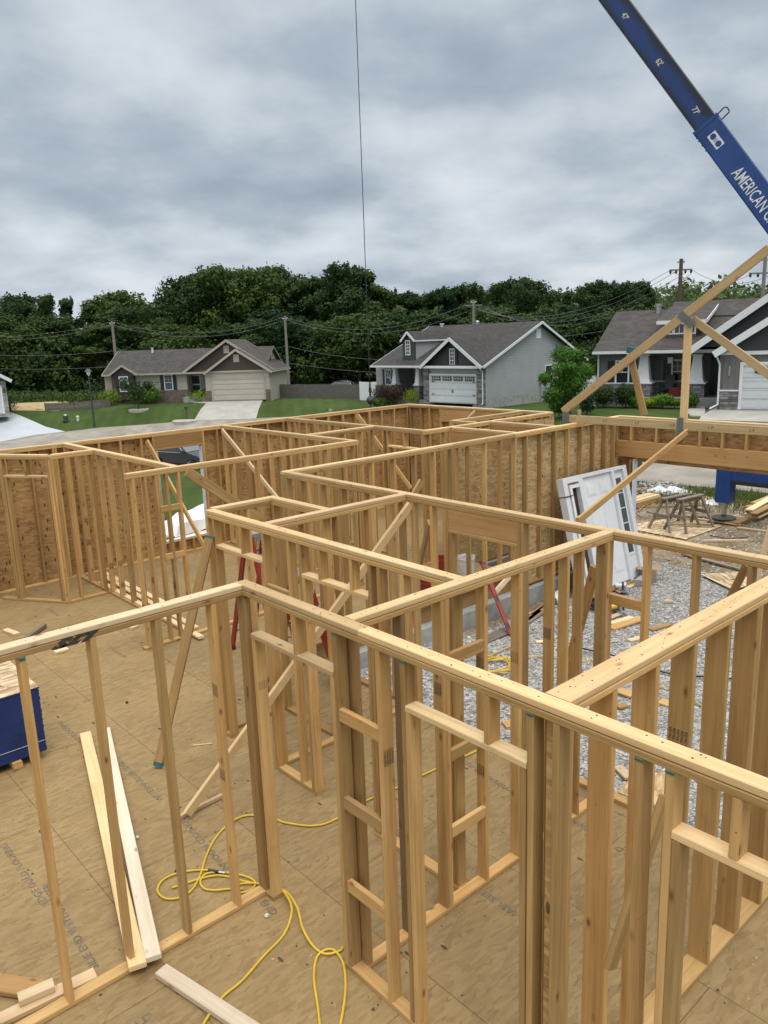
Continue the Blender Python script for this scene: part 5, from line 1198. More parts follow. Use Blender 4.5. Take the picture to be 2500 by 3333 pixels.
# loose lumber and debris out on the gravel and dirt
lb = lambda label, pa, pb, z=-.52, w=.10, t=.03, mat='wood_pale': lumber(label, PZ(pa, z), PZ(pb, z), w=w, t=t, mat=mat)
s2 = lambda x, y: (1800+x*.4219, 1950+y*.4219)
for label, a, b_, w, mat in (
    ('pale board across a dark board on the gravel beside the corner post', s2(440, 190), s2(610, 140), .10, 'wood_pale'),
    ('thick grey plank under the pale board beside the corner post', s2(445, 228), s2(680, 150), .16, 'wood'),
    ('stubby board end nearest the yellow saw', s2(440, 145), s2(520, 112), .09, 'wood_pale'),
    ('board crossing behind the second gravel side post', s2(750, 235), s2(900, 195), .10, 'wood'),
    ('pale board just left of the second gravel side post', s2(585, 322), s2(740, 285), .09, 'wood_pale'),
    ('long grey plank in front of the spread sheets', s3(740, 1168), s3(1370, 1335), .10, 'wood_grey'),
    ('curved thin strip of wood lying on the gravel', s3(965, 1025), s3(1440, 1022), .03, 'wood_pale'),
    ('white narrow board beside the outrigger pad', s3(1330, 885), s3(1660, 925), .06, 'wood_pale'),
    ('long thin board running past the sawhorse feet', s3(890, 790), s3(1360, 858), .07, 'wood_pale'),
    ('thin board from the pad towards the right hand lumber pile', s3(1290, 762), s3(1530, 785), .05, 'wood_pale'),
    ('board end with a knot lying under the wide wall at lower centre', q5(650, 1190), q5(800, 1340), .11, 'wood_pale'),
    ('flat board behind the stamped deep stud', q5(670, 190), q5(860, 260), .16, 'wood'),
    ('flat board between two stamped deep studs', q5(1200, 330), q5(1420, 400), .16, 'wood'),
    ('short brown offcut behind the first deep stud', q5(640, 410), q5(760, 380), .10, 'wood_dark'),
    ('plank half buried beside the foundation', (1700, 2035), (1765, 1990), .12, 'wood_grey'),
    ('second plank beside the foundation', (1715, 2020), (1775, 1975), .10, 'wood_dark'),
    ('third plank beside the foundation, farthest in', (1730, 2003), (1782, 1960), .09, 'wood_dark'),
    ('small stick on the gravel in front of the level', (1585, 2140), (1660, 2105), .03, 'wood'),
    ('pale stub of plank left of the wide stud', (1745, 2090), (1800, 2085), .07, 'wood_pale'),
    ('light board at the foot of the nearest gravel post', (1660, 2330), (1735, 2290), .10, 'wood_pale'),
    ('dark plank at the foot of the nearest gravel post', (1640, 2360), (1740, 2345), .16, 'wood')):
    lb(label, a, b_, w=w, mat=mat)
q = PZ(s3(570, 1690), -.51); b = MB(); b.slab([q+Vector(v_) for v_ in ((-.09, .02, .03), (.03, -.10, .03), (.10, .06, .03))], .035); o = b.build('wood_wedge', 'wood_pale', None, loc=q); tag(o, 'small triangular offcut alone on the open gravel', 'offcut')
# lumber piles
def pile(label, pa, pb, rows_, cols, z0, w=.089, t=.038, mats=('wood', 'wood_pale'), jit=.06):
    a, c_ = PZ(pa, z0), PZ(pb, z0); X = (c_-a).normalized(); Y = Vector((-X.y, X.x, 0)); root = thing('lumber_pile', a, label, 'lumber pile')
    for r_ in range(rows_):
        for k in range(cols):
            j = X*random.uniform(-jit, jit); o = Y*((k-(cols-1)/2)*(w+.004))+Vector((0, 0, t/2+r_*(t+.002)))
            b = MB(); b.board(a+o+j, c_+o+j, Y, w, t); b.build('plank', random.choice(mats), root)
    return root
pile('neat stack of new boards behind the white door unit', s3(80, 690), s3(430, 590), 5, 4, -.55)
for i, (pa, pb, zz, rt) in enumerate(((s3(1450, 700), s3(1700, 560), -.30, 0), (s3(1500, 740), s3(1720, 630), -.34, 0), (s3(1440, 668), s3(1640, 600), -.42, 0), (s3(1520, 780), s3(1730, 680), -.46, 0), (s3(1505, 625), s3(1720, 540), -.36, 0))):
    lumber(['top wide plank', 'second wide plank', 'lowest plank', 'nearest plank', 'rear plank'][i]+' of the splayed plank heap at the right edge', PZ(pa, zz), PZ(pb, zz), w=.18, t=.035, mat=('wood_pale', 'wood', 'wood')[i % 3])
pile('low heap of scrap timber beyond the door unit near the street', s3(180, 510), s3(370, 480), 2, 3, -.55, jit=.2, mats=('wood', 'wood_dark', 'wood_pale'))
names_ = 0
for i in range(26):
    x_, y_ = random.uniform(150, 700), random.uniform(640, 880); a = PZ(s3(x_, y_), -.545); an = random.uniform(-.5, .5)-.75+random.choice((0, 0, 1.5)); L_ = random.uniform(.3, 1.3)
    if (a.x < 13.6): continue
    lumber(None, a, a+Vector((math.cos(an)*L_, math.sin(an)*L_, .01)), w=random.choice((.03, .05, .089)), t=.02, mat=random.choice(('wood', 'wood_pale', 'wood_grey', 'wood_dark')), name='scrap_lath', group='scrap laths strewn about the sawhorses', cat='scrap wood')['label'] = 'scrap lath strewn on the dirt about the sawhorses'
# crumpled white sheet, rubble heap, siding bundle under white wrap
def crumple(label, px, z, a_, d_, h_, mat, name, cat, seed=0):
    q = PZ(px, z); b = MB(); n = 14; G = {}
    for i in range(n+1):
        for j in range(n+1):
            u_, v_ = i/n*2-1, j/n*2-1; e = max(0, 1-(u_*u_+v_*v_)**.8); G[i, j] = q+RH*(u_*a_)+FH*(v_*d_)+Vector((0, 0, h_*e*(.5+abs(noise.noise(Vector((u_*3+seed, v_*3, 1)))*2))-.0))
    for i in range(n):
        for j in range(n): b.face([G[i, j], G[i+1, j], G[i+1, j+1], G[i, j+1]])
    o = b.build(name, mat, None, loc=q); tag(o, label, cat); return o
crumple('crumpled white plastic sheeting on the dirt beyond the sawhorses', s3(560, 505), -.565, .75, .35, .16, 'white', 'plastic_sheeting', 'sheeting')
crumple('small crumpled white bag near the outrigger', s3(1040, 632), -.565, .18, .15, .12, 'white', 'plastic_bag', 'bag', 5)
def heap():
    r_ = abs(random.gauss(0, .5)); a = random.random()*6.28; q = PZ(s3(430, 465), -.55); 
    return (q.x+r_*math.cos(a)*1.3, q.y+r_*math.sin(a), -.56+max(0, .22-.22*r_)*random.random())
scatter('rubble_heap', 1200, heap, .04, 'stone', 'low heap of pale rubble beside the crumpled sheeting', 'rubble')
b = MB()
# bundle on the lawn outside the window
c0 = PZ((640, 1690), .2)
def onl(px, z): return PZ(px, z)
z1_ = .42
P = [PZ((540, 1672), z1_), PZ((690, 1600), z1_), PZ((760, 1655), z1_), PZ((560, 1700), z1_)]
root = thing('lumber_bundle', (c0.x, c0.y, terr(c0.x, c0.y)), 'bundle of boards on the lawn outside the window, covered in white wrap', 'lumber bundle')
for r_ in range(5):
    zz = -.12-r_*.11
    A0, A1 = PZ((575, 1722), .1), PZ((760, 1676), .1); Xp = (A1-A0).normalized(); Yp = Vector((-Xp.y, Xp.x, 0))
    for k in range(5):
        if (r_+k) % 3 == 1: continue
        a = A0+Yp*(k*.2-.05)+Xp*random.uniform(-.3, .2); b = MB(); b.board((a.x, a.y, zz), (a.x+Xp.x*2.6, a.y+Xp.y*2.6, zz), Yp, .18, .04); b.build('plank', random.choice(('wood', 'wood_pale')), root)
b = MB()
n = 12; G = {}; WQ = [PZ(q_, .12) for q_ in ((496, 1706), (700, 1614), (760, 1668), (575, 1716))]
for i in range(n+1):
    for j in range(n+1):
        u_, v_ = i/n, j/n; p_ = WQ[0].lerp(WQ[1], u_).lerp(WQ[3].lerp(WQ[2], u_), 1-v_); G[i, j] = p_+Vector((0, 0, .07*noise.noise(Vector((i*.6, j*.6, 2)))-(.22 if j in (0, n) or i in (0, n) else 0)))
for i in range(n):
    for j in range(n): b.face([G[i, j], G[i+1, j], G[i+1, j+1], G[i, j+1]] if True else None)
b.build('white_wrap', 'white', root)
# ------------------------------------------------------------------ houses
class HF:
    """house frame: x along the front (to the right seen from the street side), y going in, z up"""
    def __init__(s, px, depth, ang, name, label):
        s.o = PD(px, depth); a = R(ang); s.ex = RH*math.cos(a)-FH*math.sin(a); s.ey = Vector((-s.ex.y, s.ex.x, 0))
        s.root = bpy.data.objects.new(name, None); COL.objects.link(s.root)
        m4 = Matrix.Identity(4)
        for i in range(3): m4[i][0] = s.ex[i]; m4[i][1] = s.ey[i]; m4[i][3] = s.o[i]
        s.root.matrix_world = m4; OFF[s.root.name] = Vector((0, 0, 0)); tag(s.root, label, 'house')
    def L(s, p, y=0.0):
        d = ray(p); n = s.ey; t = (s.o+n*y-ORI).dot(n)/d.dot(n); q = ORI+d*t-s.o; return q.dot(s.ex), q.z
    def LX(s, p, x=0.0):
        d = ray(p); n = s.ex; t = (s.o+n*x-ORI).dot(n)/d.dot(n); q = ORI+d*t-s.o; return q.dot(s.ey), q.z
    def box(s, nm, x0, x1, y0, y1, z0, z1, mat, par=None):
        b = MB(); b.box((min(x0, x1), y0, min(z0, z1)), (max(x0, x1), y1, max(z0, z1))); return b.build(nm, mat, par or s.root)
    def gable(s, nm, x0, x1, y, z0, z1, xp, zp, mat, th=.15):
        b = MB(); b.slab([(x0, y, z0), (x1, y, z0), (x1, y, z1), (xp, y, zp), (x0, y, z1)], -th if False else th)
        return b.build(nm, mat, s.root)
    def roof_y(s, x0, x1, y0, y1, ze, xp, zp, mat, th=.12, trim='offwhite', tw=.22, valley=None):
        """ridge runs into the depth; rakes face the front"""
        b = MB()
        for xa in (x0, x1):
            vy = (lambda z_: valley[0]+(z_-valley[1])/valley[2]+.02) if valley else (lambda z_: y1); A, B_ = Vector((xa, y0, ze)), Vector((xp, y0, zp)); C_, D_ = Vector((xp, vy(zp), zp)), Vector((xa, max(y0+.01, vy(ze)), ze))
            pts = [A, B_, C_, D_] if xa > xp else [D_, C_, B_, A]
            u = Vector((0, 1, 0)); v_ = (B_-A).normalized(); n = (pts[1]-pts[0]).cross(pts[2]-pts[0])
            if n.z < 0: pts = pts[::-1]
            b.poly(pts, (.3, .3), 0, (u, v_)); off = Vector((0, 0, -th)); b.poly([p+off for p in pts][::-1], (.3, .3), 0, (u, v_))
            for i in range(4): j = (i+1) % 4; b.poly([pts[j], pts[i], pts[i]+off, pts[j]+off], (.3, .3), 1)
        r_ = b.build('roof', [mat, trim], s.root)
        for xa in (x0, x1):
            t = MB(); dz = Vector((0, 0, -tw/2)); t.board(Vector((xa, y0-.02, ze))+dz, Vector((xp, y0-.02, zp))+dz, (0, 0, 1), tw, .04, .002); t.build('rake_trim', trim, s.root)
        return r_
    def roof_x(s, x0, x1, y0, y1, ze, yp, zp, mat, th=.12, trim='offwhite', tw=.2, ze2=None, ends=(True, True)):
        b = MB()
        for ya, zz in ((y0, ze), (y1, ze2 if ze2 is not None else ze)):
            A, B_, C_, D_ = Vector((x0, ya, zz)), Vector((x1, ya, zz)), Vector((x1, yp, zp)), Vector((x0, yp, zp))
            pts = [A, B_, C_, D_]; 
            if (pts[1]-pts[0]).cross(pts[2]-pts[0]).z < 0: pts = pts[::-1]
            fr = (Vector((1, 0, 0)), (D_-A).normalized()); b.poly(pts, (.3, .3), 0, fr); off = Vector((0, 0, -th)); b.poly([p+off for p in pts][::-1], (.3, .3), 0, fr)
            for i in range(4): j = (i+1) % 4; b.poly([pts[j], pts[i], pts[i]+off, pts[j]+off], (.3, .3), 1)
        r_ = b.build('roof', [mat, trim], s.root)
        s.box('gutter', x0, x1, y0-.11, y0-.01, ze-.14, ze+.01, trim)
        for k, xa in enumerate((x0, x1)):
            if not ends[k]: continue
            sg_ = -.02 if k == 0 else .02
            for ya, zz in ((y0, ze), (y1, ze2 if ze2 is not None else ze)):
                t = MB(); dz = Vector((sg_, 0, -tw/2)); t.board(Vector((xa, ya, zz))+dz, Vector((xa, yp, zp))+dz, (0, 0, 1), tw, .04, .002); t.build('rake_trim', trim, s.root)
        return r_
    def window(s, x0, x1, z0, z1, y, grid=(1, 2), shutters=None, shut_w=.4, glass='glass_soft', upper_grid=None, fw=.09, trim='white'):
        w = s.box('window', x0, x1, y-.02, y+.02, z0, z1, glass)
        F = [(x0-fw, x0, z0-fw, z1+fw), (x1, x1+fw, z0-fw, z1+fw), (x0, x1, z1, z1+fw), (x0, x1, z0-fw, z0)]
        b = MB()
        for a, c_, d, e in F: b.box((a, y-.06, d), (c_, y+.0, e))
        b.build('frame', trim, w)
        b = MB(); k = False
        for i in range(1, grid[0]): xx = x0+(x1-x0)*i/grid[0]; b.box((xx-.02, y-.04, z0), (xx+.02, y-.021, z1)); k = True
        for i in range(1, grid[1]): zz = z0+(z1-z0)*i/grid[1]; b.box((x0, y-.05, zz-.025), (x1, y-.0405, zz+.025)); k = True
        if upper_grid:
            for i in range(1, upper_grid): xx = x0+(x1-x0)*i/upper_grid; b.box((xx-.012, y-.036, (z0+z1)/2), (xx+.012, y-.021, z1))
            zz = z0+(z1-z0)*.75; b.box((x0, y-.036, zz-.012), (x1, y-.021, zz+.012)); k = True
        if k: b.build('muntin', trim, w)
        if shutters:
            for a, c_ in ((x0-fw-shut_w-.01, x0-fw-.01), (x1+fw+.01, x1+fw+shut_w+.01)):
                sh = s.box('shutter', a, c_, y-.055, y-.005, z0-.05, z1+.05, shutters)
        return w
    def garage_door(s, x0, x1, z0, z1, y, mat, trim, rows_=4, cols=8, tw=.14):
        d = s.box('garage_door', x0, x1, y-.03, y+.05, z0, z1, mat)
        b = MB(); hh = (z1-z0)/rows_; ww = (x1-x0)/cols
        for r_ in range(rows_):
            for c_ in range(cols):
                b.box((x0+c_*ww+.07, y-.045, z0+r_*hh+.10), (x0+(c_+1)*ww-.07, y-.031, z0+(r_+1)*hh-.12))
        b.build('door_panels', mat, d)
        b = MB(); b.box((x0-tw, y-.07, z0), (x0, y+.0, z1)); b.box((x1, y-.07, z0), (x1+tw, y+.0, z1)); b.box((x0-tw, y-.07, z1), (x1+tw, y+.0, z1+tw)); b.build('door_trim', trim, s.root)
        return d
    def shrub(s, px, r, mat='leaf_dark', label='shrub'): pass

# --- tan house
H = HF(h1(1010, 777), 79, 7, 'tan_house', 'low tan house with brown gables and a beige double garage door')
l = lambda x, y, yy=0.0: H.L(h1(x, y), yy)
gx0, gx1 = l(948, 700)[0], l(1478, 700)[0]; zt1 = l(1200, 527)[1]; zt0 = -.4
dx0, dz0 = l(1010, 777); dx1, dz1 = l(1422, 592)
H.box('wall', gx0, dx0-.15, -.0, 7, zt0, zt1, 'siding_tan'); H.box('wall', dx1+.15, gx1, 0, 7, zt0, zt1, 'siding_tan'); H.box('wall', dx0-.15, dx1+.15, .05, 7, dz1+.1, zt1, 'siding_tan')
H.garage_door(dx0, dx1, -.02, dz1, .02, 'door_tan', 'siding_tan')
H.box('head_trim', gx0-.02, gx1+.02, -.06, -.005, zt1-.16, zt1+.02, 'siding_tan')
bz = l(970, 695)[1]
H.box('brick_base', gx0-.03, dx0-.17, -.08, .02, zt0, bz, 'brick'); H.box('brick_base', dx1+.17, gx1+.03, -.08, .02, zt0, bz, 'brick'); H.box('wall', gx1-.001, gx1+.02, .02, 7, zt0, zt1, 'siding_tan')
pxx, pz = l(1187, 345, -.35); ex0, ez = l(925, 547, -.35); ex1 = l(1492, 525, -.35)[0]
H.gable('gable_wall', gx0, gx1, 0, zt1, zt1+.06, pxx, pz-.25, 'siding_brown')
H.roof_y(ex0, ex1, -.35, 7.5, ez, pxx, pz, 'shingle_brown', trim='siding_tan')
vx0, vz0 = l(1175, 457); vx1, vz1 = l(1218, 390); H.box('gable_vent', vx0, vx1, -.06, .0, vz0, vz1, 'siding_tan')
# larger gable behind
p2x, p2z = l(1108, 268, .9); e2x, e2z = l(752, 537, .9); e2x1 = 2*p2x-e2x
H.gable('gable_wall', e2x+.35, e2x1-.35, 1.25, e2z-.02, e2z+.12, p2x, p2z-.25, 'siding_brown')
H.roof_y(e2x, e2x1, .9, 7.5, e2z, p2x, p2z, 'shingle_brown', trim='siding_tan')
vx0, vz0 = l(1093, 383, 1.2); vx1, vz1 = l(1134, 318, 1.2); H.box('gable_vent', vx0, vx1, 1.18, 1.24, vz0, vz1, 'siding_tan')
# living part
YL = 1.3
wx0 = l(115, 700, YL)[0]; wx1 = l(795, 700, YL)[0]; wz1 = l(500, 550, YL)[1]
H.box('wall', wx0, wx1, YL, 9.2, -.6, wz1, 'siding_tan'); H.box('wall', wx1, gx0, 3.0, 9.0, -.5, wz1, 'siding_tan')
bz = l(600, 688, YL)[1]; H.box('brick_base', wx0-.02, wx1+.02, YL-.09, YL+.02, -.7, bz, 'brick')
H.box('porch_beam', wx1-.1, gx0+.1, YL-.0, YL+.2, l(860, 552, YL)[1]-.06, wz1+.16, 'siding_tan'); H.box('porch_slab', wx1-.2, gx0, .4, 3.0, -.7, l(860, 745, .6)[1], 'conc')
ax0, az0 = l(828, 718, 2.95); ax1, az1 = l(900, 560, 2.95)
dd_ = H.box('front_door', ax0, ax1, 2.9, 2.99, az0, az1, 'offwhite'); b = MB(); 
for (f0, f1) in ((.08, .46), (.52, .94)): b.box((ax0+.14, 2.88, az0+(az1-az0)*f0), (ax1-.14, 2.895, az0+(az1-az0)*f1))
b.build('door_glass', 'glass', dd_)
sx0 = l(905, 700, 2.95)[0]; sx1 = l(930, 700, 2.95)[0]; H.window(sx0+.04, sx1-.02, az0+.1, az1-.1, 2.96, (2, 6), fw=.05)
x0, z1 = l(602, 568, YL); x1, z0 = l(672, 682, YL); H.window(x0, x1, z0, z1, YL-.03, (1, 2), 'black', .38, upper_grid=2)
# bump-out
YB = .75
bx0, bx1 = l(172, 700, YB)[0], l(352, 700, YB)[0]; bzt = l(260, 560, YB)[1]; bzb = l(260, 772, YB)[1]
H.box('wall', bx0, bx1, YB, YL+.1, bzb, bzt, 'siding_brown'); H.box('brick_base', bx0+.1, bx1-.1, YB+.2, YL, -.9, bzb-.002, 'brick')
qx, qz = l(241, 480, YB-.3); q0x, q0z = l(138, 562, YB-.3); q1x = l(374, 555, YB-.3)[0]
H.gable('gable_wall', bx0, bx1, YB, bzt, bzt+.05, qx, qz-.2, 'siding_brown', .1); H.roof_y(q0x, q1x, YB-.3, 4.5, q0z, qx, qz, 'shingle_brown', trim='siding_tan', tw=.18)
x0, z1 = l(230, 582, YB); x1, z0 = l(306, 695, YB); H.window(x0, x1, z0, z1, YB-.03, (1, 2), 'black', .36, upper_grid=2)
# main roof
YR = 5.3; rz = l(700, 348, YR)[1]; rx0 = l(80, 557, .9)[0]; rx1 = l(1508, 325, YR)[0]; ze = l(600, 548, .9)[1]
H.roof_x(rx0, rx1, .9, 9.7, ze, YR, rz, 'shingle_brown', trim='siding_tan', tw=.2, ends=(True, False))
H.box('wall', gx1-.5, rx1-.35, 3.0, 9.1, -.5, ze, 'siding_tan')
b = MB(); b.slab([(rx1-.35, YR, ze-.05), (rx1-.35, 9.2, ze-.05), (rx1-.35, YR, rz-.25)], .1); b.build('gable_wall', 'siding_tan', H.root)
b = MB(); vx, vz = l(500, 345, YR-.5); b.cyl((vx, YR-.5, vz-.5), (vx, YR-.5, vz+.06), .11, .11, 10); b.cyl((vx, YR-.5, vz+.06), (vx, YR-.5, vz+.12), .16, .16, 10); b.build('roof_vent', 'offwhite', H.root)
H1 = H
# --- light grey house
H = HF((1570, 1316), 61.5, 46, 'light_grey_house', 'light grey house with charcoal gables, stone trim and a white double garage door')
l = lambda x, y, yy=0.0: H.L(h2(x, y), yy)
r6 = lambda x, y: (1250+x*.7535, 800+y*.7535)
gx0 = l(657, 900)[0]; gx1 = 0.0; zt = l(950, 617)[1]; dx0, dz0 = l(716, 975); dx1, dz1 = l(1181, 712)
zt0 = -.25
yb_, _ = H.LX(r6(745, 640), 0.0); yb_ = max(11.0, yb_)
H.box('wall', gx0, dx0-.15, 0, 7, zt0, zt, 'siding_grey'); H.box('wall', dx1+.12, gx1-.005, 0, 1, zt0, zt, 'siding_grey'); H.box('wall', dx0-.15, dx1+.12, .04, 7, dz1+.1, zt, 'siding_grey')
H.box('foundation', -1.0, .04, .04, yb_-.05, -1.2, .32, 'conc')
H.box('wall', -.5, 0, .0, yb_, .33, zt, 'siding_grey')
dr2 = H.garage_door(dx0, dx1, -.02, dz1, .02, 'door_white', 'white', 4, 2, .13)
for k in range(4):
    a = dx0+(dx1-dx0)*(.035+k*.245); c_ = a+(dx1-dx0)*.20; z0_, z1_ = dz1-.42, dz1-.08
    H.box('door_glass', a, c_, -.062, -.046, z0_, z1_, 'glass', dr2); b = MB()
    for i in range(1, 5): xx = a+(c_-a)*i/5; b.box((xx-.015, -.072, z0_), (xx+.015, -.063, z1_))
    b.box((a, -.072, (z0_+z1_)/2-.012), (c_, -.0715, (z0_+z1_)/2+.012)); b.build('muntin', 'white', dr2)
for (fx, fz) in ((.03, .30), (.03, .76), (.93, .30), (.93, .76)):
    xx = dx0+(dx1-dx0)*fx; H.box('hinge_strap', xx, xx+.30, -.06, -.046, dz1*fz, dz1*fz+.05, 'black', dr2)
for s_ in (-.06, .06): xx = (dx0+dx1)/2+s_; H.box('pull_handle', xx-.015, xx+.015, -.08, -.046, dz1*.38, dz1*.38+.26, 'dark_metal', dr2)
H.box('stone_base', gx0-.05, dx0-.14, -.16, -.0, zt0, zt-.12, 'ledge'); H.box('stone_base', dx1+.14, .10, -.16, .0, zt0, zt-.12, 'ledge'); H.box('stone_base', .002, .10, .0, .3, zt0, zt-.12, 'ledge')
px0, pz = l(908, 312, -.45); e0, ez = l(605, 612, -.45); e1 = l(1243, 610, -.45)[0]
H.gable('gable_wall', gx0, -.1, 0, zt, zt+.06, px0, pz-.25, 'siding_char'); GR = (e0, e1, ez, px0, pz)
H.box('soffit_trim', gx0, .0, -.5, -.02, zt-.12, zt+.0, 'offwhite')
x0, z1 = l(917, 437); x1, z0 = l(960, 590); H.window(x0, x1, z0, z1, -.03, (2, 4), 'black', .26, 'glass', fw=.07)
# front porch and left rooms
YE = -.35; zE = l(300, 608, YE)[1]
YF = .9
fx0 = l(152, 760, YF)[0]; fx1 = l(335, 760, YF)[0]
H.box('wall', fx0, fx1, YF, 9, -.3, zE-.05, 'siding_grey'); H.box('wall', fx1, gx0+.01, 3.4, 9, -.3, zE-.05, 'siding_grey')
bz = l(230, 812, YF)[1]; H.box('stone_base', fx0-.03, fx1+.03, YF-.12, YF+.01, -.6, bz, 'ledge'); H.box('stone_base', fx1+.03, gx0, 3.25, 3.39, -.6, bz, 'ledge')
x0, z1 = l(252, 652, YF); x1, z0 = l(308, 800, YF); H.window(x0, x1, z0, z1, YF-.03, (3, 2), 'black', .3, 'glass', upper_grid=3)
x0, z0 = l(418, 900, 3.35); x1, z1 = l(462, 640, 3.35); H.box('front_door', x0, x1, 3.3, 3.39, z0, z1, 'black')
x0, z1 = l(612, 660, 3.35); x1, z0 = l(636, 805, 3.35); H.window(x0, x1, z0, z1, 3.33, (2, 2), 'black', .3, 'glass')
H.box('porch_slab', fx1, gx0, .2, 3.4, -.6, .12, 'conc')
def column(H, xc, yc, z_pier, z_cap, w0=.62, w1=.36, w2=.30, stone='ledge'):
    H.box('stone_pier', xc-w0/2, xc+w0/2, yc-w0/2, yc+w0/2, -.4, z_pier, stone); H.box('pier_cap', xc-w0/2-.05, xc+w0/2+.05, yc-w0/2-.05, yc+w0/2+.05, z_pier+.001, z_pier+.08, 'white')
    b = MB(); r0, r1 = w1/2+.06, w2/2
    A = [Vector((xc+sx*r0, yc+sy*r0, z_pier+.082)) for sx, sy in ((-1, -1), (1, -1), (1, 1), (-1, 1))]; B_ = [Vector((xc+sx*r1, yc+sy*r1, z_cap)) for sx, sy in ((-1, -1), (1, -1), (1, 1), (-1, 1))]
    for i in range(4): j = (i+1) % 4; b.face([A[i], A[j], B_[j], B_[i]])
    b.box((xc-w1/2-.09, yc-w1/2-.09, z_pier+.081), (xc+w1/2+.09, yc+w1/2+.09, z_pier+.2)); b.box((xc-r1-.06, yc-r1-.06, z_cap), (xc+r1+.06, yc+r1+.06, z_cap+.09)); b.build('column', 'white', H.root)
for cxp in (588, 352):
    xc = l(cxp, 800, .5)[0]; column(H, xc, .5, l(590, 812, .5)[1], zE-.34)
H.box('porch_beam', fx1-.2, gx0, .32, .68, zE-.24, zE-.06, 'white')
# main roof
yr, rz = H.LX(r6(678, 325), .3); rx0 = l(92, 602, YE)[0]; yk, zk = H.LX(r6(876, 488), .35)
ybk = yk
H.roof_y(GR[0], GR[1], -.55, 4.2, GR[2], GR[3], GR[4], 'shingle', trim='offwhite', tw=.26, valley=(YE, zE, (rz-zE)/(yr-YE)))
H.roof_x(rx0, .4, YE, max(ybk, yr+4), zE, yr, rz, 'shingle', ze2=zk)
b = MB(); b.slab([(0, YE+.3, zE-.06), (0, max(ybk, yr+4)-.3, zk-.02), (0, yr, rz-.22)], .15); b.build('gable_wall', 'siding_grey', H.root)
H.box('wall', -.45, -.001, yb_-.4, max(ybk, yr+4)-.4, .33, zk, 'siding_grey')
y0_, z1_ = H.LX(r6(655, 358), 0); y1_, z0_ = H.LX(r6(675, 400), 0); H.box('gable_vent', .0, .04, y0_, y1_, z0_, z1_, 'white')
y0_, z1_ = H.LX(r6(694, 515), 0); y1_, z0_ = H.LX(r6(722, 560), 0); w_ = H.box('window', .0, .03, y0_+.08, y1_-.08, z0_+.08, z1_-.08, 'glass'); H.box('frame', .0, .025, y0_, y1_, z0_, z1_, 'white', w_)
b = MB(); b.tube([(.06, -.3, zE-.25), (.12, -.12, zE-.45), (.12, -.1, .1), (.25, -.35, .02)], .05, 8); b.build('downspout', 'offwhite', H.root)
for dy_ in (7.6, 8.4): H.box('meter_box', .0, .16, dy_, dy_+.3, 1.1, 1.7, 'galv'); 
b = MB(); b.cyl((.08, 7.75, -.3), (.08, 7.75, 1.1), .03, .03, 8); b.cyl((.08, 8.5, -.3), (.08, 8.5, 1.1), .03, .03, 8); b.build('conduit', 'galv', H.root)
slope = (rz-zE)/(yr-YE)
yd = 3.0
for _ in range(30):
    zz = l(490, 552, yd)[1]; yd = YE+(zz-zE)/slope
wx0_, wx1_ = l(425, 500, yd)[0], l(550, 500, yd)[0]; ze_ = l(550, 345, yd-.25)[1]; qx, qz = l(465, 250, yd-.25); q0 = l(398, 350, yd-.25)[0]; q1 = 2*qx-q0
H.box('dormer_wall', wx0_, wx1_, yd, yd+4.5, zz-.3, ze_, 'siding_char'); b = MB(); b.slab([(wx1_+.005, yd+.12, zz), (wx1_+.005, yd+.1+ (ze_-zz)/slope, ze_), (wx1_+.005, yd+.12, ze_)][::-1], .02); b.build('dormer_side', 'siding_grey', H.root)
H.gable('dormer_gable', wx0_, wx1_, yd, ze_, ze_+.03, qx, qz-.2, 'siding_char', .1); H.roof_y(q0, l(545, 350, yd-.25)[0], yd-.25, yd+5.5, ze_+.02, qx, qz, 'shingle', tw=.18)
H.box('gutter', wx1_+.1, wx1_+.2, yd-.2, yd+(ze_-zz)/slope, ze_-.1, ze_+.02, 'offwhite')
x0, z1 = l(461, 352, yd); x1, z0 = l(503, 490, yd); H.window(x0, x1, z0, z1, yd-.03, (2, 4), None, .2, 'glass', fw=.07)
vx, vz = l(847, 172, yr); b = MB(); b.cyl((vx, yr-.2, vz-.6), (vx, yr-.2, vz-.05), .13, .13, 10); b.cyl((vx, yr-.2, vz-.05), (vx, yr-.2, vz+.04), .2, .2, 10); b.build('roof_vent', 'offwhite', H.root)
text_mesh('house_number', '14', .16, H.root.matrix_world @ frame4((l(571, 705, 1.1)[0], 1.05, l(571, 705, 1.1)[1]), (1, 0, 0), (0, 0, 1)) if False else frame4((l(571, 705, 1.1)[0], 1.10, l(571, 705, 1.1)[1]), (1, 0, 0), (0, 0, 1)), 'black', H.root)
# flag on the column
fo = thing('house_flag', H.root.matrix_world @ Vector((l(290, 660, .7)[0], .9, l(290, 660, .7)[1])), 'white and blue flag with a W hanging at the porch of the light grey house', 'flag')
A = [h2(*q_) for q_ in ((270, 668), (328, 770), (340, 860), (305, 868), (283, 790))]
hf = H
b = MB(); Pf = []
n_ = 8
def fl(u_, v_):
    t0 = Vector((270, 668)).lerp(Vector((300, 868)), v_); t1 = Vector((285, 690)).lerp(Vector((342, 862)), v_); q_ = t0.lerp(t1, u_); x_, z_ = l(q_.x, q_.y, .7); return Vector((x_, .7+.08*math.sin(u_*6+v_*3), z_))
for i in range(n_):
    for j in range(n_): b.face([fl(i/n_, (j+1)/n_), fl((i+1)/n_, (j+1)/n_), fl((i+1)/n_, j/n_), fl(i/n_, j/n_)], None, (.5, .5), 1 if (j >= n_-1 or (i < 1 and j > 1)) else 0)
M['flag_blue'] = plain('flag_blue_cloth', (.03, .06, .24), .8)
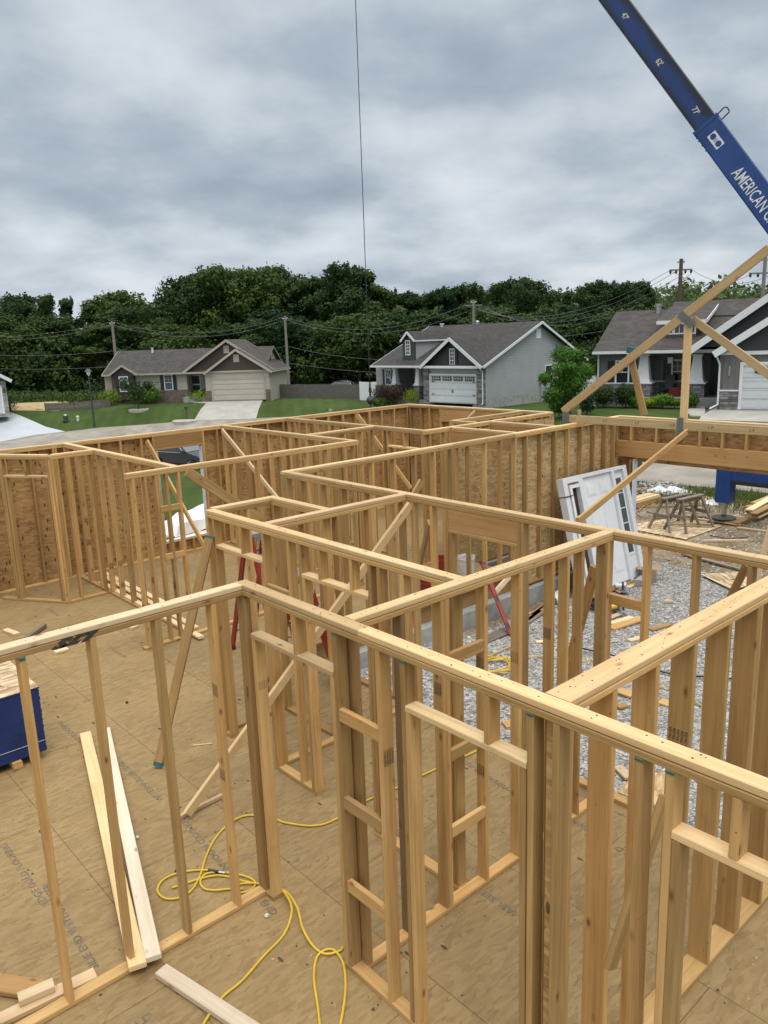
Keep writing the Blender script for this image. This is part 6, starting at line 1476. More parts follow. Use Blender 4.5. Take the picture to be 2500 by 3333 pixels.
o = b.build('cloth', ['white', 'flag_blue'], H.root); bpy.data.objects[o.name].parent = fo; o.matrix_parent_inverse = fo.matrix_world.inverted() if False else Matrix.Identity(4)
o.matrix_basis = Matrix.Translation(-Vector(fo.location)) @ H.root.matrix_world
o2 = text_mesh('flag_letter', 'W', .55, H.root.matrix_world @ frame4(fl(.5, .5)-Vector((0, .14, 0)), (.86, 0, -.5), (.5, 0, .86)), 'flag_blue', fo, bold=.02)
b = MB(); p0 = H.root.matrix_world @ Vector((fl(0, 0).x-.02, .75, fl(0, 0).z+.02)); p1 = H.root.matrix_world @ Vector((l(330, 760, 1.2)[0], 1.1, l(330, 760, 1.2)[1])); b.cyl(p0, p1, .02, .02, 8); b.build('flag_pole', 'galv', fo)
H2 = H
# --- dark grey house
H = HF(h3(1228, 1332), 40.5, 30, 'dark_grey_house', 'dark grey board and batten house with white columns, stone base and white garage door')
l = lambda x, y, yy=0.0: H.L(h3(x, y), yy)
zt = l(1300, 822)[1]; dx0, dz0 = l(1412, 1330); dz1 = l(1412, 935)[1]; dx1 = dx0+4.9; gx1 = dx1+1.0
H.box('wall', 0, dx0-.16, 0, 7, .0, zt, 'batten_grey'); H.box('wall', dx1+.16, gx1, 0, 7, 0, zt, 'batten_grey'); H.box('wall', dx0-.16, dx1+.16, .04, 7, dz1+.12, zt, 'batten_grey')
H.box('foundation', -.02, dx0-.14, -.02, 3, -.6, .18, 'conc')
d3 = H.garage_door(dx0, dx1, 0, dz1, .02, 'door_white', 'white', 5, 6, .15)
for k in range(3): a = dx0+.55+k*1.5; H.box('door_glass', a, a+.95, -.06, -.046, dz1-.40, dz1-.12, 'glass', d3)
H.box('stone_base', -.08, dx0-.16, -.12, .0, .19, l(1300, 1170)[1], 'ledge'); H.box('stone_cap', -.1, dx0-.16, -.16, .0, l(1300, 1170)[1]+.001, l(1300, 1163)[1]+.03, 'offwhite'); H.box('stone_base', -.08, -.001, .0, .9, .19, l(1300, 1170)[1], 'ledge')
H.box('wall_lamp', l(1307, 980)[0], l(1322, 980)[0], -.1, 0, l(1310, 1030)[1], l(1310, 942)[1], 'galv')
zf = l(1300, 800)[1]; H.box('frieze_board', -.1, gx1, -.1, -.005, zt-.12, zt+.06, 'white')
ax, az = l(1172, 812, -.45); bx_, bz_ = l(1659, 507, -.45); sl = (bz_-az)/(bx_-ax); xpk = (ax+ (gx1+.45))/2; zpk = az+sl*(xpk-ax)
H.gable('gable_wall', 0, gx1, 0, zt+.061, zt+.1, xpk, zpk-.35, 'siding_char'); H.roof_y(ax, 2*xpk-ax, -.45, 8, az, xpk, zpk, 'shingle_brown', trim='white', tw=.34)
# larger gable behind
YG = 1.4
ax2, az2 = l(950, 785, YG-.45); bx2, bz2 = l(1659, 297, YG-.45); sl2 = (bz2-az2)/(bx2-ax2); xp2 = ax2+(xpk-ax2)*1.0+.6; zp2 = az2+sl2*(xp2-ax2)
H.gable('gable_wall', ax2+.5, 2*xp2-ax2-.5, YG, az2+.05, az2+.3, xp2, zp2-.35, 'siding_char'); H.roof_y(ax2, 2*xp2-ax2, YG-.45, 9, az2, xp2, zp2, 'shingle_brown', trim='white', tw=.34)
# porch and left wall
YC = 2.6; YW = 2.4; YP = 4.2
wx0, wx1 = l(147, 1100, YW)[0], l(500, 1100, YW)[0]; ze = l(300, 820, YW)[1]
H.box('wall', wx0, wx1, YW, 11, -.3, ze, 'batten_grey'); H.box('wall', wx1, 0.6, YP, 11, -.3, ze, 'batten_grey'); H.box('wall', -.15, .01, .0, YP, -.1, zt, 'batten_grey')
sz = l(300, 1103, YW)[1]; H.box('stone_base', wx0-.04, wx1+.04, YW-.12, YW, -.5, sz, 'ledge'); H.box('stone_cap', wx0-.06, wx1+.06, YW-.15, YW, sz+.001, sz+.07, 'offwhite')
H.box('stone_base', wx1+.04, l(1120, 1100, YP)[0], YP-.1, YP, -.3, sz, 'ledge'); H.box('stone_cap', wx1+.04, l(1120, 1100, YP)[0], YP-.13, YP, sz+.001, sz+.07, 'offwhite')
x0, z1 = l(308, 905, YW); x1, z0 = l(402, 1092, YW); H.window(x0, x1, z0, z1, YW-.03, (1, 2), 'black', .42, 'glass', upper_grid=2)
x0, z1 = l(812, 898, YP); x1, z0 = l(880, 1088, YP); H.window(x0, x1, z0, z1, YP-.03, (1, 2), 'black', .42, 'glass', upper_grid=2)
x0, z0 = l(1132, 1215, YP); x1, z1 = l(1215, 850, YP); H.box('front_door', x0, -.16, YP-.08, YP-.01, z0, z1, 'black')
H.box('porch_slab', wx1, -.15, 1.7, YP, -.3, l(700, 1228, 2)[1], 'conc')
for cxp in (546, 1018): column(H, l(cxp, 1100, YC)[0], YC, l(cxp, 1100, YC)[1], l(cxp, 850, YC)[1], .95, .62, .42)
zb3 = l(700, 845, YC)[1]; H.box('porch_beam', wx1-.1, -.16, YC-.22, YC+.22, zb3+.08, zb3+.36, 'white')
YEv = YC-.75; zev = l(600, 806, YEv)[1]; rx0 = l(88, 812, YEv)[0]
YRg = YEv+5.2
zr1 = l(432, 448, YRg)[1]; xr = l(810, 430, YRg)[0]
H.roof_x(rx0, .8, YEv, YRg+5.2, zev, YRg, zr1, 'shingle_brown', trim='offwhite', ends=(False, False))
sl3 = (zr1-zev)/(YRg-YEv); y2 = YRg
for _ in range(40):
    z2 = l(845, 369, y2)[1]; y2 = YEv+(z2-zev)/sl3
xa = l(792, 430, YRg)[0]
H.roof_x(xa, gx1+1, YRg-1.2, y2+6, zev+sl3*(YRg-1.2-YEv)+.03, y2, z2+.02, 'shingle_brown', trim='shingle_brown', ze2=zev)
# shed dormer
yd = YEv+1
for _ in range(40):
    zz = l(850, 678, yd)[1]; yd = YEv+(zz-zev)/sl3
x0, x1 = l(740, 660, yd)[0], l(1030, 660, yd)[0]; zd = l(850, 548, yd)[1]
b = MB(); yk2 = y2-.6; zk2 = zev+sl3*(yk2-YEv)+.02
b.slab([(x0-.45, yd-.3, zd+.08), (x1+.45, yd-.3, zd+.08), (x1+.45, yk2, zk2), (x0-.45, yk2, zk2)], .12); b.build('dormer_roof', 'shingle_brown', H.root)
t = MB(); t.board((x0-.45, yd-.32, zd+.0), (x1+.45, yd-.32, zd+.0), (0, 0, 1), .2, .04, .002); t.board((x1+.47, yd-.3, zd+.0), (x1+.47, yk2, zk2-.08), (0, 0, 1), .2, .04, .002); t.build('dormer_trim', 'white', H.root)
H.box('dormer_wall', x0, x1, yd, yd+.2, zz-.2, zd, 'batten_grey'); b = MB(); b.slab([(x1, yd, zz), (x1, yk2, zk2-.1), (x1, yd, zd)], .1); b.build('dormer_side', 'siding_char', H.root)
wx = [l(q_, 600, yd)[0] for q_ in (748, 828, 905, 985)]; z0_, z1_ = l(850, 645, yd)[1], l(850, 572, yd)[1]
for a, c_ in ((wx[0], wx[1]-.15), (wx[1], wx[2]+.0), (wx[2]+.15, wx[3]+.1)): H.window(a, c_, z0_, z1_, yd-.03, (2, 1), None, .2, 'glass', fw=.08)
vx, vz = l(684, 390, YRg-.4); b = MB(); b.cyl((vx, YRg-.4, vz-1.2), (vx, YRg-.4, vz-.1), .16, .16, 12); b.cyl((vx, YRg-.4, vz-.1), (vx, YRg-.4, vz+.05), .2, .2, 12); b.build('flue', 'galv', H.root)
b = MB(); b.tube([l(1190, 835, -.3)[:1]+(-.3, l(1190, 835, -.3)[1]), (-.12, -.12, zt-.6), (-.12, -.12, .25), (-.45, -.5, .06)], .05, 8); b.tube([(wx0+.05, YW-.5, ze-.0), (wx0-.05, YW-.08, ze-.35), (wx0-.05, YW-.08, .2)], .05, 8); b.build('downspout', 'offwhite', H.root)
x_, z_ = l(793, 885, YP); b = MB(); b.box((x_-.14, YP-.35, z_-.2), (x_+.14, YP-.1, z_+.15)); b.build('porch_lantern', 'galv', H.root)
H3 = H
# rocking chairs and a red crate on the porch
def on(Hh, x, y, z): return Hh.root.matrix_world @ Vector((x, y, z))
def porch_chair(label, px):
    x_, z_ = l(px[0], px[1], 3.3); zf = l(700, 1228, 2)[1]; root = thing('porch_chair', on(H3, x_, 3.3, zf), label, 'chair', 'chairs on the dark grey porch')
    mw = H3.root.matrix_world
    def bd(nm, p, q, sd, w, t): b = MB(); b.board(mw @ Vector(p), mw @ Vector(q), mw.to_3x3() @ Vector(sd), w, t); b.build(nm, 'black', root)
    bd('seat', (x_, 3.0, zf+.42), (x_, 3.5, zf+.40), (1, 0, 0), .55, .05); bd('backrest', (x_, 3.5, zf+.42), (x_, 3.75, zf+1.15), (1, 0, 0), .55, .04)
    for s in (-1, 1):
        bd('armrest', (x_+s*.3, 2.95, zf+.62), (x_+s*.3, 3.55, zf+.62), (1, 0, 0), .09, .03)
        for yy in (3.02, 3.48): bd('leg', (x_+s*.28, yy, zf+.02), (x_+s*.28, yy, zf+.61), (1, 0, 0), .05, .05)
porch_chair('dark porch chair between the white columns', (765, 1150)); porch_chair('dark porch chair close to the right hand column', (950, 1150))
x_, z_ = l(825, 1180, 3.0); zf = l(700, 1228, 2)[1]; cr_ = thing('red_crate', on(H3, x_, 3.0, zf), 'red slatted crate between the porch chairs', 'crate'); 
for k in range(4): b = MB(); b.box((x_-.28, 2.8, zf+.04+k*.12), (x_+.28, 3.2, zf+.12+k*.12), H3.root.matrix_world); b.build('slat_band', 'red', cr_)

# --- house at the left edge
c7 = lambda x, y: (x*.211, 1150+y*.211)
H = HF(c7(150, 925), 74, -30, 'stone_house', 'corner of a house with pale stone and a white gable edge at the left margin')
l = lambda x, y, yy=0.0: H.L(c7(x, y), yy)
zt = l(110, 430)[1]
H.box('stone_wall', -2.1, .0, 0, 9, -.3, zt, 'ledge_pale'); H.box('stone_wall', -9, -6.9, 0, 9, -.3, zt, 'ledge_pale'); H.box('stone_wall', -6.9, -2.1, .1, 9, 2.5, zt, 'ledge_pale')
H.garage_door(-6.85, l(35, 800)[0], 0, 2.45, .02, 'door_white', 'white', 4, 8)
ax, az = l(178, 405, -.5); bx_, bz_ = l(0, 318, -.5); sl = (bz_-az)/(ax-bx_); xp = -4.4
H.gable('gable_wall', -9, 0, 0, zt, zt+.1, xp, az+sl*(ax-xp)-.3, 'siding_char'); H.roof_y(-9.4, ax, -.5, 9, az, xp, az+sl*(ax-xp), 'shingle', tw=.3)
b = MB(); b.box((l(50, 560)[0], -.18, l(60, 610)[1]), (l(75, 560)[0], -.02, l(60, 540)[1])); b.build('wall_lantern', 'black', H.root)

# ------------------------------------------------------------------ fences, street furniture
def fence(label, pts, h, mat, name='fence', bw=.14, rail=True, z=None, post='fence_wood', rails_top=None):
    root = thing(name, (pts[0].x, pts[0].y, terr(pts[0].x, pts[0].y)), label, 'fence')
    b = MB()
    for a, c_ in zip(pts, pts[1:]):
        d = (c_-a); L_ = math.hypot(d.x, d.y); n = max(1, int(L_/bw)); X = Vector((d.x, d.y, 0)).normalized(); Y = Vector((-X.y, X.x, 0))
        for i in range(n):
            p = a.lerp(c_, (i+.5)/n); zz = terr(p.x, p.y); hh = h+random.uniform(-.02, .02)
            b.board((p.x, p.y, zz-.05), (p.x, p.y, zz+hh), X, bw*.93, .02, .002)
        m = max(1, int(L_/2.4))
        for i in range(m+1):
            p = a.lerp(c_, i/m)+Y*.07; zz = terr(p.x, p.y); q = MB(); q.board((p.x, p.y, zz-.1), (p.x, p.y, zz+h+.03), X, .1, .1); q.build('post', post, root)
        for f in (.25, .8):
            q = MB(); A = a+Y*.04; C2 = c_+Y*.04; q.board((A.x, A.y, terr(a.x, a.y)+h*f), (C2.x, C2.y, terr(c_.x, c_.y)+h*f), (0, 0, 1), .09, .04); q.build('rail', post, root)
    b.build('boards', mat, root); return root
fence('weathered grey wooden fence right of the tan house', [PT(h1(1520, 752)), PT((1045, 1296)), PT((1175, 1298))], 1.4, 'fence_wood')
fence('low grey wooden fence left of the tan house', [PT(c7(700, 890)), PT(c7(1150, 880)), PT(c7(1700, 820))], .75, 'fence_wood')
fence('white vinyl privacy fence left of the light grey house', [PT((1172, 1302)), PT((1235, 1303))], 1.75, 'white', 'vinyl_fence', post='white')
q6 = lambda x, y: (1780+x*.1583, 1050+y*.1583)
fence('white vinyl fence between the two grey houses', [PT(q6(1065, 1690)), PT(q6(960, 1720)), PT(q6(800, 1640)), PT(q6(560, 1560))], 1.75, 'white', 'vinyl_fence', post='white')
def lamp_post():
    base = PT((308, 1390)); top = PD((279, 1192), (base-ORI).dot(FWD)); hh = 4.3
    f_ = PT((308, 1390)); dep = (f_-ORI).dot(FWD); zt_ = PD((284, 1195), dep).z; hh = zt_-f_.z
    root = thing('street_lamp', f_, 'dark green street lamp with a small lantern hood beside the street', 'street lamp')
    M['green_metal'] = plain('dark_green_metal', (.03, .05, .048), .5)
    b = MB(); b.cyl(f_, f_+Vector((0, 0, hh-.75)), .085, .055, 12); b.build('post', 'green_metal', root)
    b = MB(); b.lathe([(.05, hh-.75), (.17, hh-.55), (.2, hh-.35), (.16, hh-.34)], f_, 12); b.build('lantern', 'offwhite', root)
    b = MB(); b.lathe([(.36, hh-.36), (.12, hh-.12), (.05, hh-.1), (.04, hh), (0, hh)], f_, 12); b.lathe([(0, hh-.345), (.355, hh-.365)], f_, 12); b.build('hood', 'green_metal', root)
lamp_post()
def mailbox(label, px, hpx, post=True, body='black'):
    q = PT(px); dep = (q-ORI).dot(FWD); zt_ = PD(hpx, dep).z; root = thing('mailbox', q, label, 'mailbox', 'mailboxes')
    b = MB(); prof = [(-.09, 0), (.09, 0)]+[(.09*math.cos(a), .12+.09*math.sin(a)) for a in np.linspace(0, math.pi, 8)]; c_ = Vector((q.x, q.y, zt_-.24)); b.prism(prof, c_-FH*.26+RH*0, c_+FH*.26, RH); b.build('box', body, root)
    b = MB(); b.board(q, (q.x, q.y, zt_-.25), RH, .1, .1); b.build('post', 'pole_brown' if post else 'black', root); return root
mailbox('dark mailbox on a post beside the tan house driveway', h1(788, 925), h1(773, 803))
# black mailbox close behind the back wall
dep = 31.0; q = PD((1073, 1345), dep); g0 = terr(q.x, q.y); root = thing('mailbox', (q.x, q.y, g0), 'black mailbox with a red flag and number seen over the back wall', 'mailbox', 'mailboxes')
zt_ = PD((1073, 1320), dep).z; c_ = Vector((q.x, q.y, zt_-.27))
prof = [(-.14, 0), (.14, 0)]+[(.14*math.cos(a), .12+.12*math.sin(a)) for a in np.linspace(0, math.pi, 8)]
b = MB(); b.prism(prof, c_-FH*.3, c_+FH*.3, RH+FH*.4); b.build('box', 'black', root)
b = MB(); b.board((q.x, q.y, g0), (q.x, q.y, zt_-.27), RH, .12, .12); b.build('post', 'black', root)
text_mesh('number', '58', .14, frame4(c_-FH*.305+RH*.05+Vector((0, 0, .12)), RH, (0, 0, 1)), 'offwhite', root)
b = MB(); b.box((-.10, -.31, .10), (-.02, -.302, .16), frame4(c_, RH, FH)); b.build('flag', 'red', root)
# service pedestals on the lawn
q = PT(c7(1020, 1055)); root = thing('utility_pedestal', q, 'green utility pedestal on the lawn left of the street lamp', 'pedestal')
b = MB(); b.lathe([(0, 0), (.30, 0), (.30, .12), (.22, .14), (.21, .55), (.17, .62), (0, .63)], q, 14); b.build('housing', 'green_metal', root); b = MB(); b.lathe([(.18, .615), (.13, .68), (0, .69)], q, 14); b.build('cap', 'galv', root)
q = PT(c7(1205, 1045)); root = thing('vent_pipe', q, 'short white capped pipe on the lawn next to the green pedestal', 'pipe')
b = MB(); b.lathe([(.11, 0), (.11, .38), (0, .38)], q, 12); b.build('pipe', 'offwhite', root); b = MB(); b.lathe([(.15, .38), (.15, .46), (.05, .5), (0, .5)], q, 12); b.build('cap', 'white', root)

# black car on the street
def car(label, c, yaw, s=1.0):
    root = thing('parked_car', c, label, 'car'); M['car_paint'] = plain('black_car_paint', (.012, .014, .02), .22, .0, spec=.9, var=.02)
    R4 = Matrix.Translation(c) @ Matrix.Rotation(yaw, 4, 'Z') @ Matrix.Scale(s, 4)
    prof = [(-2.35, .45), (-2.38, .75), (-2.25, .92), (-1.6, 1.0), (-.95, 1.36), (-.2, 1.44), (.45, 1.40), (1.15, 1.02), (1.9, .88), (2.28, .72), (2.35, .5), (2.3, .3), (-2.3, .3)]
    secs = [(-.88, .0), (-.90, .04), (0, 0)]
    b = MB(); n = len(prof); rings = []
    for y_, sh in ((-.80, .86), (-.90, 1.0), (-.905, 1.0), (0, 1.02), (.905, 1.0), (.90, 1.0), (.80, .86)):
        rings.append([R4 @ Vector((x_*(1 if z_ < .95 else (.97 if abs(y_) > .85 else 1)), y_*(1 if z_ < .95 else .80 if z_ > 1.2 else .93), z_)) for x_, z_ in prof])
    for a, d in zip(rings, rings[1:]):
        for i in range(n): j = (i+1) % n; b.face([a[i], a[j], d[j], d[i]], None, (.5, .5), 0, True)
    b.face(rings[0]); b.face(rings[-1][::-1]); b.build('body', 'car_paint', root)
    b = MB(); b.face([R4 @ Vector(v_) for v_ in ((.50, -.64, 1.405), (.50, .64, 1.405), (1.13, .80, 1.045), (1.13, -.80, 1.045))]); b.build('windscreen', 'glass_soft', root)
    for sd in (-1, 1):
        b = MB(); P = [R4 @ Vector((x_, sd*(.885 if z_ < 1.1 else .74), z_)) for x_, z_ in ((-1.5, 1.02), (-.9, 1.32), (-.2, 1.39), (.42, 1.35), (1.0, 1.02))]; b.face(P if sd < 0 else P[::-1]); b.build('side_window', 'glass', root)
        b = MB(); b.tube([R4 @ Vector((x_, sd*(.895 if z_ < 1.1 else .76), z_)) for x_, z_ in ((-1.55, 1.0), (1.02, 1.0), (.42, 1.37), (-.2, 1.41))], .012, 6); b.build('window_trim', 'steel', root)
        b = MB(); b.box((.85, sd*1.0-.09, 1.0), (1.05, sd*1.0+.09, 1.14), R4); b.build('wing_mirror', 'car_paint', root)
        for wx in (-1.42, 1.42):
            w_ = MB(); c0, c1 = R4 @ Vector((wx, sd*.72, .33)), R4 @ Vector((wx, sd*.925, .33)); w_.cyl(c0, c1, .33*s, .33*s, 26); w = w_.build('wheel', 'black', root)
            rm = MB(); c2 = R4 @ Vector((wx, sd*.932, .33)); rm.cyl(c1, c2, .23*s, .22*s, 20)
            rm.build('rim_disc', 'dark_metal', w); rm = MB(); ax = (R4.to_3x3() @ Vector((0, sd, 0))).normalized()
            for k in range(5):
                a = k*2*math.pi/5; d = R4.to_3x3() @ Vector((math.cos(a), 0, math.sin(a))); rm.board(c2+ax*.012, c2+ax*.012+d*.21, R4.to_3x3() @ Vector((-math.sin(a), 0, math.cos(a))), .065*s, .02)
            rm.build('spokes', 'galv', w)
        b = MB(); b.box((2.12, sd*.62-.16, .66), (2.30, sd*.62+.16, .78), R4); b.build('headlight', 'white', root)
    return root
cw = PD((618, 1509), 46.5)
cpos = Vector((cw.x, cw.y, 0)); cpos.z = terr(cpos.x, cpos.y)+.035
ya = math.atan2(RH.y-FH.y*.6, RH.x-FH.x*.6)
fw_ = Vector((math.cos(ya), math.sin(ya), 0)); left_ = Vector((-fw_.y, fw_.x, 0))
cc = cw-fw_*1.42+left_*.92; car('black saloon car parked on the street, seen through the window opening', Vector((cc.x, cc.y, terr(cc.x, cc.y)+.035)), ya)
q = PD((1120, 1262), 84); car('dark car parked behind the wooden fence', Vector((q.x, q.y, terr(q.x, q.y)+.05)), math.atan2(RH.y, RH.x))
# ------------------------------------------------------------------ poles and wires
def pole(label, top, depth, r=.14, mat='pole', arm=0, tf=False, hpx=None):
    t = PD(top, depth); g0 = terr(t.x, t.y); root = thing('utility_pole', (t.x, t.y, g0), label, 'utility pole', 'utility poles'); 
    b = MB(); b.cyl((t.x, t.y, g0-.3), t, r*1.25, r*.8, 12); b.build('shaft', mat, root)
    b = MB(); b.cyl(t-RH*.25-Vector((0, 0, .3)), t+RH*.25-Vector((0, 0, .3)), .05, .05, 8); b.lathe([(0, 0), (.07, 0), (.09, .06), (.05, .16), (0, .18)], t-RH*.25-Vector((0, 0, .3)), 10); b.lathe([(0, 0), (.07, 0), (.09, .06), (.05, .16), (0, .18)], t+RH*.25-Vector((0, 0, .3)), 10); b.build('insulator', 'galv', root)
    if arm:
        z_ = t.z-arm[0]; b = MB(); c_ = Vector((t.x, t.y, z_)); b.board(c_-RH*arm[1], c_+RH*arm[1], (0, 0, 1), .13, .1); b.build('crossarm', mat if mat == 'pole' else 'pole', root)
        for k in (-1, -.45, .45, 1): b = MB(); b.lathe([(0, -.02), (.09, -.02), (.10, -.18), (.06, -.3), (0, -.32)], c_+RH*arm[1]*k*.92, 10); b.build('insulator', 'dark_metal', root)
    if tf: b = MB(); c_ = Vector((t.x, t.y, t.z-tf))+RH*.42; b.lathe([(0, 0), (.24, 0), (.25, .1), (.25, .8), (.18, .9), (0, .95)], c_, 14); b.build('transformer', 'galv', root)
    return t
t1 = pole('grey utility pole behind the left end of the tan house', (364, 1046), 92, .17)
t2 = pole('tall grey utility pole right of the tan house', (927, 1030), 92, .16)
t3 = pole('short distant pole just above the tan house roof', (672, 1106), 108, .18)
t4 = pole('utility pole with crossarm and transformer behind the light grey house', (1541, 976), 88, .17, arm=(.6, 1.0), tf=3.2)
t5 = pole('brown utility pole with crossarm behind the dark grey house', (2218, 842), 66, .19, 'pole_brown', arm=(.9, .95))
t6 = pole('utility pole at the right edge beyond the dark grey house', (2492, 833), 62, .16, arm=(1.3, 1.2))
def wire(label, pts, sag=.8, r=.019):
    b = MB(); P = []
    for a, c_ in zip(pts, pts[1:]):
        for k in range(16): t = k/16; q = a.lerp(c_, t); q = q-Vector((0, 0, sag*4*t*(1-t))); P.append(q)
    P.append(pts[-1]); b.tube(P, r, 5); o = b.build('overhead_wire', 'cable', None, loc=P[0]); tag(o, label, 'wire', 'overhead wires'); return o
dn = lambda t, z, x=0: t-Vector((0, 0, z))+RH*x
lf = lambda y, d=92: PD((-120, y), d)
wire('upper overhead wire running off left from the tan house pole', [lf(1095), dn(t1, .1, -.25)], .6)
wire('second overhead wire running off left from the tan house pole', [lf(1105), dn(t1, .35, .25)], .7)
wire('third overhead wire running off left over the lawn', [lf(1150), dn(t1, 3.4)], .4); wire('lowest overhead wire running off left over the lawn', [lf(1195), dn(t1, 5.2)], .3)
wire('upper wire between the two poles of the tan house', [dn(t1, .1, .2), dn(t2, .1, -.25)], 1.5); wire('second wire between the two poles of the tan house', [dn(t1, .3, -.2), dn(t2, .3, .25)], 1.75)
wire('slack lower cable between the poles of the tan house', [dn(t1, 3.3), t3, dn(t2, 3.4)], .9); wire('lowest cable from the tan house pole to the distant pole', [dn(t1, 4.6), dn(t3, .4), dn(t2, 5.3)], .5)
wire('upper wire from the tall pole to the transformer pole', [dn(t2, .1), dn(t4, .5, -.9)], 2.0); wire('second wire from the tall pole to the transformer pole', [dn(t2, .35), dn(t4, .6, .9)], 2.3)
wire('low cable from the tall pole past the light grey house', [dn(t2, 3.4), dn(t4, 5.8)], 1.2); wire('lowest cable from the tall pole past the light grey house', [dn(t2, 5.4), dn(t4, 8.0)], .6)
for i, (a_, c2, sg_) in enumerate((( -.9, -.9, 2.4), (-.4, -.4, 2.6), (.4, .4, 2.9), (.9, .9, 3.2))):
    wire(['first', 'second', 'third', 'fourth'][i]+' wire from the transformer pole up to the brown pole', [dn(t4, .6, a_), dn(t5, .9+i*.12, c2)], sg_)
wire('slack cable below, from the transformer pole to the brown pole', [dn(t4, 3.0), dn(t5, 4.2)], 1.6); wire('lowest slack cable between the transformer pole and brown pole', [dn(t4, 5.0), dn(t5, 5.6)], 1.3)
for i, a_ in enumerate((-.9, .9)): wire(['left', 'right'][i]+' wire from the brown pole to the edge pole', [dn(t5, .9, a_), dn(t6, 1.3, a_)], 1.0)
wire('wire rising from the brown pole out over the lot', [dn(t5, .9, -.9), PD((2900, 560), 40)], .6) if False else None
wire('guy wire slanting down from the brown pole', [dn(t5, 1.0), Vector((t5.x, t5.y, 0))+RH*3.2], 0.0)

# ------------------------------------------------------------------ trees and shrubs
def leaf_cloud(lobes, n, size, rs, droop=.15, shell=.62):
    """leaf faces spread through several overlapping lobes"""
    V = np.zeros((n*4, 3)); F = np.arange(n*4).reshape(-1, 4); Rn = np.zeros((n*4, 2))
    w = np.array([l_[3]*l_[4]*l_[5] for l_ in lobes])**.67; w /= w.sum(); idx = rs.choice(len(lobes), n, p=w)
    lb_ = np.array(lobes)[idx]; d = rs.normal(size=(n, 3)); d /= np.linalg.norm(d, axis=1)[:, None]
    r = (shell+(1-shell)*rs.random(n)**.7)*(1+.13*rs.normal(size=n)); r = np.where(rs.random(n) < .10, r*(1.08+.3*rs.random(n)), r)
    c_ = lb_[:, :3]+d*r[:, None]*lb_[:, 3:6]
    nrm = d+rs.normal(size=(n, 3))*.42; nrm /= np.linalg.norm(nrm, axis=1)[:, None]
    a = np.cross(nrm, rs.normal(size=(n, 3))); a /= np.linalg.norm(a, axis=1)[:, None]; b_ = np.cross(nrm, a)
    s = size*(.55+rs.random(n)*.9)
    for k, (p, q) in enumerate(((-1, -.25), (.1, -.6), (1, .2), (-.1, .65))): V[k::4] = c_+a*(p*s)[:, None]+b_*(q*s)[:, None]
    rr = rs.random(n)*.75+rs.random(len(lobes))[idx]*.25; Rn[:, 0] = np.repeat(rr, 4); Rn[:, 1] = Rn[:, 0]
    return V, F, Rn
def np_obj(name, V, F, Rn, mat):
    me = bpy.data.meshes.new(name); me.from_pydata(V.tolist(), [], F.tolist()); me.uv_layers.new(name='UVMap'); u2 = me.uv_layers.new(name='rnd'); u2.data.foreach_set('uv', Rn.astype('f').ravel()); me.materials.append(M[mat]); return me
def tree_lobes(rs, h, w, n=16, low=.12, top=.55):
    out = []
    for i in range(n):
        z = h*(low+.10+(1-low-.18)*rs.random()); f = math.sin(min(1, (z/h-low)/(1-low))*math.pi*.86+.3)**.7
        a = rs.random()*6.28; rad = w*.5*f*rs.random()**.6
        s = w*(.09+.13*rs.random()); out.append((math.cos(a)*rad, math.sin(a)*rad, z, s, s, s*.85))
    out.append((0, 0, h*.50, w*.28, w*.28, h*.26)); out.append((rs.normal()*.3, rs.normal()*.3, h*.86, w*.13, w*.13, h*.11))
    for i in range(7): a = rs.random()*6.28; rr_ = w*.30*rs.random(); out.append((math.cos(a)*rr_, math.sin(a)*rr_, h*(.80+.15*rs.random()), w*.055, w*.055, h*.06))
    return out
protos = []
for k in range(7):
    rs = np.random.default_rng(100+k); h = 15.0; w = (8.0, 6.2, 10, 5.2, 9, 7.2, 6.0)[k]
    V, F, Rn = leaf_cloud(tree_lobes(rs, h, w, (30, 26, 38, 24, 34, 30, 28)[k], (.10, .2, .12, .05, .15, .08, .12)[k]), 12000, .21, rs, shell=.55)
    lm = np_obj('crown', V, F, Rn, 'leaf')
    b = MB(); b.tube([(0, 0, -1), (.1, .05, h*.2), (-.1, .1, h*.45), (.1, -.1, h*.75)], [.30, .24, .17, .07], 7)
    for j in range(7):
        a = rs.random()*6.28; z = h*(.22+.07*j); L_ = w*.36; b.tube([(0, 0, z), (math.cos(a)*L_*.5, math.sin(a)*L_*.5, z+L_*.3), (math.cos(a)*L_, math.sin(a)*L_, z+L_*.75)], [.11, .07, .03], 5)
    tmp = b.build('trunk', 'bark'); tm = tmp.data; bpy.data.objects.remove(tmp)
    protos.append((lm, tm, h))
def place_tree(p, h, k, label, group, rot=0, wsc=1.0, mat=None, name='tree'):
    lm, tm, ph = protos[k]; root = thing(name, p, label, 'tree', group); root.scale = (h/ph*wsc, h/ph*wsc, h/ph); root.rotation_euler = (0, 0, rot)
    for nm, me in (('trunk', tm), ('crown', lm)):
        o = bpy.data.objects.new(nm, me); COL.objects.link(o); o.parent = root
        if mat and nm == 'crown': o.material_slots[0].link = 'OBJECT'; o.material_slots[0].material = M[mat]
    return root
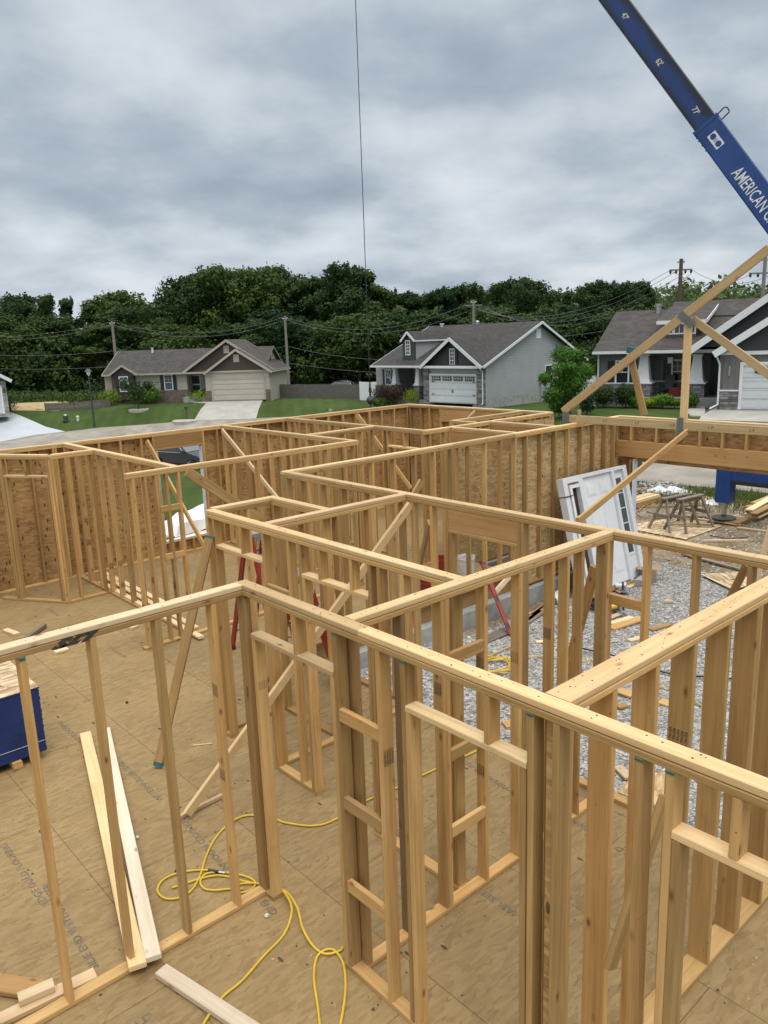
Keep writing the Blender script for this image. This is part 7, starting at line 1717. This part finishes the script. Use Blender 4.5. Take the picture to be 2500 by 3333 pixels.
# crown tops read off the tree line: (x, y) in photo pixels, distance, form
tops = [(-60, 975, 120), (20, 985, 118), (75, 962, 125), (150, 965, 118), (215, 972, 128), (290, 985, 122), (345, 958, 130), (400, 948, 120), (455, 985, 130), (500, 1002, 126), (555, 958, 118), (610, 900, 112), (655, 885, 116), (700, 868, 110), (745, 880, 118), (800, 892, 114), (850, 880, 112), (895, 872, 118), (945, 905, 116), (1000, 900, 112), (1050, 905, 122), (1095, 880, 114), (1125, 862, 108), (1165, 868, 114), (1220, 925, 118), (1270, 945, 122), (1330, 950, 118), (1390, 955, 126), (1440, 935, 120), (1500, 930, 124), (1550, 925, 118), (1620, 925, 126), (1680, 908, 130), (1720, 915, 124), (1790, 945, 135), (1850, 948, 132), (1920, 920, 140), (1965, 912, 138), (2020, 922, 136), (2075, 920, 142)]
order = ['dark broadleaf tree in the wood behind the houses', ]
T_all = []
rs = np.random.default_rng(5)
desc = ['broad', 'narrow', 'full round', 'slim', 'spreading', 'bushy', 'upright']
for i, (x_, y_, d_) in enumerate(tops):
    q = PD((x_, y_), d_); g0 = terr(q.x, q.y); h = q.z-g0+.3; T_all.append((x_, q, g0, h, int(rs.integers(0, 7)), 'skyline'))
for i in range(34):                       # lower row filling the foot of the wood
    x_ = -90+i*66+rs.normal()*14; d_ = 100+rs.random()*8
    if 900 < x_ < 940: x_ += 30
    top_y = 1050+rs.normal()*22-(.02*x_); q = PD((x_, top_y), d_); g0 = terr(q.x, q.y); T_all.append((x_, q, g0, q.z-g0, int(rs.integers(0, 7)), 'front'))
near_names = [(0, 'left margin of the photo'), (240, 'lamp post'), (420, 'tan house bay'), (620, 'tan house roof'), (800, 'tan house garage gables'), (940, 'tall grey pole'), (1130, 'crane line'), (1300, 'light grey house dormer'), (1500, 'transformer pole'), (1720, 'light grey gable peak'), (1900, 'gap between the grey houses'), (2100, 'dark grey house roof')]
cnt = {}
for x_, q, g0, h, k, row in sorted(T_all, key=lambda t: t[0]):
    nn, nm = min((abs(x_-a), b_) for a, b_ in near_names); key = (row, nm); cnt[key] = cnt.get(key, 0)+1
    pos = ['first', 'second', 'third', 'fourth', 'fifth', 'sixth', 'seventh', 'eighth'][min(7, cnt[key]-1)]
    lab = f'{pos} {"skyline" if row == "skyline" else "front row"} tree from the left above the {nm}'
    place_tree(Vector((q.x, q.y, g0)), h, k, lab, 'trees of the wood behind the houses', rs.random()*6.28, 1.0+(.35 if row == 'front' else .12)*rs.random()+(.5 if row == 'front' else 0), name='broadleaf_tree')
# far hillside wood: one mass
hill_lobes = []
for i in range(260):
    x_ = rs.uniform(1150, 2750); d_ = rs.uniform(165, 300); f = (x_-1600)/900
    y_top = np.interp(x_, [1150, 1700, 2100, 2180, 2330, 2420, 2500, 2750], [965, 960, 935, 925, 898, 925, 918, 900])+rs.uniform(-4, 34)
    q = PD((x_, y_top), d_); s = rs.uniform(2.8, 4.8); hill_lobes.append((q.x, q.y, q.z-s, s*1.1, s*1.1, s)); hill_lobes.append((q.x, q.y, q.z-s*2.6, s*1.5, s*1.5, s*1.6)); hill_lobes.append((q.x, q.y, q.z-s*5, s*1.8, s*1.8, s*2.4))
V, F, Rn = leaf_cloud(hill_lobes, 90000, .62, rs, shell=.8)
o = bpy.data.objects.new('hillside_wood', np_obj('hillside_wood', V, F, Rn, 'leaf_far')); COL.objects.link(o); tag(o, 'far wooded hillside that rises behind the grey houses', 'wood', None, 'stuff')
# dense undergrowth closing the foot of the wood
ug = []
for i in range(230):
    x_ = rs.uniform(-200, 2300); d_ = rs.uniform(99, 118); q = PD((x_, 1200), d_); g0 = terr(q.x, q.y); s = rs.uniform(1.6, 3.2); ug.append((q.x, q.y, g0+s*.7+rs.random()*3.5, s*1.3, s*1.3, s*1.1))
V, F, Rn = leaf_cloud(ug, 90000, .22, rs, shell=.6)
o = bpy.data.objects.new('undergrowth', np_obj('undergrowth', V, F, Rn, 'leaf')); COL.objects.link(o); tag(o, 'dark undergrowth along the foot of the wood', 'undergrowth', None, 'stuff')
# rough grass strip in front of the wood, mown straw field
ug = []
for i in range(80):
    q = PT((rs.uniform(10, 345), rs.uniform(1290, 1312))); ug.append((q.x, q.y, q.z+.3, 1.0, 1.0, .6))
V, F, Rn = leaf_cloud(ug, 7000, .12, rs); o = bpy.data.objects.new('tall_grass', np_obj('tall_grass', V, F, Rn, 'leaf')); COL.objects.link(o); tag(o, 'rough tall grass before the wood at left', 'grass', None, 'stuff')
drape('field', [g(*c7(160, 780)), g(*c7(900, 745)), g(*c7(1600, 742)), g(*c7(1640, 800)), g(*c7(900, 890)), g(*c7(180, 885))], 'straw', .04, 'strip of dry mown field left of the tan house', 3.0)
# garden shrubs
def shrub(label, px, w, h, mat, name='shrub', dens=900, leaf=.055, hf=None):
    q = PT(px)
    if hf: x_, z_ = hf[0].L(px, hf[1]); q = hf[0].root.matrix_world @ Vector((x_, hf[1], z_)); q.z = min(q.z, terr(q.x, q.y)+.12)
    rs_ = np.random.default_rng(abs(hash(label)) % 10000 if False else len(label)*37+int(px[0]))
    lobes = [(rs_.normal()*w*.16, rs_.normal()*w*.16, h*(.35+.3*rs_.random()), w*.34, w*.34, h*.34) for _ in range(6)]+[(0, 0, h*.42, w*.42, w*.42, h*.42)]
    V, F, Rn = leaf_cloud(lobes, dens, leaf, rs_, shell=.75); root = thing(name, q, label, 'shrub', 'garden shrubs')
    o = bpy.data.objects.new('foliage', np_obj('foliage', V, F, Rn, mat)); COL.objects.link(o); o.parent = root
    b = MB(); b.tube([(0, 0, -.1), (0, 0, h*.5)], .03, 6); st_ = b.build('stem', 'bark'); st_.parent = root; return root
S = shrub
S('lime green shrub at the left corner of the tan house', h1(160, 815), 2.7, 1.7, 'leaf_lime', leaf=.09); S('yellow green shrub right of the little tan house tree', h1(445, 800), 3.6, 2.0, 'leaf_maple', dens=1500, leaf=.10)
S('dark round shrub beneath the left wall of the tan house', h1(537, 790), 1.5, 1.2, 'leaf_dark'); S('dark round shrub left of the tan house door', h1(768, 765), 1.6, 1.1, 'leaf_dark'); S('lime green mound beside the tan house path', h1(910, 785), 3.0, 1.3, 'leaf_lime', dens=1300, leaf=.08)
S('purple leaved shrub at the left of the light grey house', h2(195, 960), 1.7, 1.9, 'leaf_purple', hf=(H2, -.9), dens=1300); S('purple leaved shrub in front of the flag', h2(270, 970), 1.9, 1.9, 'leaf_purple', hf=(H2, -.9), dens=1300); S('purple leaved shrub right of the flag', h2(370, 975), 2.2, 1.9, 'leaf_purple', hf=(H2, -.9), dens=1500)
S('low green shrub at the white fence corner', h2(150, 970), 1.2, .9, 'leaf_dark', hf=(H2, -.9)); S('bright little shrub by the light grey porch', h2(505, 965), 1.3, 1.5, 'leaf_lime', hf=(H2, -.9), dens=1000); S('low mixed green plants in front of the purple shrubs', h2(235, 992), 2.4, .8, 'leaf_maple', hf=(H2, -.9), dens=900)
S('large dark shrub at the left corner of the dark grey house', h3(185, 1290), 1.37, 1.24, 'leaf_dark', hf=(H3, 1.0), dens=2200); S('tall dark shrub left of the first white column', h3(385, 1282), 1.22, 1.30, 'leaf_dark', hf=(H3, 1.0), dens=2200); S('medium green shrub in front of the first column', h3(450, 1285), 1.01, 0.68, 'leaf_maple', hf=(H3, 1.0), dens=1400)
S('lime green low shrub left of the middle', h3(582, 1280), 1.08, 0.46, 'leaf_lime', hf=(H3, 1.0), dens=1300); S('round green shrub in front of the porch chairs', h3(713, 1280), 1.01, 0.81, 'leaf_maple', hf=(H3, 1.0), dens=1600); S('lime green low shrub by the truss web', h3(822, 1280), 0.79, 0.46, 'leaf_lime', hf=(H3, 1.0), dens=1100); S('round green shrub by the second white column', h3(965, 1280), 1.01, 0.74, 'leaf_maple', hf=(H3, 1.0), dens=1500)
S('little shrub at the stone corner at the left margin', c7(160, 920), 1.6, 1.9, 'leaf_dark'); S('small bush on the lawn behind the garage wall', q6(830, 1900), .8, 1.2, 'leaf_dark', dens=700)
S('bushy green growth beyond the white vinyl fence', q6(950, 1440), 3.0, 5.2, 'leaf', dens=4200, leaf=.10)
q = PT(h3(275, 1283)); fp = thing('flower_pot', q, 'tall white pot of orange flowers beside the dark grey house', 'flower pot')
b = MB(); b.lathe([(0, 0), (.19, 0), (.30, .85), (.26, .85), (.24, .75), (0, .75)], q, 16); b.build('pot', 'white', fp)
rs_ = np.random.default_rng(3); V, F, Rn = leaf_cloud([(0, 0, 1.15, .5, .5, .35)], 700, .05, rs_, shell=.4); o = bpy.data.objects.new('flowers', np_obj('flowers', V, F, Rn, 'leaf_flower')); COL.objects.link(o); o.parent = fp
# young trees
def young(label, base_px, top_px, w, mat, n, leaf, seed, low=.05):
    q = PT(base_px); dep = (q-ORI).dot(FWD); t_ = PD(top_px, dep); h = t_.z-q.z; rs_ = np.random.default_rng(seed); root = thing('young_tree', q, label, 'tree')
    V, F, Rn = leaf_cloud(tree_lobes(rs_, h, w, 15, low), n, leaf, rs_, shell=.5); o = bpy.data.objects.new('crown', np_obj('crown', V, F, Rn, mat)); COL.objects.link(o); o.parent = root
    b = MB(); b.tube([(0, 0, -.1), (.03, 0, h*.35), (0, .03, h*.8)], [.07, .05, .02], 7)
    for j in range(9): a = j*2.4; z = h*(.2+.07*j); b.tube([(0, 0, z), (math.cos(a)*w*.3, math.sin(a)*w*.3, z+w*.25)], [.025, .01], 5)
    st_ = b.build('trunk', 'bark'); st_.parent = root
young('bright green maple standing between the light and dark grey houses', q6(470, 1960), q6(470, 530), 3.2, 'leaf_maple', 13000, .062, 21)
young('thin young tree with a stone ring in front of the tan house', h1(385, 848), h1(365, 600), 3.2, 'leaf_dark', 1500, .10, 22, .45)
q = PT(h1(388, 850)); b = MB(); b.lathe([(1.0, -.3), (1.0, .02), (.9, .06), (0, .06)], q, 20); o = b.build('stone_ring', 'drive', None, loc=q); tag(o, 'pale stone ring around the thin young tree', 'stone ring')
q = PT(h1(780, 938)); b = MB(); b.lathe([(1.3, -.4), (1.3, -.02), (1.1, .05), (0, .07)], q, 20); o = b.build('gravel_bed', 'drive', None, loc=q); tag(o, 'pale gravel bed around the tan house mailbox', 'gravel bed')
# dark unidentified object beyond the corner room, built as a truck
q = PD((1808, 1373), 24); g0 = terr(q.x, q.y); root = thing('pickup_truck', (q.x, q.y, g0), 'dark truck cab roof just showing between the corner room and the truss heel', 'truck')
b = MB(); b.box((-1.0, -2.4, .5), (1.0, 2.6, 1.1), Matrix.Translation((q.x, q.y, g0))); b.build('body', 'car_paint', root)
b = MB(); pr = [(-.95, 1.1), (.95, 1.1), (.78, q.z-g0), (-.78, q.z-g0)]; b.prism(pr, (q.x, q.y-.9, g0), (q.x, q.y+.9, g0), (1, 0, 0)); b.build('cab', 'glass', root)
for sx in (-.9, .9):
    for sy in (-1.6, 1.7): b = MB(); b.cyl((q.x+sx-.1, q.y+sy, g0+.38), (q.x+sx+.1, q.y+sy, g0+.38), .38, .38, 20); b.build('wheel', 'black', root)
# every thing keeps its kind
for o in list(bpy.data.objects):
    if o.parent is None and o.type in ('EMPTY', 'MESH') and 'kind' not in o: o['kind'] = 'thing'
